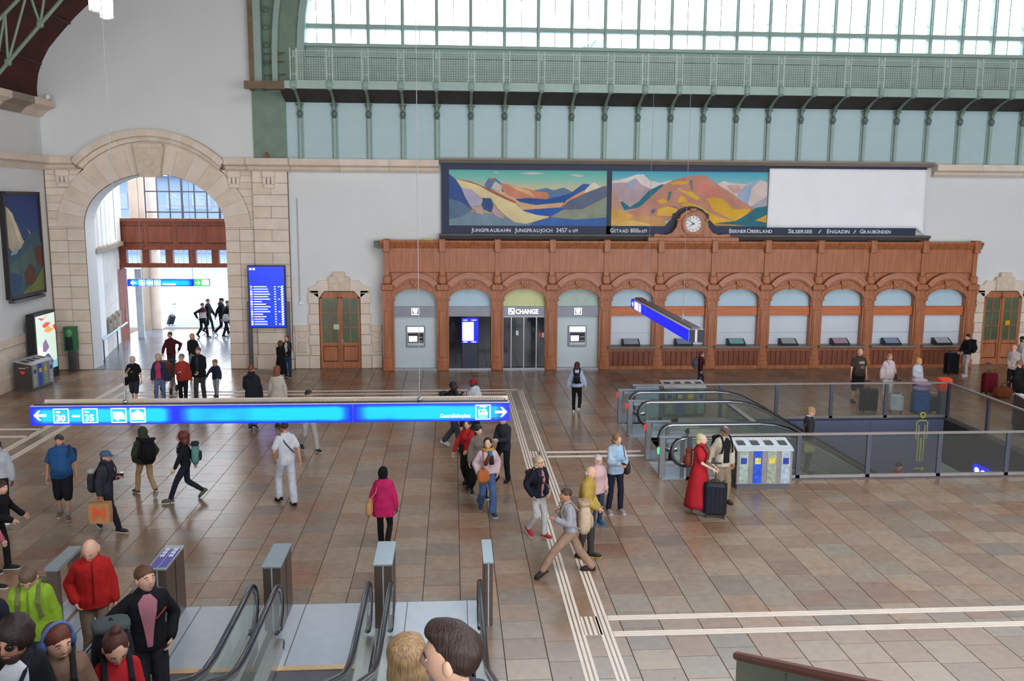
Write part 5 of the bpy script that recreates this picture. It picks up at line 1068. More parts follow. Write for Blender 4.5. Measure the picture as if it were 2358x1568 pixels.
ln([(-.17, -.62), (-.17, -.12), (-.1, -.06), (.1, -.06), (.17, -.12), (.17, -.62), (.09, -.62), (.09, -.2)], 'torso_line'); ln([(-.17, -.62), (-.09, -.62), (-.09, -.2)], 'arm_line'); ln([(-.09, -.58), (-.09, -1.32), (-.01, -1.32), (-.01, -.6)], 'leg_line'); ln([(.01, -.6), (.01, -1.32), (.09, -1.32), (.09, -.58)], 'leg_line')
ln([(-.16, -1.56), (.16, -1.56), (.08, -1.5)], 'arrow_line'); ln([(.16, -1.56), (.08, -1.62)], 'arrow_line')
DE = []
for k, yc in enumerate((24.48, 20.68)):
    DE.append(Esc(('escalator down to the underpass along the far railing', 'escalator down to the underpass carrying the man in the dark suit')[k], (4.85, yc, 0), (1, 0, 0), (0, 1, 0), .635, 3.3, -.577, 10.2, 2.2, .2, 'escalators down to the underpass', lip=0., h=1.0))
# steel deck between the two down escalators
t = struct('floor_between', 'steel deck between the two escalators down'); B().box(5.35, 7.6, 21.5, 23.65, -.3, .0).build('deck_plate', STEELL, t); B().box(7.5, 7.6, 21.45, 23.7, 0, .9).build('glass_screen', EGL, t); B().box(7.48, 7.62, 21.45, 23.7, .9, .95).build('screen_rail', STEEL, t)
B().box(5.35, 5.6, y0, y1, -.3, -.02).build('deck_edge', STEELD, t)
glab = ['with a red lamp, at the far corner of the stairwell', 'with a red lamp, on the inner side of the far escalator', 'with a large red lamp, on the inner side of the near escalator', 'with a green lamp beside the woman in the red dress']
RED = emit('lamp_red', S(226, 40, 40), .8); GRN = emit('lamp_green', S(60, 240, 120), 1.6)
for k, yy in enumerate((25.38, 23.92, 21.58, 20.08)):
    t = thing('escalator_gate', 'steel portal frame '+glab[k], 'gate post', (4.85, yy, 0), group='portal frames of the escalators down')
    B().bbox(4.79, 4.93, yy-.06, yy+.06, 0, .97, .01).build('post', STEEL, t); B().bbox(5.3, 5.38, yy-.05, yy+.05, 0, .97, .01).build('post', STEEL, t)
    B().box(4.78, 5.42, yy-.07, yy+.07, .97, 1.0).build('cap', MC['cap_steel'], t); B().box(4.95, 5.3, yy-.04, yy+.04, .86, .95).build('header', PANELB, t); B().box(4.93, 5.3, yy-.03, yy+.03, 0, .25).build('low_panel', PANELB, t)
    B().ell((4.775, yy, .84 if k < 3 else .66), .03, .05, .09, 10, 8).build('signal_lamp', RED if k < 3 else GRN, t)
# glass railings round the opening
RAILM = mat('railing_steel', S(150, 142, 138), .35, metal=.6); POST = mat('railing_post', S(80, 82, 96), .45, metal=.4); RG = glass('railing_glass', (.86, .86, .82, 1), .03)
def railing(lab, pts_posts, ax, fixed, a0, a1, solid=None):
    c = ((a0+a1)/2, fixed, 0) if ax == 'x' else (fixed, (a0+a1)/2, 0)
    t = thing('glass_railing', lab, 'railing', c, group='glass railings of the stairwell')
    def bx(p, q, o0, o1, z0, z1, n_, m): (B().box(p, q, fixed+o0, fixed+o1, z0, z1) if ax == 'x' else B().box(fixed+o0, fixed+o1, p, q, z0, z1)).build(n_, m, t)
    bx(a0, a1, -.045, .045, 1.06, 1.1, 'top_rail', RAILM); bx(a0, a1, -.03, .03, .02, .1, 'bottom_rail', RAILM); bx(a0, a1, -.05, .05, -.06, .03, 'kerb', POST)
    pp = sorted([a0+.05]+list(pts_posts)+[a1-.05])
    for p in pp: bx(p-.05, p+.05, -.03, .03, 0, 1.06, 'post', POST)
    for i in range(len(pp)-1):
        s_ = solid and pp[i+1] <= solid+.01
        bx(pp[i]+.05, pp[i+1]-.05, -.006, .006, .1, 1.04, 'infill_panel' if s_ else 'glass_pane', PANELB if s_ else RG)
railing('glass railing on the near side of the stairwell behind the recycling station', (8.03, 9.71, 11.43, 13.1), 'x', 19.85, 5.4, 14.95)
railing('glass railing on the far side of the stairwell before the luggage', (6.1, 7.9, 9.6, 11.27, 12.95), 'x', 25.6, 5.25, 14.95, solid=6.1)
railing('glass railing closing the end of the stairwell above the lit sign', (21.6, 23.5), 'y', 14.85, 19.85, 25.55)
# ================================================================ people
from mathutils import noise as mnoise
V3 = lambda *a: np.array(a, float)
def ik(a, t, l1, l2, pole):
    "elbow or knee between joint a and target t"
    d = t-a; D = np.linalg.norm(d)
    if D > (l1+l2)*.995: t = a+d/D*(l1+l2)*.995; d = t-a; D = np.linalg.norm(d)
    u = d/D; x = (l1*l1-l2*l2+D*D)/(2*D); h = math.sqrt(max(l1*l1-x*x, 0)); p = pole-u*(pole@u); p = p/(np.linalg.norm(p)+1e-9)
    return a+u*x+p*h, t
def capsule(b, p0, p1, r0, r1, n=10, m=0):
    u = p1-p0; L = np.linalg.norm(u); u = u/(L+1e-9)
    pts = [p0-u*r0*.9, p0-u*r0*.55, p0, p0+(p1-p0)*.5, p1, p1+u*r1*.55, p1+u*r1*.9]
    b.tube(pts, [r0*.4, r0*.82, r0, (r0+r1)/2, r1, r1*.82, r1*.4], n, m)
def ering(c, rx, ry, n=16, e=2.3):
    out = []
    for k in range(n):
        t = 2*math.pi*k/n; cx, sy = math.cos(t), math.sin(t)
        out.append(V3(c[0]+rx*math.copysign(abs(cx)**(2/e), cx), c[1]+ry*math.copysign(abs(sy)**(2/e), sy), c[2]))
    return out
REM = []     # meshes waiting for the voxel remesh: (object, extra builder, extra material offset)
def remesh(b, name, mats, par, voxel, extra=None):
    o = b.build(name, mats, par, loc=(0, 0, 0)); m = o.modifiers.new('r', 'REMESH'); m.mode = 'VOXEL'; m.voxel_size = voxel
    s = o.modifiers.new('s', 'SMOOTH'); s.factor = .5; s.iterations = 3; REM.append((o, extra)); return o
def flush():
    bpy.context.view_layer.update(); dg = bpy.context.evaluated_depsgraph_get(); ms = []
    for o, ex in REM: ms.append(bpy.data.meshes.new_from_object(o.evaluated_get(dg)))
    sd = 0.
    for (o, ex), me in zip(REM, ms):
        old = o.data; o.modifiers.clear(); mats = [m for m in old.materials]
        if ex is not None:
            n = len(me.vertices); co = np.empty(n*3); me.vertices.foreach_get('co', co)
            fs = [tuple(p.vertices) for p in me.polygons]
            nm = bpy.data.meshes.new(old.name); nm.from_pydata([tuple(c) for c in co.reshape(-1, 3)]+ex.v, [], fs+[tuple(i+n for i in f) for f in ex.f])
            for m in mats: nm.materials.append(m)
            nm.polygons.foreach_set('material_index', [0]*len(fs)+ex.m); bpy.data.meshes.remove(me); me = nm
        else:
            n = len(me.vertices); co = np.empty(n*3); no = np.empty(n*3); me.vertices.foreach_get('co', co); me.vertices.foreach_get('normal', no); co = co.reshape(-1, 3); no = no.reshape(-1, 3)
            k = np.array([mnoise.noise(Vector((p[0]*6+sd, p[1]*6, p[2]*3.5)))*.011+mnoise.noise(Vector((p[0]*15, p[1]*15+sd, p[2]*9)))*.006 for p in co]); co = co+no*k[:, None]; me.vertices.foreach_set('co', co.ravel()); sd += 3.7
            me.materials.clear()
            for m in mats: me.materials.append(m)
            me.polygons.foreach_set('material_index', [0]*len(me.polygons))
        me.polygons.foreach_set('use_smooth', [True]*len(me.polygons)); me.update()
        me.name = old.name; o.data = me; bpy.data.meshes.remove(old)
    REM.clear()
def skin(c): return mat('skin_%02x%02x%02x' % tuple(c), S(tuple(v*.93 for v in c)), .55, var=.06, scale=12, spec=.35)
def hairm(c): return mat('hair_%02x%02x%02x' % tuple(c), S(tuple(v*.72 for v in c)), .5, scale=5, stretch=(26, 26, 2.2), col2=S(tuple(min(255, v*1.1+4) for v in c)), bump=.6, bscale=5, spec=.35, detail=3) if True else None
EYEW = mat('eye_white', S(226, 222, 216), .3); EYED = mat('eye_dark', S(30, 22, 18), .2)
SK = dict(l=(222, 172, 146), p=(228, 186, 164), t=(196, 140, 112), b=(104, 70, 52), d=(66, 44, 36), a=(214, 172, 142))
def head_b(c, s, lip=1):
    "head as one shaped surface: skull, brow, nose, lips, chin, jaw and ears; local forward is -y"
    b = B(); nu, nv = 28, 22; vs = []
    for i in range(nv+1):
        th = math.pi*i/nv
        for k in range(nu):
            ph = 2*math.pi*k/nu; d = V3(math.sin(th)*math.sin(ph), -math.sin(th)*math.cos(ph), math.cos(th))
            x, y, z = d[0]*.077, d[1]*.098, d[2]*.118
            fr = max(0, -d[1])
            if z < 0: q = -z/.118; x *= 1-.30*q*q; y = y*(1-.12*q) if y < 0 else y*(1-.45*q); y -= .008*q
            def g(px, pz, sx, sz): return math.exp(-((x-px)/sx)**2-((z-pz)/sz)**2)*(fr > .25)
            y -= .026*g(0, -.022, .013, .016)+.016*g(0, .004, .010, .022)
            y -= .006*g(0, .026, .04, .012)
            y += .010*(g(.031, .008, .016, .012)+g(-.031, .008, .016, .012))
            y -= .006*g(0, -.058, .022, .010)+.008*g(0, -.098, .022, .014)
            vs.append((c[0]+x*s, c[1]+y*s, c[2]+z*s))
    fs = []; ms = []
    for i in range(nv):
        for k in range(nu):
            f = (i*nu+k, i*nu+(k+1) % nu, (i+1)*nu+(k+1) % nu, (i+1)*nu+k); fs.append(f)
    b.add(vs, fs, 0)
    for sg in (-1, 1):
        b.ell((c[0]+sg*.077*s, c[1]+.006*s, c[2]-.006*s), .012*s, .02*s, .032*s, 8, 6, 0)
        b.ell((c[0]+sg*.031*s, c[1]-.081*s, c[2]+.008*s), .011*s, .008*s, .0052*s, 8, 6, 1)
        b.ell((c[0]+sg*.031*s, c[1]-.0865*s, c[2]+.008*s), .0055*s, .005*s, .0052*s, 6, 4, 2)
        b.tube([(c[0]+sg*.016*s, c[1]-.093*s, c[2]+.028*s), (c[0]+sg*.032*s, c[1]-.092*s, c[2]+.031*s), (c[0]+sg*.048*s, c[1]-.081*s, c[2]+.023*s)], .003*s, 5, 3)
    b.tube([(c[0]-.024*s, c[1]-.086*s, c[2]-.057*s), (c[0], c[1]-.097*s, c[2]-.055*s), (c[0]+.024*s, c[1]-.086*s, c[2]-.057*s)], [.003*s, .007*s, .003*s], 6, 4)
    return b
def hand_b(b, wrist, d, palm_n, s, curl=.35, m=0):
    "palm with four bent fingers of unequal length and a thumb from the side of the palm"
    d = d/np.linalg.norm(d); n = palm_n-d*(palm_n@d); n = n/(np.linalg.norm(n)+1e-9); a = np.cross(d, n)
    b.loft([[wrist+d*q*s+a*math.cos(t)*w*s+n*math.sin(t)*h*s for t in [2*math.pi*k/8 for k in range(8)]] for q, w, h in ((-.02, .026, .02), (.02, .034, .018), (.06, .042, .017), (.09, .041, .014))], m)
    for i, (off, L) in enumerate(((-.031, .068), (-.0105, .078), (.0105, .073), (.031, .056))):
        p = wrist+d*.085*s+a*off*s; pts = [p]; ang = 0
        for q in range(3):
            ang += curl*(1.1 if q else .7); p = p+(d*math.cos(ang)+n*math.sin(ang))*L*s*(.42, .32, .26)[q]; pts.append(p)
        b.tube(pts, [.0098*s, .0092*s, .0085*s, .006*s], 6, m)
    p = wrist+d*.028*s-a*.03*s
    b.tube([p, p+(d*.6-a*.65+n*.35)*.04*s, p+(d*.95-a*.6+n*.75)*.066*s], [.014*s, .0115*s, .008*s], 6, m)
def shoe_b(b, b2, ank, fd, s, pitch=0, w=1., h=.085):
    "shoe with a welted sole; fd is the heading on the ground, pitch lifts the heel"
    f = V3(fd[0]*math.cos(pitch), fd[1]*math.cos(pitch), -math.sin(pitch)); up = V3(fd[0]*math.sin(pitch), fd[1]*math.sin(pitch), math.cos(pitch)); sd = np.cross(f, up)
    o = ank-up*.085*s
    prof = [(-.075, .028, .5), (-.06, .036, .9), (-.01, .036, 1.05), (.06, .042, .78), (.13, .049, .62), (.17, .044, .5), (.2, .024, .32)]
    def sec(q, wd, hh, lo, hi): return [o+f*q*s+sd*wd*w*s*cx+up*(lo+(hi-lo)*cz)*s for cx, cz in ((-1, 0), (1, 0), (1.0, .55), (.7, .9), (0, 1), (-.7, .9), (-1.0, .55))]
    b.loft([sec(q, wd, hh, .018, h*hh+.02) for q, wd, hh in prof], 0)
    b2.loft([sec(q*1.02, wd*1.1, hh, 0, .024) for q, wd, hh in prof])
# arm targets: (out, forward, height) for a figure of 1.75 m
ARM = dict(hang=(.24, .03, .80), back=(.24, -.20, .84), fwd=(.22, .24, .88), pocket=(.205, .06, .95), phone=(.05, .30, 1.14), strap=(.11, .15, 1.28), bag=(.25, .02, .76), clasp=(.04, .22, .98), hold=(.10, .30, 1.02), chest=(.06, .24, 1.18), out=(.34, .30, .98), rail=(.30, .36, 1.0), handle=(.20, .34, .92), chin=(.03, .2, 1.36), hips=(.27, -.06, 1.02))
def person(label, pos, h, heading=0, legs=(0, 0), lift=(0, 0), arms=('hang', 'hang'), lean=2, hy=0, hp=0, sex='m', fat=1., sk='l', top=None, low=None, hair=None, shoes=((40, 38, 36), (220, 220, 216)), vox=.018, extra=None, stance=.09, knee=0, hscale=1., curl=.4, foot_z=(0, 0), group=None, beard=None, glasses=None, sock=None):
    """top: dict(c, kind, sleeve 'long|short|none', len, t); low: dict(c, kind 'trousers|shorts|skirt|dress', t, len)
    legs: forward offset of left and right foot; lift: heel lift of each; hy/hp: head turn and nod in degrees"""
    s = h/1.75; root = thing('person', label, 'person', pos, math.radians(heading), group)
    f_ = sex == 'f'
    hipw = .085*s; shw = (.158 if f_ else .176)*s*(1+(fat-1)*.2); LT, LS = .43*s, .41*s
    drop = max(0, (abs(legs[0]-legs[1])/2)**2/(2*(LT+LS)))+knee*.05
    hz = .925*s-drop*.8
    la = math.radians(lean)
    def bend(p):     # lean the upper body about the hips
        p = np.array(p, float); k = p[2]-hz
        if k <= 0: return p
        return V3(p[0], p[1]*1-math.sin(la)*k, hz+k*math.cos(la))
    L_, R_ = 1, -1          # person's left is +x when facing -y
    hips = {q: V3(q*hipw, 0, hz) for q in (1, -1)}; J = {}
    for i, q in enumerate((1, -1)):
        ank = V3(q*stance*s, -legs[i], .085*s+foot_z[i]+ (lift[i]*.16*s)); ank[1] += lift[i]*.02
        kn, an = ik(hips[q], ank, LT, LS, V3(q*.12, -1, .15)); J['k', q], J['a', q] = kn, an
    dz = hz-.925*s
    for i, q in enumerate((1, -1)):
        sh = bend(V3(q*shw, .005, 1.405*s+dz)); a = arms[i]; t = ARM[a] if isinstance(a, str) else a
        tg = bend(V3(q*t[0]*s*(1+(fat-1)*.5), -t[1]*s, t[2]*s+dz)); el, wr = ik(sh, tg, .285*s, .25*s, V3(q*.55, .8, -.25)); J['s', q], J['e', q], J['w', q] = sh, el, wr
    nb = bend(V3(0, .01*s, 1.475*s+dz)); hs = s**.35*1.02*hscale
    hc = nb+V3(0, -(.02+.05*math.sin(math.radians(hp)))*s-math.sin(la)*.05, .125*s*(1-.12*math.sin(math.radians(max(hp, 0)))) )
    HM = Matrix.Translation(Vector(hc)) @ Matrix.Rotation(math.radians(hy), 4, 'Z') @ Matrix.Rotation(math.radians(hp), 4, 'X') @ Matrix.Translation(-Vector(hc))
    # ---- body
    b = B()
    TR = [(.86, .15, .10, 0), (.95, .158, .108, 0), (1.05, .132 if f_ else .142, .095, 0), (1.15, .128 if f_ else .146, .096, 0), (1.27, .148 if f_ else .162, .108, 0), (1.37, .15 if f_ else .168, .10, 0), (1.43, .125 if f_ else .145, .082, .005), (1.475, .07, .06, .012), (1.52, .052, .052, .008), (1.57, .05, .05, -.005)]
    def torso(bb, z0, z1, t, flare=0, m=0, belly=0, t_low=None):
        rs = [r for r in TR if z0 < r[0] < z1]
        def at(z): return [float(np.interp(z, [r[0] for r in TR], [r[k] for r in TR])) for k in (1, 2, 3)]
        zz = [z0]+[r[0] for r in rs]+[z1]; rings = []
        for z in zz:
            rx, ry, yo = at(max(z, .86)); q = max(0, 1-abs(z-1.08)/.2)*(fat-1)*.8+belly*max(0, 1-abs(z-1.08)/.22)
            ff = max(0, (1.0-z)/(1.0-min(z0, .99)))*flare if z < 1.0 else 0
            bust = .02 if f_ and 1.2 < z < 1.33 else 0
            rx = rx*(1+(fat-1)*.8)+t+ff; ry = ry*(1+(fat-1)*.8)+t+ff*.8+q*.06+bust*.5
            c = bend(V3(0, (yo-q*.06-bust)*s, z*s+dz)); rings.append(ering(c, rx*s, ry*s))
        bb.loft(rings, m)
    torso(b, .86, 1.57, -.012)
    for q in (1, -1):
        capsule(b, hips[q], J['k', q], .072*s*fat**.5, .05*s); capsule(b, J['k', q], J['a', q], .05*s, .034*s); capsule(b, J['k', q]+(J['a', q]-J['k', q])*.25+V3(0, .012*s, 0), J['k', q]+(J['a', q]-J['k', q])*.4+V3(0, .012*s, 0), .05*s, .045*s)
        capsule(b, J['s', q]-V3(q*.02, 0, .01)*s, J['e', q], .042*s*fat**.4, .036*s); capsule(b, J['e', q], J['w', q], .036*s, .026*s)
    capsule(b, nb-V3(0, 0, .03)*s, hc-V3(0, -.015, .05)*s, .055*s, .05*s)
    ex = head_b(hc, hs); ex.xf(HM)
    for q in (1, -1):
        fd = J['w', q]-J['e', q]; hand_b(ex, J['w', q], fd, V3(-q*.9, -.35, 0) if abs(fd[2]) > .12 else V3(-q*.3, 0, -1), s, curl)
    lipc = tuple(int(v*.78) if i else int(v*.9) for i, v in enumerate(SK[sk]))
    hcol = hair[1] if hair else (120, 110, 100)
    remesh(b, 'body', [skin(SK[sk]), EYEW, EYED, hairm(tuple(int(v*.8) for v in hcol)), skin(lipc)], root, vox, ex)
    # ---- legs' clothing
    if low:
        k_ = low.get('kind', 'trousers'); t = max(low.get('t', .016), .014); g = B(); m = fab(low['c'])
        if k_ in ('trousers', 'shorts'):
            torso(g, .85, low.get('top', 1.06), .006)
            for q in (1, -1):
                capsule(g, hips[q]+V3(0, 0, .02), J['k', q], (.082+t*.6)*s*fat**.5, (.054+t)*s)
                if k_ == 'trousers': e = J['a', q]+(J['k', q]-J['a', q])*low.get('cut', .02); capsule(g, J['k', q], e, (.054+t)*s, (.042+t*1.2+low.get('flare', 0))*s)
                else: e = J['k', q]+(J['a', q]-J['k', q])*low.get('cut', .05); capsule(g, hips[q], e, (.085+t)*s*fat**.5, (.066+t)*s)
            remesh(g, k_, m, root, vox)
        else:
            hem = low.get('len', .5); wd = low.get('wide', .3); rings = []; cy = -(legs[0]+legs[1])/2
            for i in range(9):
                q = i/8; z = (1.06-(1.06-hem)*q); rx, ry = .15+(wd-.15)*q**.7, .11+(wd*.8-.11)*q**.7
                rings.append([V3(r[0]*(1+.05*q*math.sin(j*2.4)), r[1]*(1+.06*q*math.cos(j*2.4)), r[2]) for j, r in enumerate(ering(V3(0, cy*q, z*s+dz*(1-q)), rx*s*fat, ry*s*fat, 24, 2))])
            g.loft(rings[::-1], 0); g.build('skirt' if k_ == 'skirt' else 'dress_skirt', m, root, smooth=True, loc=(0, 0, 0))
    # ---- top
    if top:
        t = top.get('t', .014); g = B(); m = top.get('mat') or fab(top['c']); torso(g, top.get('len', .9), top.get('neck', 1.5), t, top.get('flare', 0), belly=top.get('belly', 0))
        for q in (1, -1):
            sl = top.get('sleeve', 'long')
            if sl == 'none': continue
            sh = J['s', q]-V3(q*.03, 0, .012)*s
            if sl == 'short': capsule(g, sh, J['s', q]+(J['e', q]-J['s', q])*.72, (.046+t)*s*fat**.3, (.048+t)*s)
            else:
                capsule(g, sh, J['e', q], (.045+t*.9)*s*fat**.3, (.04+t)*s); e = J['e', q]+(J['w', q]-J['e', q])*(.95 if sl == 'long' else .35); capsule(g, J['e', q], e, (.042+t)*s, (.033+t)*s)
        if top.get('collar'): capsule(g, nb-V3(0, 0, .02)*s, nb+V3(0, -.01, .045)*s, (.07+t)*s, (.066+t)*s)
        gar = remesh(g, top.get('kind', 'shirt'), m, root, vox)
        if top.get('kind') == 'hoodie' and (not hair or hair[0] != 'hood'): hd_ = B(); hd_.ell(nb+V3(0, .085, -.02)*s, .1*s, .06*s, .085*s, 14, 8); hd_.build('hood_down', m, gar, smooth=True, loc=(0, 0, 0))
        def front(c, z0, z1, half, tt, name, wave=0):      # panel lying on the chest, seen through an open jacket
            rs = []; n = 7
            for i in range(9):
                z = z0+(z1-z0)*i/8; rx, ry, yo = [float(np.interp(z, [r[0] for r in TR], [r[k] for r in TR])) for k in (1, 2, 3)]
                rx = rx*(1+(fat-1)*.8)+tt; ry = ry*(1+(fat-1)*.8)+tt+(max(0, 1-abs(z-1.08)/.2)*(fat-1)*.8+top.get('belly', 0)*max(0, 1-abs(z-1.08)/.22))*.06+(.01 if f_ and 1.2 < z < 1.33 else 0)
                row = []
                for j in range(n):
                    a = (-half+2*half*j/(n-1))*(.55 if z > 1.42 else (1 if name != 'shirt_front' or not top.get('vee') else .25+.75*(z-z0)/(1.42-z0))); cc = bend(V3(0, (yo-(.02 if f_ and 1.2 < z < 1.33 else 0)-(max(0, 1-abs(z-1.08)/.2)*(fat-1)*.8+top.get('belly', 0)*max(0, 1-abs(z-1.08)/.22))*.06)*s, z*s+dz))
                    for k2 in (0,): row.append(V3(cc[0]+rx*s*math.sin(a), cc[1]-ry*s*max(math.cos(a), .0)**.87, cc[2]))
                rs.append(row)
            gg = B(); vv = [p for r in rs for p in r]; inn = [p+V3(0, .03*s, 0) for p in vv]
            ff = [(i*n+j, i*n+j+1, (i+1)*n+j+1, (i+1)*n+j) for i in range(8) for j in range(n-1)]; nn = len(vv)
            ff += [tuple(nn+q for q in f[::-1]) for f in ff]
            gg.add(vv+inn, ff); gg.build(name, c if not isinstance(c, tuple) else fab(c), gar, smooth=True, loc=(0, 0, 0))
        if top.get('inner'): front(top['inner'], max(top.get('len', .9), .92), 1.47, top.get('open', .45), t+.012, 'shirt_front')
        if top.get('zip'): front(top['zip'], max(top.get('len', .9), .92), 1.46, .035, t+.016, 'zip')
        for nm, c, z0, z1, half in top.get('panels', ()): front(c, z0, z1, half, t+.02, nm)
    # ---- shoes
    for i, q in enumerate((1, -1)):
        g = B(); g2 = B(); a = .22*q*(1 if not legs[0]-legs[1] else .5); shoe_b(g, g2, J['a', q], (math.sin(a), -math.cos(a)), s, pitch=lift[i]*1.0); sh_ = g.build('shoe', fab(shoes[0], .5), root, loc=(0, 0, 0)); g2.build('sole', fab(shoes[1], .6), sh_, loc=(0, 0, 0))
        if sock: B().tube([J['a', q]-V3(0, 0, .02)*s, J['a', q]+(J['k', q]-J['a', q])*.2], .042*s, 10).build('sock', fab(sock), root, loc=(0, 0, 0))
    # ---- hair and headgear
    if hair:
        st, hcl = hair[0], hair[1]; g = B(); rnd = random.Random(hash(label) % 1000 if False else len(label)*7+int(h*100)); amp = dict(curly=.1).get(st, .025)
        ph = [rnd.uniform(0, 6.28) for _ in range(6)]
        def nz(d): return 1+amp*(math.sin(9*d[0]+ph[0])*math.sin(8*d[1]+ph[1])+math.sin(11*d[2]+ph[2])*math.sin(7*d[0]+ph[3]))
        def E(dx, dy, dz_, rx, ry, rz, nu=20, nv=12): g.ell((hc[0]+dx*hs, hc[1]+dy*hs, hc[2]+dz_*hs), rx*hs, ry*hs, rz*hs, nu, nv, 0, nz)
        nm = 'hair'
        if st == 'short': E(0, .01, .038, .083, .1, .092)
        elif st == 'thin': E(0, .034, .012, .082, .084, .088)
        elif st == 'bald': E(0, .04, -.018, .079, .068, .05)
        elif st == 'curly': E(0, .02, .03, .105, .118, .118)
        elif st == 'bob': E(0, .018, .034, .092, .104, .098); E(0, .045, -.045, .094, .072, .092)
        elif st == 'long': E(0, .016, .034, .09, .103, .098); E(0, .05, -.05, .094, .066, .12); E(0, .07, -.17, .1, .05, .14); E(0, .085, -.27*hair[2] if len(hair) > 2 else -.26, .088, .042, .12)
        elif st == 'bigcurly': E(0, .04, .02, .13, .13, .13); E(0, .07, -.09, .13, .09, .12)
        elif st == 'bun': E(0, .016, .032, .084, .1, .096); E(0, .06, .125, .042, .042, .036, 12, 8)
        elif st == 'quiff': E(0, .022, .03, .086, .1, .1); E(0, -.04, .1, .06, .055, .036, 14, 8); E(0, .0, .1, .07, .08, .04, 14, 8)
        elif st == 'hood': nm = 'hood'; E(0, .022, .01, .105, .118, .145); E(0, .04, -.12, .12, .1, .09)
        elif st == 'scarf': nm = 'headscarf'; E(0, .014, .012, .089, .106, .128); E(0, .012, -.13, .095, .09, .06)
        elif st in ('cap', 'flatcap'):
            nm = 'cap'; E(0, .03, -.02, .082, .075, .06)
        hm_ = hairm(hcl if st not in ('cap', 'flatcap') else hair[2]) if st not in ('hood', 'scarf') else fab(hcl); g.xf(HM)
        if st in ('long', 'bob', 'bigcurly', 'bun', 'quiff', 'hood', 'scarf'): remesh(g, nm, hm_, root, min(vox, .014))
        else: g.build('hair' if st in ('cap', 'flatcap') else nm, hm_, root, smooth=True, loc=(0, 0, 0))
        if st in ('cap', 'flatcap'):
            g = B(); z0 = .038; rz = .085 if st == 'cap' else .062
            g.loft([[(hc[0]+rr*.088*hs*math.cos(a), hc[1]+.004*hs+rr*(.104 if st == 'cap' else .112)*hs*math.sin(a)-(0 if st == 'cap' else .008*hs), hc[2]+(z0+zz*rz)*hs) for a in [2*math.pi*k/18 for k in range(18)]] for rr, zz in ((1.0, -.15), (1.03, .2), (.95, .62), (.72, .92), (.3, 1.05))])
            sgn = -1 if len(hair) < 4 else hair[3]
            n = 9; top_, bot = [], []
            for k in range(n):
                a = -1.15+2.3*k/(n-1); top_.append((hc[0]+.086*hs*math.sin(a), hc[1]+sgn*.098*hs*math.cos(a)*.98, hc[2]+z0*hs)); bot.append((hc[0]+.082*hs*math.sin(a), hc[1]+sgn*(.098*math.cos(a)+.06*math.cos(a*1.2)+.012)*hs, hc[2]+(z0-.014)*hs))
            for k in range(n-1): 
                P = [top_[k], top_[k+1], bot[k+1], bot[k]]; g.add(P+[(p[0], p[1], p[2]-.006*hs) for p in P], [(0,1,2,3),(7,6,5,4),(2,6,7,3)])
            g.xf(HM).build('cap', [fab(hcl)], root, smooth=True, loc=(0, 0, 0))
    if beard:
        g = B(); g.ell((hc[0], hc[1]-.05*hs, hc[2]-.075*hs), .058*hs, .046*hs, .05*hs, 14, 8); g.xf(HM).build('beard', hairm(beard), root, smooth=True, loc=(0, 0, 0))
    if glasses:
        g = B(); zg = .01 if glasses != 'up' else .075
        for q in (-1, 1):
            yy = -.099 if glasses != 'up' else -.085
            if glasses in ('dark', 'up'): g.ell((hc[0]+q*.033*hs, hc[1]+yy*hs, hc[2]+zg*hs), .028*hs, .008*hs, .02*hs, 10, 6)
            else: g.tube([(hc[0]+(q*.033+.026*math.cos(a))*hs, hc[1]+yy*hs, hc[2]+(zg+.018*math.sin(a))*hs) for a in [2*math.pi*k/10 for k in range(11)]], .003*hs, 4)
            g.tube([(hc[0]+q*.058*hs, hc[1]+(yy+.01)*hs, hc[2]+zg*hs), (hc[0]+q*.082*hs, hc[1]+.01*hs, hc[2]+(zg+.002)*hs)], .004*hs, 4)
        g.tube([(hc[0]-.008*hs, hc[1]-.1*hs, hc[2]+zg*hs), (hc[0]+.008*hs, hc[1]-.1*hs, hc[2]+zg*hs)], .003*hs, 4)
        g.xf(HM).build('glasses', BLACK, root, loc=(0, 0, 0))
    info = dict(root=root, s=s, J=J, hc=hc, nb=nb, bend=bend, dz=dz, hz=hz, HM=HM, fat=fat, t=(top or {}).get('t', .014), hs=hs, fem=f_)
    rz = math.radians(heading); Mx = Matrix.Translation(Vector([float(c) for c in pos])) @ Matrix.Rotation(rz, 4, 'Z'); info['M'] = Mx; info['rz'] = rz
    info['w'] = lambda p: np.array(Mx @ Vector([float(c) for c in p]))
    return info
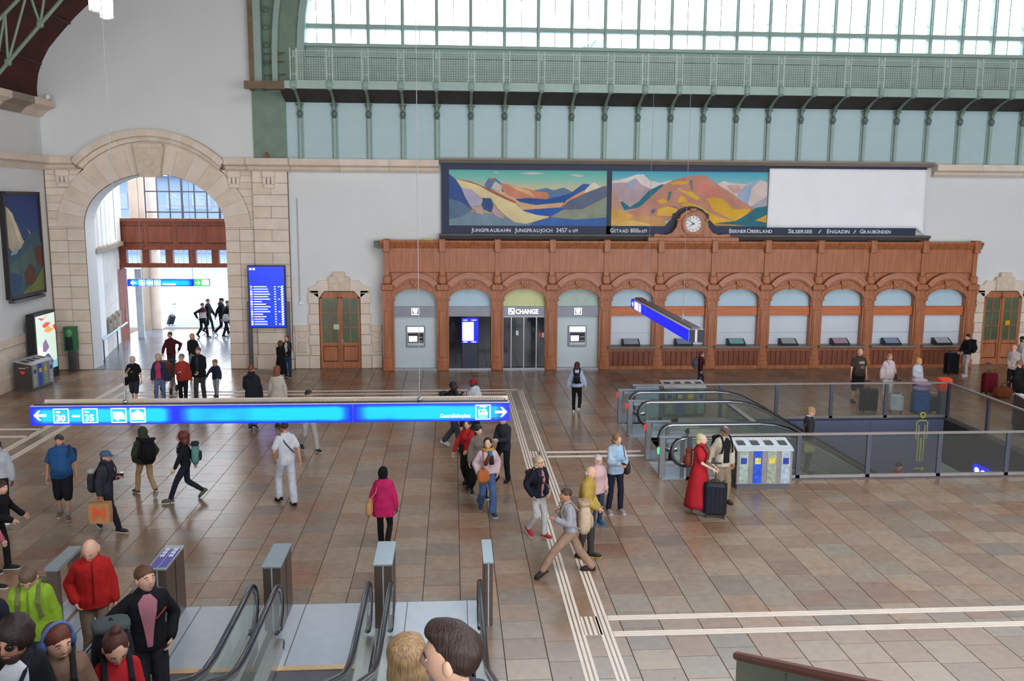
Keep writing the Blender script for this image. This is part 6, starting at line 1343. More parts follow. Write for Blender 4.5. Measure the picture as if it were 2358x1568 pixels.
# ---------------------------------------------------------------- bags
def rbox(c, sx, sy, sz, e=3.2, n=20, nz=8, taper=1.):
    "soft box: superellipse sections"
    rings = []
    for i in range(nz+1):
        q = -1+2*i/nz; k = (1-abs(q)**e)**(1/e) if abs(q) < 1 else 0; k = max(k, .55); tp = 1-(1-taper)*(q+1)/2
        rings.append(ering(V3(c[0], c[1], c[2]+q*sz/2), sx/2*k*tp, sy/2*k*tp, n, e))
    return rings
def backpack(P, label, col, sx=.30, sy=.17, sz=.46, z=1.18, acc=None, strap=None, rolltop=False, dx=0, extra=0):
    "rucksack on a person's back with straps over both shoulders"
    t = thing('backpack', label, 'backpack', P['root'].location, P['rz']); s = P['s']; off = (.115*(1+(P['fat']-1)*.8)+P['t']+.012)*s
    c = P['bend'](V3(dx, 0, z*s+P['dz'])); c = c+V3(0, off+sy*s/2, 0)
    B().loft(rbox(c, sx*s, sy*s, sz*s, taper=.86)).build('pack_body', fab(col), t, smooth=True, loc=(0, 0, 0))
    B().loft(rbox(c+V3(0, sy*.5*s, -.1*sz*s), sx*.74*s, .09*s, sz*.45*s)).build('pocket', fab(acc or tuple(int(v*.8) for v in col)), t, smooth=True, loc=(0, 0, 0))
    B().loft(rbox(c+V3(0, 0, sz*.5*s), sx*.84*s, sy*.92*s, .1*s)).build('lid', fab(acc or col), t, smooth=True, loc=(0, 0, 0))
    if rolltop: B().prism([(c[0]-sx*.5*s, c[2]+sz*.5*s), (c[0]+sx*.5*s, c[2]+sz*.5*s), (c[0]+sx*.62*s, c[2]+sz*.66*s), (c[0]-sx*.5*s, c[2]+sz*.58*s)], 'y', c[1]-.03, c[1]+.03).build('roll_top', fab(col), t, loc=(0, 0, 0))
    for q in (1, -1):
        fr = .118*(1+(P['fat']-1)*.8)+P['t']+.012; bd = P['bend']
        pts = [c+V3(q*.09*s, -sy*.5*s, .17*s), bd(V3(q*.1*s, .05*s, 1.475*s+P['dz']))+V3(0, 0, .012*s+P['t']), bd(V3(q*.105*s, -.07*s, 1.46*s+P['dz']))+V3(0, 0, P['t']), bd(V3(q*.11*s, -fr*s, 1.33*s+P['dz'])), bd(V3(q*.14*s, -fr*.9*s, 1.15*s+P['dz'])), c+V3(q*sx*.5*s, -sy*.4*s, -.15*s)]
        B().tube(pts, .024*s, 6, r2=.4).build('strap', fab(strap or tuple(int(v*.75) for v in col)), t, loc=(0, 0, 0))
    B().tube([c+V3(-.04*s, -.02*s, sz*.52*s), c+V3(0, -.02*s, sz*.6*s), c+V3(.04*s, -.02*s, sz*.52*s)], .01*s, 5).build('grab_loop', fab((30, 30, 32)), t, loc=(0, 0, 0))
    return t, c
def shoulder_bag(P, label, col, side=1, sx=.3, sy=.12, sz=.28, z=.88, f=.0, cross=False, strapc=None, out=.24):
    "handbag hanging from a shoulder"
    t = thing('handbag', label, 'bag', P['root'].location, P['rz']); s = P['s']; bd = P['bend']
    c = V3(side*out*s*(1+(P['fat']-1)*.6), -f*s, z*s+P['dz'])
    B().loft(rbox(c, sy*s, sx*s, sz*s, taper=.8)).build('bag_body', fab(col), t, smooth=True, loc=(0, 0, 0))
    B().tube([c+V3(0, -sx*.4*s, sz*.44*s), c+V3(0, sx*.4*s, sz*.44*s)], .012*s, 6).build('bag_rim', fab(tuple(int(v*.75) for v in col)), t, loc=(0, 0, 0))
    sh = side if not cross else -side; tp = bd(V3(sh*.11*s, 0, 1.475*s+P['dz']))+V3(0, 0, P['t']+.014); fr = (.125*(1+(P['fat']-1)*.8)+P['t'])*s
    B().tube([c+V3(0, -sx*.36*s, sz*.4*s), bd(V3(sh*.13*s if not cross else 0, -fr, 1.25*s+P['dz'])), bd(V3(sh*.115*s, -fr*.6, 1.43*s+P['dz']))+V3(0, 0, P['t']), tp, bd(V3(sh*.13*s if not cross else 0, fr, 1.25*s+P['dz'])), c+V3(0, sx*.36*s, sz*.4*s)], .012*s, 5, r2=.5).build('strap', fab(strapc or tuple(int(v*.8) for v in col)), t, loc=(0, 0, 0))
    return t
def suitcase(label, pos, col, w=.42, d=.26, h=.62, rz=0, handle=.45, ribs=True, tilt=0, soft=False):
    t = thing('suitcase', label, 'suitcase', pos, rz); t.rotation_euler = (tilt, 0, rz); m = fab(col, .35) if not soft else fab(col)
    z0 = .06
    B().bbox(-w/2, w/2, -d/2, d/2, z0, z0+h, .045).build('shell', m, t, loc=(0, 0, 0))
    if ribs:
        for k in range(5): x = -w*.36+w*.18*k; B().bbox(x-.012, x+.012, -d/2-.006, -d/2+.02, z0+.05, z0+h-.05, .005).build('rib', m, t, loc=(0, 0, 0))
    B().box(-w/2-.003, w/2+.003, -.008, .008, z0-.002, z0+h+.003).build('zip_seam', fab((24, 24, 26)), t, loc=(0, 0, 0))
    for sx in (-1, 1):
        for sy in (-1, 1): B().tube([(sx*(w/2-.05)-.012, sy*(d/2-.04), .03), (sx*(w/2-.05)+.012, sy*(d/2-.04), .03)], .03, 10).box(sx*(w/2-.05)-.02, sx*(w/2-.05)+.02, sy*(d/2-.04)-.015, sy*(d/2-.04)+.015, .03, z0+.02).build('wheel', BLACK, t, loc=(0, 0, 0))
    B().tube([(-.09, d/2-.04, z0+h), (-.06, d/2-.04, z0+h+.035), (.06, d/2-.04, z0+h+.035), (.09, d/2-.04, z0+h)], .012, 6).build('top_handle', BLACK, t, loc=(0, 0, 0))
    if handle:
        B().tube([(-.1, d/2-.02, z0+h-.02), (-.1, d/2-.02, z0+h+handle), (.1, d/2-.02, z0+h+handle), (.1, d/2-.02, z0+h-.02)], .009, 6).build('pull_handle', STEEL, t, loc=(0, 0, 0)); B().bbox(-.11, .11, d/2-.04, d/2, z0+h+handle-.015, z0+h+handle+.02, .01).build('grip', BLACK, t, loc=(0, 0, 0))
    return t
def place(u, v, vh=None, uh=None):
    "ground point under a pixel and the height of a figure whose head top is at row vh"
    p = atz(u, v); h = aty(uh or u, vh, p[1])[2] if vh else None
    return p, h
def held(name, label, cat, P, q, d=(0, 0, 0)):
    w = P['w'](P['J']['w', q]); return thing(name, label, cat, w+np.array(d), P['rz'])
# ---------------------------------------------------------------- the crowd
def pp(label, u, v, vh, hd, uh=None, hmul=1, hset=None, **k):
    p, h = place(u, v, vh, uh); p[2] = 0
    d = np.linalg.norm(p-CAM); k.setdefault('vox', .016 if d < 19 else (.019 if d < 26 else .025))
    if hset: h = hset
    HTS.append((round(h, 2), round(float(p[1]), 1), label[:40])); return person(label, p, h*hmul, hd, **k)
HTS = []
T = lambda c, kind='shirt', sleeve='long', **k: dict(c=c, kind=kind, sleeve=sleeve, **k)
Lw = lambda c, kind='trousers', **k: dict(c=c, kind=kind, **k)
NAVY, BLK, DEN, GRY, BEI, WHT = (30, 34, 52), (22, 22, 25), (70, 92, 134), (120, 122, 128), (196, 160, 122), (214, 216, 222)
JEANS = (84, 110, 154)
# at the entrance
P = pp('man in a black T-shirt and dark shorts gripping a strap, grey hair', 312, 934, 818, 0, legs=(.12, -.12), arms=('hang', 'strap'), fat=1.2, sk='l', top=T((26, 25, 27), 'tshirt', 'short', len=.86, belly=.6, panels=(('print', (120, 120, 124), 1.2, 1.24, .18),)), low=Lw((44, 48, 60), 'shorts', cut=.0), hair=('short', (196, 190, 184)), beard=(190, 182, 172))
shoulder_bag(P, 'black bag slung on the man in the black T-shirt', (24, 24, 26), -1, z=.86, cross=True, sx=.3)
P = pp('blonde woman in a navy and white jacket over a pink top, blue jeans', 371, 934, 812, 2, legs=(-.1, .14), arms=('hang', 'hang'), sex='f', top=T((46, 54, 84), 'jacket', 'long', len=.88, t=.024, inner=(206, 54, 92), open=.5), low=Lw((92, 116, 158), t=.008), hair=('long', (190, 164, 122), .6))
P = pp('bearded man in a red checked shirt and black trousers', 424, 936, 812, 5, legs=(.1, -.12), arms=('hang', 'chest'), fat=1.18, hy=-28, top=T((176, 52, 38), 'shirt', 'long', len=.84, belly=.5, mat=plaid((196, 58, 42), (110, 26, 22), 70)), low=Lw((24, 24, 28)), hair=('short', (120, 112, 106)), beard=(176, 170, 164), glasses='wire')
P = pp('tall man in an open black rain jacket and dark grey trousers', 463, 930, 796, -6, legs=(-.08, .12), arms=('hold', 'hang'), top=T((26, 27, 31), 'jacket', 'long', len=.82, t=.03, inner=(60, 60, 64), open=.18), low=Lw((66, 66, 68)), hair=('short', (116, 76, 52)), beard=(110, 70, 50))
P = pp('small child in a navy coat and pale jeans holding a hand', 499, 913, 828, -4, legs=(.08, -.1), arms=('hang', 'out'), stance=.08, hscale=1.12, top=T((42, 50, 82), 'coat', 'long', len=.82, t=.026, inner=(40, 40, 44), open=.3), low=Lw((166, 170, 178)), hair=('short', (150, 96, 62)))
P = pp('man in a maroon sweater with a strap pushing a pushchair', 397, 868, 762, -4, legs=(.1, -.12), arms=('hips', 'handle'), top=T((88, 26, 34), 'sweater', 'long', len=.86, t=.02), low=Lw((52, 56, 68)), hair=('short', (60, 44, 36)), glasses='wire')
P = pp('woman in a black jacket and jeans with loose blond hair, behind the bearded man', 447, 868, 766, 6, legs=(-.1, .1), arms=('hang', 'clasp'), sex='f', top=T((30, 30, 34), 'jacket', 'long', len=.9, t=.024), low=Lw((120, 150, 180)), hair=('long', (196, 150, 104), .6))
# pushchair
pc, _ = place(383, 905, 830); pcx = float(pc[0]); pcy = float(pc[1]); t = thing('pushchair', 'grey pushchair with a brown leather hood pushed by the man in maroon', 'pushchair', (pcx, pcy, 0))
g = B(); g.ell((pcx, pcy+.05, .82), .23, .3, .26, 16, 10); g.build('hood', fab((128, 66, 44)), t, smooth=True); B().loft(rbox(V3(pcx, pcy, .55), .4, .5, .3)).build('seat', fab((70, 78, 100)), t, smooth=True)
for q in (-.24, .24): B().tube([(pcx+q, pcy-.3, .12), (pcx+q, pcy+.1, .5), (pcx+q, pcy+.45, 1.02)], .014, 6).build('frame_tube', STEELD, t)
B().tube([(pcx-.24, pcy+.45, 1.02), (pcx+.24, pcy+.45, 1.02)], .018, 6).build('push_bar', BLACK, t)
for q in (-.25, .25):
    for dy in (-.3, .32): B().tube([(pcx+q-.02, pcy+dy, .11), (pcx+q+.02, pcy+dy, .11)], .11, 14).build('wheel', BLACK, t)
    B().tube([(pcx+q, pcy+.32, .11), (pcx+q, pcy+.05, .45)], .012, 6).build('frame_tube', STEELD, t)
# outside the doorway
P = pp('young man with a striped black, red and white sweater outside the doorway', 468, 777, 695, 60, legs=(.22, -.24), lift=(0, .5), arms=('hips', 'hips'), lean=4, top=T((26, 26, 30), 'sweater', 'long', len=.9, t=.024, panels=(('red_band', (190, 40, 40), 1.27, 1.32, 1.3), ('white_band', (196, 196, 198), 1.0, 1.27, 1.3))), low=Lw((20, 20, 24)), hair=('short', (24, 20, 20)))
P = pp('young man in black walking behind the striped sweater', 481, 766, 686, 80, legs=(.2, -.2), lift=(0, .4), arms=('fwd', 'back'), top=T((22, 22, 26), 'jacket', 'long', t=.026), low=Lw((20, 20, 24)), hair=('short', (30, 24, 22)))
P = pp('man in black striding outside the doorway, white shoes', 512, 772, 683, 82, legs=(.28, -.28), lift=(0, .6), arms=('fwd', 'back'), top=T((22, 22, 26), 'hoodie', 'long', t=.024), low=Lw((20, 20, 24)), hair=('cap', (26, 30, 44), (30, 26, 26)), shoes=((210, 210, 214), (230, 230, 230)))
P = pp('person in black carrying a pale bag, half behind the stone pier', 526, 776, 690, 82, legs=(.15, -.2), arms=('fwd', 'back'), top=T((24, 24, 28), 'jacket', 'long', t=.026), low=Lw((22, 22, 26)), hair=('short', (40, 34, 30)))
shoulder_bag(P, 'pale grey bag on the person half behind the pier', (190, 190, 194), -1, z=.95, sx=.34, sz=.34)
p, _ = place(391, 748); suitcase('small black trolley case leaning with its pale handle out, outside the door', (p[0], p[1], .0), (26, 30, 40), .34, .22, .5, math.radians(60), .6, tilt=math.radians(24))
# by the departures board
P = pp('woman with a white turtleneck and dark coat holding a white bag by the board', 664, 868, 771, -12, arms=('clasp', 'hang'), sex='f', top=T((34, 32, 36), 'coat', 'long', len=.86, t=.022, inner=(206, 206, 206), open=.35), low=Lw((40, 70, 110)), hair=('long', (118, 70, 50), .6))
shoulder_bag(P, 'white shoulder bag of the woman by the departures board', (206, 202, 194), 1, sx=.34, sz=.36, z=.92)
P = pp('woman seen from behind in a black leather jacket and long black skirt', 648, 876, 783, 168, arms=('clasp', 'clasp'), sex='f', top=T((24, 22, 24), 'leather_jacket', 'long', len=.98, t=.026), low=Lw((22, 20, 22), 'skirt', len=.3, wide=.26), hair=('bob', (120, 66, 40)))
P = pp('red-haired man seen from behind in a dark hooded sweater', 583, 990, 838, 178, legs=(.1, -.14), lift=(0, .5), arms=('hold', 'hang'), top=T((34, 36, 44), 'hoodie', 'long', len=.84, t=.026, collar=1), low=Lw((96, 100, 116)), hair=('short', (128, 64, 38)), shoes=((40, 44, 60), (210, 210, 214)))
P = pp('woman with long auburn hair in a belted cream dress, seen from behind', 642, 985, 839, 172, legs=(.1, -.1), arms=('hang', 'hang'), sex='f', top=T((206, 194, 180), 'dress_top', 'long', len=.98, t=.014), low=Lw((204, 192, 178), 'dress', len=.42, wide=.34), hair=('long', (132, 70, 44), 1.05), shoes=((70, 60, 54), (60, 50, 46)))
P = pp('man in a pale grey tracksuit striding behind the blue sign, navy shoes', 712, 1037, 891, 35, uh=702, legs=(.3, -.26), lift=(0, .5), arms=('fwd', 'back'), lean=6, hy=30, top=T((170, 166, 162), 'hoodie', 'long', len=.88, t=.026, collar=1), low=Lw((178, 172, 166), t=.022), hair=('short', (40, 38, 42)), shoes=((36, 48, 76), (222, 222, 222)), sk='t')
# middle of the floor
P = pp('man in a white T-shirt and white joggers walking with a hand in his pocket', 662, 1160, 966, -150, uh=655, legs=(.2, -.16), lift=(.25, 0), arms=('pocket', 'back'), hy=-18, top=T((204, 206, 214), 'tshirt', 'short', len=.84, t=.02), low=Lw((204, 208, 220), t=.03), hair=('short', (44, 36, 32)), shoes=((24, 24, 26), (30, 30, 32)), sk='t')
t = thing('sling_bag', 'dark sling strap worn across the back of the white T-shirt man', 'bag', P['root'].location, P['rz']); B().tube([P['bend'](V3(.12, .03, 1.47)*P['s']), P['bend'](V3(.05, .15, 1.3)*P['s']), P['bend'](V3(-.13, .13, 1.08)*P['s'])], .012, 5).build('strap', fab((40, 42, 50)), t, loc=(0, 0, 0))
P = pp('woman with curly red hair in black taking a long stride', 432, 1152, 985, -78, uh=436, legs=(.34, -.3), lift=(0, .75), arms=('fwd', 'back'), lean=5, sex='f', top=T((24, 24, 28), 'jacket', 'long', len=.92, t=.018), low=Lw((30, 34, 48), t=.012), hair=('bigcurly', (96, 42, 32)), shoes=((92, 92, 72), (60, 60, 54)))
backpack(P, 'teal rucksack on the woman with curly red hair', (88, 138, 136), .3, .2, .48, acc=(36, 44, 50), strap=(30, 34, 40))
P = pp('hooded man in an olive sweater and beige trousers walking away', 338, 1142, 978, -140, uh=333, legs=(.3, -.28), lift=(0, .8), arms=('pocket', 'pocket'), lean=3, top=T((52, 56, 42), 'hoodie', 'long', len=.86, t=.03), low=Lw((184, 146, 108), t=.014), hair=('hood', (56, 62, 50)), shoes=((108, 60, 44), (200, 196, 190)))
backpack(P, 'black roll-top rucksack on the hooded man', (18, 18, 20), .36, .19, .56, rolltop=True)
P = pp('stout man in a blue polo shirt and black shorts, sunglasses pushed up', 150, 1190, 996, 14, uh=147, legs=(.16, -.12), arms=('hang', 'hang'), fat=1.28, hy=-8, sk='t', top=T((34, 82, 138), 'polo_shirt', 'short', len=.84, t=.02, belly=.9, collar=1), low=Lw((24, 24, 28), 'shorts', cut=.12, t=.03), hair=('short', (60, 52, 48)), glasses='up', shoes=((120, 100, 84), (200, 196, 188)), sock=(150, 146, 140))
t = thing('sling_bag', 'dark blue sling bag strap over the shoulder of the blue polo man', 'bag', P['root'].location, P['rz']); B().tube([P['bend'](V3(.2, .1, 1.3)*P['s']), P['bend'](V3(.17, -.02, 1.49)*P['s']), P['bend'](V3(.17, -.19, 1.3)*P['s'])], .03, 6, r2=.4).build('strap', fab((30, 58, 92)), t, loc=(0, 0, 0)); B().loft(rbox(P['bend'](V3(.18, .2, 1.25)*P['s']), .18, .1, .26)).build('bag_body', fab((34, 60, 96)), t, smooth=True, loc=(0, 0, 0))
P = pp('man in a dark jacket and blue cap walking with a coffee cup', 248, 1222, 1030, 80, uh=252, legs=(-.26, .3), lift=(.75, 0), arms=('chest', 'bag'), lean=5, top=T((46, 48, 60), 'jacket', 'long', len=.74, t=.032, collar=1), low=Lw((28, 30, 40)), hair=('cap', (70, 96, 132), (60, 50, 44)), shoes=((52, 42, 40), (206, 200, 192)), sk='t')
backpack(P, 'dark rucksack with a pale panel on the man with the coffee cup', (52, 54, 60), .32, .18, .44, z=1.08, acc=(176, 172, 166))
w = P['w'](P['J']['w', 1]); t = thing('coffee_cup', 'brown paper coffee cup with a white lid, man with the cap', 'cup', w+np.array([.08, -.02, -.02])); lc = t.location; B().lathe([(.026, 0), (.036, .1)], lc, 12).build('cup', fab((60, 36, 28)), t); B().lathe([(.039, .1), (.039, .112), (.034, .12)], lc, 12).build('lid', WHITE, t)
w = P['w'](P['J']['w', -1]); t = thing('paper_bag', 'brown paper carrier bag with a large orange M carried by the man with the cap', 'bag', (w[0]+.02, w[1]-.06, w[2]-.52)); lc = t.location; PAP = mat('kraft_paper', S(176, 124, 78), .85, var=.08, bump=.2)
B().loft([[(lc[0]+a*sx, lc[1]+c*.08, lc[2]+z) for a, c in ((-1, -1), (1, -1), (1, 1), (-1, 1))] for z, sx in ((0, .19), (.2, .2), (.4, .19))]).build('bag_body', PAP, t); B().prism([(lc[0]-.11+.22*a, lc[2]+.1+.21*c) for a, c in ((0, 0), (0, 1), (.28, 1), (.5, .6), (.72, 1), (1, 1), (1, 0), (.75, 0), (.75, .62), (.5, .2), (.25, .62), (.25, 0))], 'y', lc[1]-.092, lc[1]-.08).build('printed_letter', mat('print_orange', S(226, 84, 38), .7), t)
for q in (-.02, .02): B().tube([(lc[0]-.07, lc[1]+q, lc[2]+.39), (lc[0]-.05, lc[1]+q, lc[2]+.5), (lc[0]+.05, lc[1]+q, lc[2]+.5), (lc[0]+.07, lc[1]+q, lc[2]+.39)], .006, 5).build('handle', PAP, t)
P = pp('person in a pale grey hooded sweater and black trousers behind the crouched arm', 6, 1200, 1008, 20, legs=(.1, -.1), arms=('hang', 'hang'), top=T((178, 180, 186), 'hoodie', 'long', len=.92, t=.034, collar=1), low=Lw((26, 26, 30)), hair=('long', (40, 28, 24), .8), sk='b', shoes=((214, 214, 214), (226, 226, 226)))
P = pp('person in black stretching out an arm with a wristwatch', 0, 1316, 1102, 90, legs=(.1, -.1), arms=('out', 'hold'), lean=14, hy=-20, top=T((26, 26, 30), 'jacket', 'long', len=.9, t=.026), low=Lw((30, 30, 34)), hair=('short', (56, 34, 26)))
P = pp('person in a pink sweatshirt and pale jeans before the outstretched arm', -30, 1358, 1150, 80, legs=(.12, -.2), lift=(0, .4), arms=('fwd', 'fwd'), top=T((196, 88, 108), 'sweatshirt', 'long', len=.9, t=.026), low=Lw((110, 128, 150)), hair=('short', (80, 60, 50)))
P = pp('woman in a magenta sweater and black leggings walking away, black headscarf', 885, 1262, 1072, 176, legs=(.16, -.16), lift=(0, .7), arms=('hang', 'hang'), sex='f', fat=1.22, sk='b', hy=-20, top=T((206, 26, 92), 'sweater', 'long', len=.72, t=.026, flare=.03), low=Lw((22, 22, 26), t=.006), hair=('scarf', (20, 18, 22)), shoes=((206, 204, 200), (220, 220, 220)))
shoulder_bag(P, 'tan leather shoulder bag of the woman in magenta', (206, 150, 96), 1, sx=.38, sy=.15, sz=.34, z=.93, f=-.1, strapc=(214, 176, 140))
# group under the right end of the sign
P = pp('young man in a black jacket turning aside with a backpack', 1042, 1030, 873, 70, uh=1052, legs=(-.26, .24), lift=(.4, 0), arms=('fwd', 'chin'), top=T((30, 30, 34), 'jacket', 'long', len=.86, t=.026), low=Lw((74, 78, 86), t=.026), hair=('short', (22, 18, 18)), sk='d', shoes=((214, 214, 212), (226, 226, 226)))
backpack(P, 'dark striped rucksack on the young man in black', (30, 30, 34), .32, .2, .46, acc=(52, 50, 52))
P = pp('young man with a red and black cap in a white hooded top', 1092, 1036, 868, -40, uh=1097, legs=(.1, -.1), arms=('hang', 'hang'), top=T((196, 200, 206), 'hoodie', 'long', len=.86, t=.026, collar=1), low=Lw((40, 40, 46)), hair=('cap', (150, 30, 40), (22, 18, 18)), sk='d', shoes=((214, 214, 212), (226, 226, 226)))
P = pp('short fair-haired person in sunglasses and black between the two young men', 1081, 1052, 897, 10, arms=('hang', 'hang'), top=T((30, 30, 34), 'jacket', 'long', len=.86, t=.02), low=Lw((34, 34, 40)), hair=('thin', (180, 140, 110)), glasses='dark', hset=1.62)
P = pp('woman in a bright red jacket and black trousers reaching down', 1077, 1118, 962, -20, legs=(.16, -.14), lift=(0, .3), arms=('hold', (.34, .12, .86)), sex='f', top=T((196, 30, 32), 'jacket', 'long', len=.9, t=.02), low=Lw((24, 24, 28), t=.026), hair=('long', (34, 26, 26), .5), sk='a', shoes=((40, 40, 40), (50, 50, 50)))
shoulder_bag(P, 'black crossbody bag of the woman in the red jacket', (30, 28, 30), -1, sx=.24, sz=.2, z=1.0, f=.12, cross=True, out=.12)
P = pp('dark-haired woman in a taupe jacket and black flared trousers', 1101, 1142, 974, 20, legs=(.14, -.2), lift=(0, .6), arms=('hang', 'hang'), sex='f', top=T((128, 112, 104), 'jacket', 'long', len=.9, t=.02), low=Lw((24, 24, 28), t=.016, flare=.02), hair=('bob', (32, 26, 28)), sk='a')
P = pp('woman in a pale pink hooded top and jeans with a bright knotted scarf', 1122, 1182, 1003, 12, uh=1119, legs=(.14, -.24), lift=(0, .7), arms=('pocket', 'pocket'), sex='f', hy=-25, hp=8, top=T((214, 182, 188), 'hoodie', 'long', len=.94, t=.034), low=Lw((70, 98, 150), t=.024, flare=.02), hair=('bob', (40, 26, 28)), sk='a', shoes=((44, 52, 76), (206, 206, 206)))
t = thing('neck_scarf', 'blue, yellow and brown knotted scarf on the woman in pink', 'scarf', P['root'].location, P['rz']); s_ = P['s']; nb_ = P['nb']
g = B(); g.tube([nb_+V3(.1*math.cos(a), .09*math.sin(a)-.01, .0) for a in [2*math.pi*k/14 for k in range(15)]], .035, 8); g.build('scarf_loop', fab((196, 146, 60)), t, smooth=True, loc=(0, 0, 0)); B().tube([nb_+V3(.02, -.12, -.02), nb_+V3(.03, -.17, -.12)], [.045, .05], 8).build('scarf_knot', fab((46, 120, 150)), t, smooth=True, loc=(0, 0, 0)); B().tube([nb_+V3(.0, -.17, -.1), nb_+V3(-.06, -.18, -.2), nb_+V3(-.09, -.17, -.29)], [.04, .045, .04], 8).build('scarf_end', fab((110, 56, 36)), t, smooth=True, loc=(0, 0, 0)); B().tube([nb_+V3(.04, -.17, -.1), nb_+V3(.05, -.18, -.28)], [.045, .05], 8).build('scarf_end', fab((52, 36, 36)), t, smooth=True, loc=(0, 0, 0))
shoulder_bag(P, 'orange leather handbag of the woman in pink', (196, 104, 50), -1, sx=.16, sy=.3, sz=.3, z=.94, f=.2, out=.14)
P = pp('man in a dark denim shirt and black trousers reading a phone', 1160, 1108, 951, -35, uh=1157, legs=(-.05, .2), lift=(0, .5), arms=('phone', 'phone'), hp=18, top=T((44, 46, 56), 'shirt', 'long', len=.82, t=.026), low=Lw((26, 26, 30), t=.024), hair=('short', (30, 26, 26)), sk='a', shoes=((26, 26, 28), (30, 30, 32)))
shoulder_bag(P, 'black waist bag of the man in denim', (22, 22, 24), 1, sx=.26, sz=.16, z=1.0, f=.16, cross=True, out=.05)
def phone(P, lab, col=(30, 32, 40), white=False):
    a, c = P['J']['w', 1], P['J']['w', -1]; m = (a+c)/2+V3(0, -.1, .03); t = thing('phone', lab, 'phone', P['root'].location, P['rz'])
    B().bbox(m[0]-.037, m[0]+.037, m[1]-.075, m[1]+.075, m[2], m[2]+.009, .004).build('phone_body', fab((210, 214, 220) if white else col), t, loc=(0, 0, 0))
phone(P, 'white phone held by the man in dark denim', white=True)
P = pp('young woman in a pale blue shirt and black trousers walking away', 1327, 952, 831, 172, uh=1330, legs=(.12, -.16), lift=(0, .7), arms=((.3, .05, .84), (.3, .05, .84)), sex='f', top=T((178, 194, 222), 'shirt', 'long', len=.9, t=.026), low=Lw((24, 24, 28), t=.008), hair=('bob', (64, 34, 30)), shoes=((216, 216, 220), (228, 228, 228)))
backpack(P, 'small black rucksack on the woman in the pale blue shirt', (26, 26, 28), .24, .12, .3, z=1.2)
P = pp('blonde woman in a navy jacket, white trousers and red trainers', 1238, 1236, 1047, 38, legs=(.1, -.16), lift=(0, .5), arms=('clasp', 'pocket'), sex='f', hy=10, hp=-6, top=T((30, 32, 46), 'jacket', 'long', len=.88, t=.024, inner=(206, 120, 130), open=.2), low=Lw((206, 202, 200), t=.016), hair=('long', (176, 156, 128), .5), shoes=((190, 40, 46), (220, 214, 210)), glasses='wire')
backpack(P, 'dark purple rucksack on the blonde woman in the navy jacket', (58, 44, 52), .3, .17, .42, z=1.14)
shoulder_bag(P, 'small beige crossbody bag of the blonde woman in navy', (196, 172, 146), 1, sx=.14, sz=.2, z=.96, f=.12, cross=True, out=.16)
P = pp('man with a cream backpack taking a long stride, grey shirt and khaki trousers', 1312, 1322, 1106, -82, uh=1297, legs=(.52, -.42), lift=(.5, .0), arms=('chest', 'strap'), lean=8, hy=6, sk='t', top=T((160, 160, 168), 'shirt', 'long', len=.94, t=.024), low=Lw((166, 130, 106), t=.026), hair=('short', (70, 48, 40)), shoes=((52, 38, 34), (40, 32, 30)))
backpack(P, 'large cream backpack with a blue badge on the striding man', (206, 178, 146), .36, .24, .56, z=1.16, acc=(186, 152, 118), strap=(206, 176, 142))
P = pp('old man in a mustard jacket with a bald head, behind the cream backpack', 1346, 1284, 1068, 62, legs=(.08, -.08), arms=('clasp', 'clasp'), lean=6, hp=14, top=T((186, 152, 64), 'jacket', 'long', len=.84, t=.03, collar=1), low=Lw((60, 56, 56)), hair=('bald', (190, 180, 170)), shoes=((34, 34, 34), (206, 160, 50)))
P = pp('white-haired woman in a pale pink fleece, jeans and blue shoes', 1373, 1206, 1046, 20, arms=('hang', 'hang'), sex='f', fat=1.1, hy=10, top=T((214, 170, 170), 'fleece', 'long', len=.78, t=.03, collar=1), low=Lw((44, 58, 90)), hair=('short', (196, 188, 182)), glasses='wire', shoes=((36, 92, 140), (60, 120, 160)))
P = pp('woman in a light blue jacket and navy trousers looking down at her phone', 1415, 1180, 994, 14, arms=('phone', 'phone'), sex='f', hp=24, hy=8, legs=(.02, -.04), stance=.12, top=T((172, 194, 214), 'jacket', 'long', len=.86, t=.026, inner=(150, 190, 226), open=.4), low=Lw((28, 32, 50), t=.016), hair=('bob', (138, 96, 66)), shoes=((150, 140, 130), (206, 204, 200)))
phone(P, 'dark phone in the hands of the woman in the light blue jacket')
shoulder_bag(P, 'dark olive shoulder bag with a brown strap, woman in light blue', (56, 52, 46), 1, sx=.36, sy=.14, sz=.3, z=.98, f=-.02, strapc=(110, 72, 52))
# couple beside the recycling station
P = pp('blonde woman in a long red dress holding a suitcase handle', 1606, 1178, 996, 62, arms=('hold', 'hold'), sex='f', fat=1.22, sk='p', hy=-5, top=T((196, 30, 38), 'dress_top', 'short', len=.98, t=.018, collar=1), low=Lw((190, 26, 36), 'dress', len=.16, wide=.3), hair=('bob', (206, 190, 150)), shoes=((150, 140, 140), (170, 160, 156)))
backpack(P, 'small brown leather rucksack on the woman in the red dress', (136, 58, 40), .26, .15, .36, z=1.16, acc=(120, 48, 34))
p, _ = place(1645, 1189); suitcase('dark navy suitcase with its handle up beside the woman in the red dress', p, (32, 34, 48), .46, .28, .66, math.radians(-14), .38)
P = pp('man in a flat cap and beige jacket over a black shirt, khaki trousers', 1660, 1156, 976, 18, uh=1657, arms=('hang', 'back'), legs=(.06, -.06), hp=14, sk='t', top=T((206, 196, 170), 'jacket', 'long', len=.82, t=.03, inner=(26, 28, 34), open=.42), low=Lw((150, 128, 100), t=.03), hair=('flatcap', (110, 90, 98), (120, 100, 90)), glasses='wire', shoes=((70, 46, 38), (50, 36, 32)))
backpack(P, 'black rucksack on the man in the flat cap', (28, 28, 32), .3, .16, .4, z=1.2)
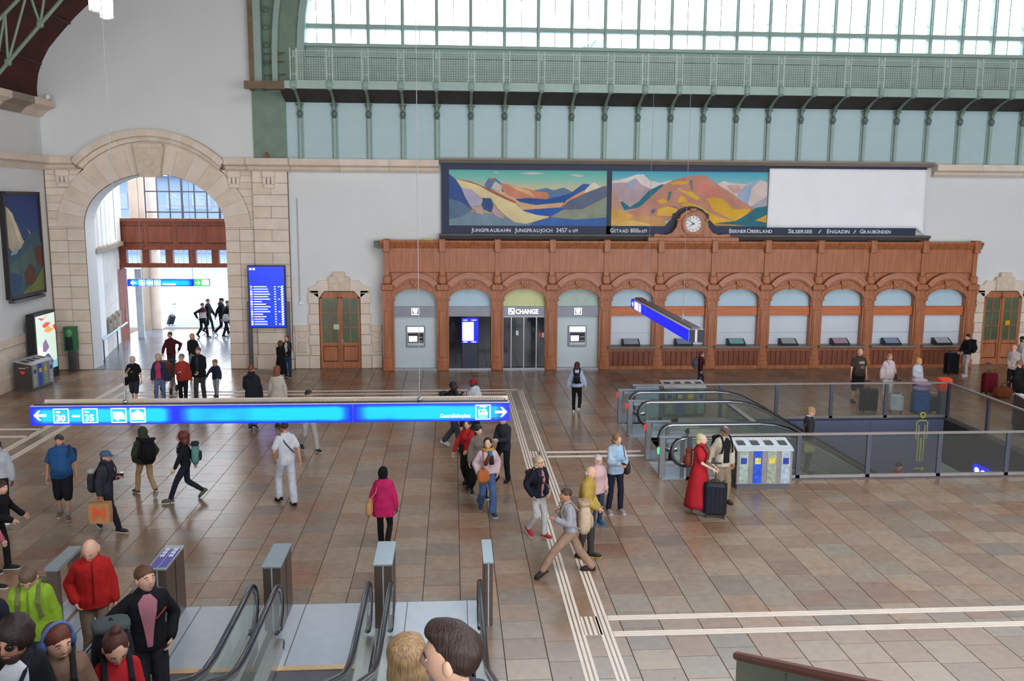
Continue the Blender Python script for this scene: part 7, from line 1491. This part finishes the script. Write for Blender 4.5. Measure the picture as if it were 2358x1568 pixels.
# far side
P = pp('woman in a maroon hooded top walking past the ticket windows', 1611, 893, 809, 78, uh=1614, legs=(.12, -.14), arms=('hang', 'hang'), sex='f', top=T((72, 26, 38), 'hoodie', 'long', len=.82, t=.026, collar=1), low=Lw((36, 48, 80)), hair=('bun', (96, 46, 36)), glasses='wire')
backpack(P, 'steel-blue rucksack on the woman in the maroon top', (62, 100, 124), .32, .2, .46, z=1.16)
P = pp('heavy man in a printed brown T-shirt and black shorts behind the glass railing', 1972, 926, 800, 6, arms=('hang', 'hang'), fat=1.25, legs=(.04, -.04), stance=.13, top=T((70, 58, 52), 'tshirt', 'short', len=.84, belly=.6, panels=(('print', (176, 160, 150), 1.26, 1.34, .4), ('print', (130, 108, 98), 1.12, 1.2, .3))), low=Lw((22, 22, 26), 'shorts', cut=.1, t=.03), hair=None, shoes=((40, 44, 44), (50, 50, 50)))
P = pp('woman in a pink and white top and pale cropped trousers behind the railing', 2040, 926, 812, 4, arms=('hang', 'hang'), sex='f', fat=1.2, stance=.11, hp=10, top=T((222, 200, 202), 'blouse', 'long', len=.84, t=.03, belly=.5, flare=.02), low=Lw((214, 210, 206), cut=.45, t=.03), hair=('short', (176, 120, 76)), shoes=((206, 160, 140), (200, 160, 140)))
shoulder_bag(P, 'small dark crossbody purse of the woman in pink and white', (90, 40, 70), 1, sx=.16, sz=.18, z=.92, f=.1, cross=True, out=.2)
P = pp('short blond woman in white leaning over a stack of luggage', 2106, 934, 822, 8, uh=2112, arms=('clasp', 'clasp'), sex='f', hp=18, hy=20, legs=(-.05, .1), top=T((206, 210, 220), 'blouse', 'long', len=.86, t=.026), low=Lw((40, 44, 58)), hair=('short', (206, 160, 90)), shoes=((206, 200, 180), (214, 214, 210)))
P = pp('young man in black with pale trousers facing the last ticket window', 2222, 866, 768, -72, uh=2214, arms=('hold', 'hold'), legs=(.06, -.1), top=T((24, 24, 28), 'jacket', 'long', len=.9, t=.022), low=Lw((196, 190, 186), t=.022), hair=('short', (26, 22, 24)), sk='a', shoes=((222, 222, 222), (230, 230, 230)))
backpack(P, 'large black rucksack on the man at the last ticket window', (24, 24, 28), .34, .26, .5, z=1.2)
p, _ = place(2189, 862); suitcase('tall black suitcase beside the man at the last ticket window', p, (24, 26, 32), .5, .3, .78, math.radians(10), .0)
p, _ = place(1998, 948); suitcase('large black suitcase with a silver handle behind the railing', p, (26, 26, 28), .5, .3, .68, 0, .2, soft=True)
p, _ = place(2062, 950); suitcase('pale blue suitcase with dark bands behind the railing', p, (186, 200, 220), .4, .26, .52, math.radians(-25), .42)
p, _ = place(2117, 951); suitcase('bright blue soft suitcase under a bundled lilac coat', p, (24, 84, 176), .52, .32, .62, math.radians(4), 0, soft=True)
q = thing('coat_bundle', 'bundled lilac and pink coat lying on the bright blue suitcase', 'coat', (p[0], p[1], .68)); g = B(); rr = random.Random(4)
for k, (dx, dy, z, rx, ry, rz) in enumerate(((0, 0, .1, .27, .2, .11), (.05, -.03, .24, .25, .18, .1), (-.04, .02, .34, .24, .16, .08))): B().ell((p[0]+dx, p[1]+dy, .68+z), rx, ry, rz, 16, 8, 0, lambda d: 1+.08*math.sin(7*d[0]+k)*math.cos(6*d[2])).build('coat_fold', fab(((150, 130, 180), (176, 150, 186), (206, 176, 196))[k]), q, smooth=True)
p, _ = place(2150, 950); suitcase('small dark green suitcase behind the corner of the railing', p, (52, 66, 62), .36, .24, .46, math.radians(-6), 0)
# right edge
P = pp('white-bearded bald man in a pale top standing with luggage', 2328, 905, 766, -60, arms=('clasp', 'clasp'), fat=1.15, hp=14, top=T((196, 180, 176), 'shirt', 'long', len=.84, t=.026), low=Lw((30, 30, 34)), hair=('bald', (226, 222, 216)), beard=(226, 222, 216), hset=1.72)
P = pp('man in a dark cap behind the white-bearded man', 2344, 886, 757, 70, arms=('hang', 'hang'), top=T((190, 184, 180), 'shirt', 'long', len=.86), low=Lw((40, 44, 56)), hair=('cap', (36, 38, 44), (60, 50, 46)), hset=1.78)
P = pp('person in black bending over luggage beside the brown holdall', 2348, 950, 825, -150, arms=('hold', 'hold'), lean=14, fat=1.15, top=T((30, 26, 28), 'jacket', 'long', len=.84, t=.03), low=Lw((22, 22, 26)), hair=('short', (140, 100, 76)), hset=1.66)
shoulder_bag(P, 'black bag hanging on the person bending over luggage', (26, 24, 26), 1, sx=.36, sz=.34, z=.95)
p, _ = place(2276, 906); suitcase('dark red suitcase standing beside the brown holdall', p, (112, 18, 30), .48, .3, .66, math.radians(8), .3)
p, _ = place(2308, 916); t = thing('holdall', 'brown leather holdall lying on the floor by the red suitcase', 'bag', p); B().loft(rbox(V3(p[0], p[1], .19), .62, .34, .38)).build('bag_body', fab((132, 64, 36)), t, smooth=True); B().tube([(p[0]-.16, p[1]-.1, .34), (p[0]-.1, p[1]-.1, .5), (p[0]+.1, p[1]-.1, .5), (p[0]+.16, p[1]-.1, .34)], .014, 6).build('handle', fab((80, 40, 26)), t)
p, _ = place(2350, 935); suitcase('black cabin case under the person bending over luggage', p, (26, 26, 30), .4, .26, .5, math.radians(20), 0)
# in the stairwell
def on(esc, q, tt): return esc.W(q, tt, esc.z(math.floor((q-2.2)/.4)*.4+2.2+.2 if esc in DE else q))
q_ = 3.75; e = DE[1]; zst = e.z(2.2+.4*math.floor((q_-2.2)/.4)+.2); pw_ = e.W(q_, .05, zst)
P = person('fair-haired man in a dark suit going down the near escalator with a bag', pw_, 1.74, 80, legs=(.04, -.04), stance=.08, arms=('hang', 'hang'), hp=18, top=T((52, 50, 56), 'suit_jacket', 'long', len=.84, t=.024, collar=0), low=Lw((40, 40, 46)), hair=('short', (160, 130, 92)), glasses='wire')
capc = P['nb']; B().tube([capc+V3(.062*math.cos(a), .055*math.sin(a), .02) for a in [2*math.pi*k/12 for k in range(13)]], .016, 6).build('shirt_collar', fab((214, 218, 226)), P['root'], loc=(0, 0, 0))
shoulder_bag(P, 'pale canvas bag of the man in the dark suit', (176, 160, 110), -1, sx=.3, sz=.3, z=.78, out=.22)
pw_ = aty(2066, 1064, 24.5); P = person('dark-haired person in red riding down into the stairwell', (12.9, 24.48, ZP if False else DE[0].z(2.2+.4*math.floor((12.9-4.85-2.2)/.4)+.2)), 1.7, 95, stance=.08, arms=('hang', 'hang'), top=T((186, 36, 34), 'jacket', 'long', len=.86, t=.026), low=Lw((40, 40, 46)), hair=('short', (26, 22, 22)))
# ---------------------------------------------------------------- on the escalators up to the gallery
def esc_at(k, y, dx=0):
    e = NE[k]; q = 13.75-y; qq = 2.07+.4*math.floor((q-2.07)/.4)+.2 if q > 2.07 else q
    return np.array([e.P0[0]+dx, y, e.z(qq) if q > 2.07 else .004])
def ep(label, k, y, u, vh, hd, hmul=1, **kw):
    x = aty(u, vh, y)[0]; p = esc_at(k, y); p[0] = x; h = aty(u, vh, y)[2]-p[2]
    HTS.append((round(h, 2), round(y, 1), label[:40])); kw.setdefault('vox', .013); return person(label, p, h*hmul, hd, **kw)
P = ep('bald man in a red rain jacket and khaki trousers stepping off the escalator', 0, 12.0, 206, 1236, 24, legs=(.06, -.06), arms=('hang', 'pocket'), hp=26, hy=-22, fat=1.1, hscale=1.28, sk='l', top=T((200, 28, 26), 'rain_jacket', 'long', len=.82, t=.036, zip=(120, 16, 18), collar=1), low=Lw((140, 116, 96), t=.02), hair=('bald', (190, 176, 164)))
P = ep('man in a lime-green jacket looking down on the escalator', 0, 11.1, 66, 1296, 12, legs=(.06, -.04), arms=('hang', 'hang'), hp=40, fat=1.22, hscale=1.22, sk='l', top=T((150, 190, 40), 'rain_jacket', 'long', len=.82, t=.042, zip=(104, 140, 30), collar=1), low=Lw((70, 62, 58), t=.024), hair=('short', (104, 80, 64)))
backpack(P, 'rucksack with olive straps on the man in lime green', (90, 92, 64), .3, .18, .44, strap=(118, 118, 76))
P = ep('man in a black jacket over a red checked shirt, hand on the rail', 1, 10.5, 332, 1298, 24, legs=(.06, -.06), arms=('pocket', (.46, .16, 1.04)), hy=22, hp=-10, hscale=1.26, sk='l', top=T((26, 26, 30), 'jacket', 'long', len=.86, t=.026, inner=plaid((198, 150, 158), (140, 60, 84), 160), open=.5, vee=1), low=Lw((44, 42, 46), t=.03), hair=('short', (98, 62, 44)))
t = P['root']; s_ = P['s']; bd = P['bend']; B().tube([bd(V3(.07, -.16, 1.22)*s_), bd(V3(.12, -.155, 1.27)*s_), bd(V3(.17, -.12, 1.31)*s_)], .007, 5).build('trim_stripe', fab((226, 70, 40)), t, loc=(0, 0, 0))
P = ep('young man with blue headphones in a brown fleece', 0, 6.9, 128, 1432, 22, arms=('hang', 'hang'), hy=26, hp=8, fat=1.05, hscale=1.22, sk='l', top=T((126, 96, 78), 'fleece', 'long', len=.86, t=.034, collar=1), low=Lw((50, 50, 56)), hair=('short', (96, 44, 30)))
t = thing('headphones', 'blue over-ear headphones on the young man in the brown fleece', 'headphones', P['root'].location, P['rz']); g = B(); hc_, hs_ = P['hc'], P['hs']
g.tube([hc_+V3(.098*math.cos(a), .0, .01+.125*math.sin(a))*hs_ for a in [math.pi*k/12 for k in range(13)]], .013*hs_, 6); g.xf(P['HM']).build('band', fab((84, 112, 166), .5), t, smooth=True, loc=(0, 0, 0))
for q in (-1, 1): g = B(); g.ell(hc_+V3(q*.095, .0, -.01)*hs_, .026*hs_, .042*hs_, .05*hs_, 12, 8); g.xf(P['HM']).build('ear_cup', fab((60, 84, 140), .5), t, smooth=True, loc=(0, 0, 0))
backpack(P, 'rucksack with a dark strap on the young man with headphones', (46, 40, 42), .3, .18, .42, strap=(40, 34, 38))
P = ep('bearded man in sunglasses with curly hair, open black jacket over white', 0, 6.4, 30, 1428, 18, arms=('hang', 'hang'), hy=-26, hp=6, hscale=1.28, sk='t', top=T((24, 24, 27), 'jacket', 'long', len=.86, t=.036, inner=(206, 206, 214), open=.5), low=Lw((40, 40, 46)), hair=('curly', (44, 28, 26)), beard=(60, 38, 34), glasses='dark')
t = thing('sling_bag', 'dark strap across the white shirt of the man in sunglasses', 'bag', P['root'].location, P['rz']); s_ = P['s']; bd = P['bend']; B().tube([bd(V3(.13, -.05, 1.48)*s_), bd(V3(.04, -.18, 1.3)*s_), bd(V3(-.1, -.18, 1.1)*s_)], .016, 5).build('strap', fab((30, 32, 56)), t, loc=(0, 0, 0)); B().box(.09, .15, -.2*s_, -.18*s_, 1.2*s_, 1.26*s_).build('badge', WHITE, t, loc=(0, 0, 0))
P = ep('young woman in red with a hair bun bowed over her phone', 0, 7.3, 262, 1446, 26, arms=('phone', 'phone'), hp=36, hy=6, sex='f', hscale=1.22, sk='l', top=T((186, 24, 34), 'sweater', 'long', len=.9, t=.022), low=Lw((40, 42, 50)), hair=('bun', (74, 36, 28)))
backpack(P, 'huge trekking rucksack with a grey rain cover on the young woman in red', (32, 32, 38), .40, .30, .72, z=1.3, acc=(74, 82, 84), strap=(30, 30, 36))
phone(P, 'phone in the hands of the young woman in red')
P = ep('person in a navy hooded coat behind the bearded man in sunglasses', 0, 9.0, -4, 1372, 10, arms=('hang', 'hang'), hp=20, hset=None if False else 0, sk='l', top=T((28, 30, 44), 'coat', 'long', len=.8, t=.05, collar=1), low=Lw((36, 36, 42)), hair=('hood', (28, 30, 44))) if False else ep('person in a navy hooded coat behind the bearded man in sunglasses', 0, 9.0, -6, 1372, 10, arms=('hang', 'hang'), hp=20, sk='l', top=T((28, 30, 44), 'coat', 'long', len=.8, t=.05, collar=1), low=Lw((36, 36, 42)), hair=('hood', (28, 30, 44)))
P = ep('blonde woman seen from behind riding down from the gallery', 3, 3.5, 936, 1455, 176, arms=('hang', 'hang'), sex='f', sk='p', hscale=1.0, vox=.011, top=T((150, 60, 70), 'top', 'long', len=.9), low=Lw((60, 60, 70)), hair=('long', (150, 118, 82), 1.0))
P = ep('dark-haired man with a quiff seen from behind, riding down beside the blonde woman', 3, 2.95, 1058, 1432, 232, arms=('hang', 'hang'), sk='l', vox=.011, hy=22, hp=6, hscale=1.0, top=T((60, 64, 80), 'shirt', 'long', len=.88), low=Lw((50, 50, 60)), hair=('quiff', (50, 32, 26)))
flush()
if False:
    for h_ in HTS: print(h_)
import os
if os.environ.get('DBGH'):
    for h_ in HTS: print('HT', h_)
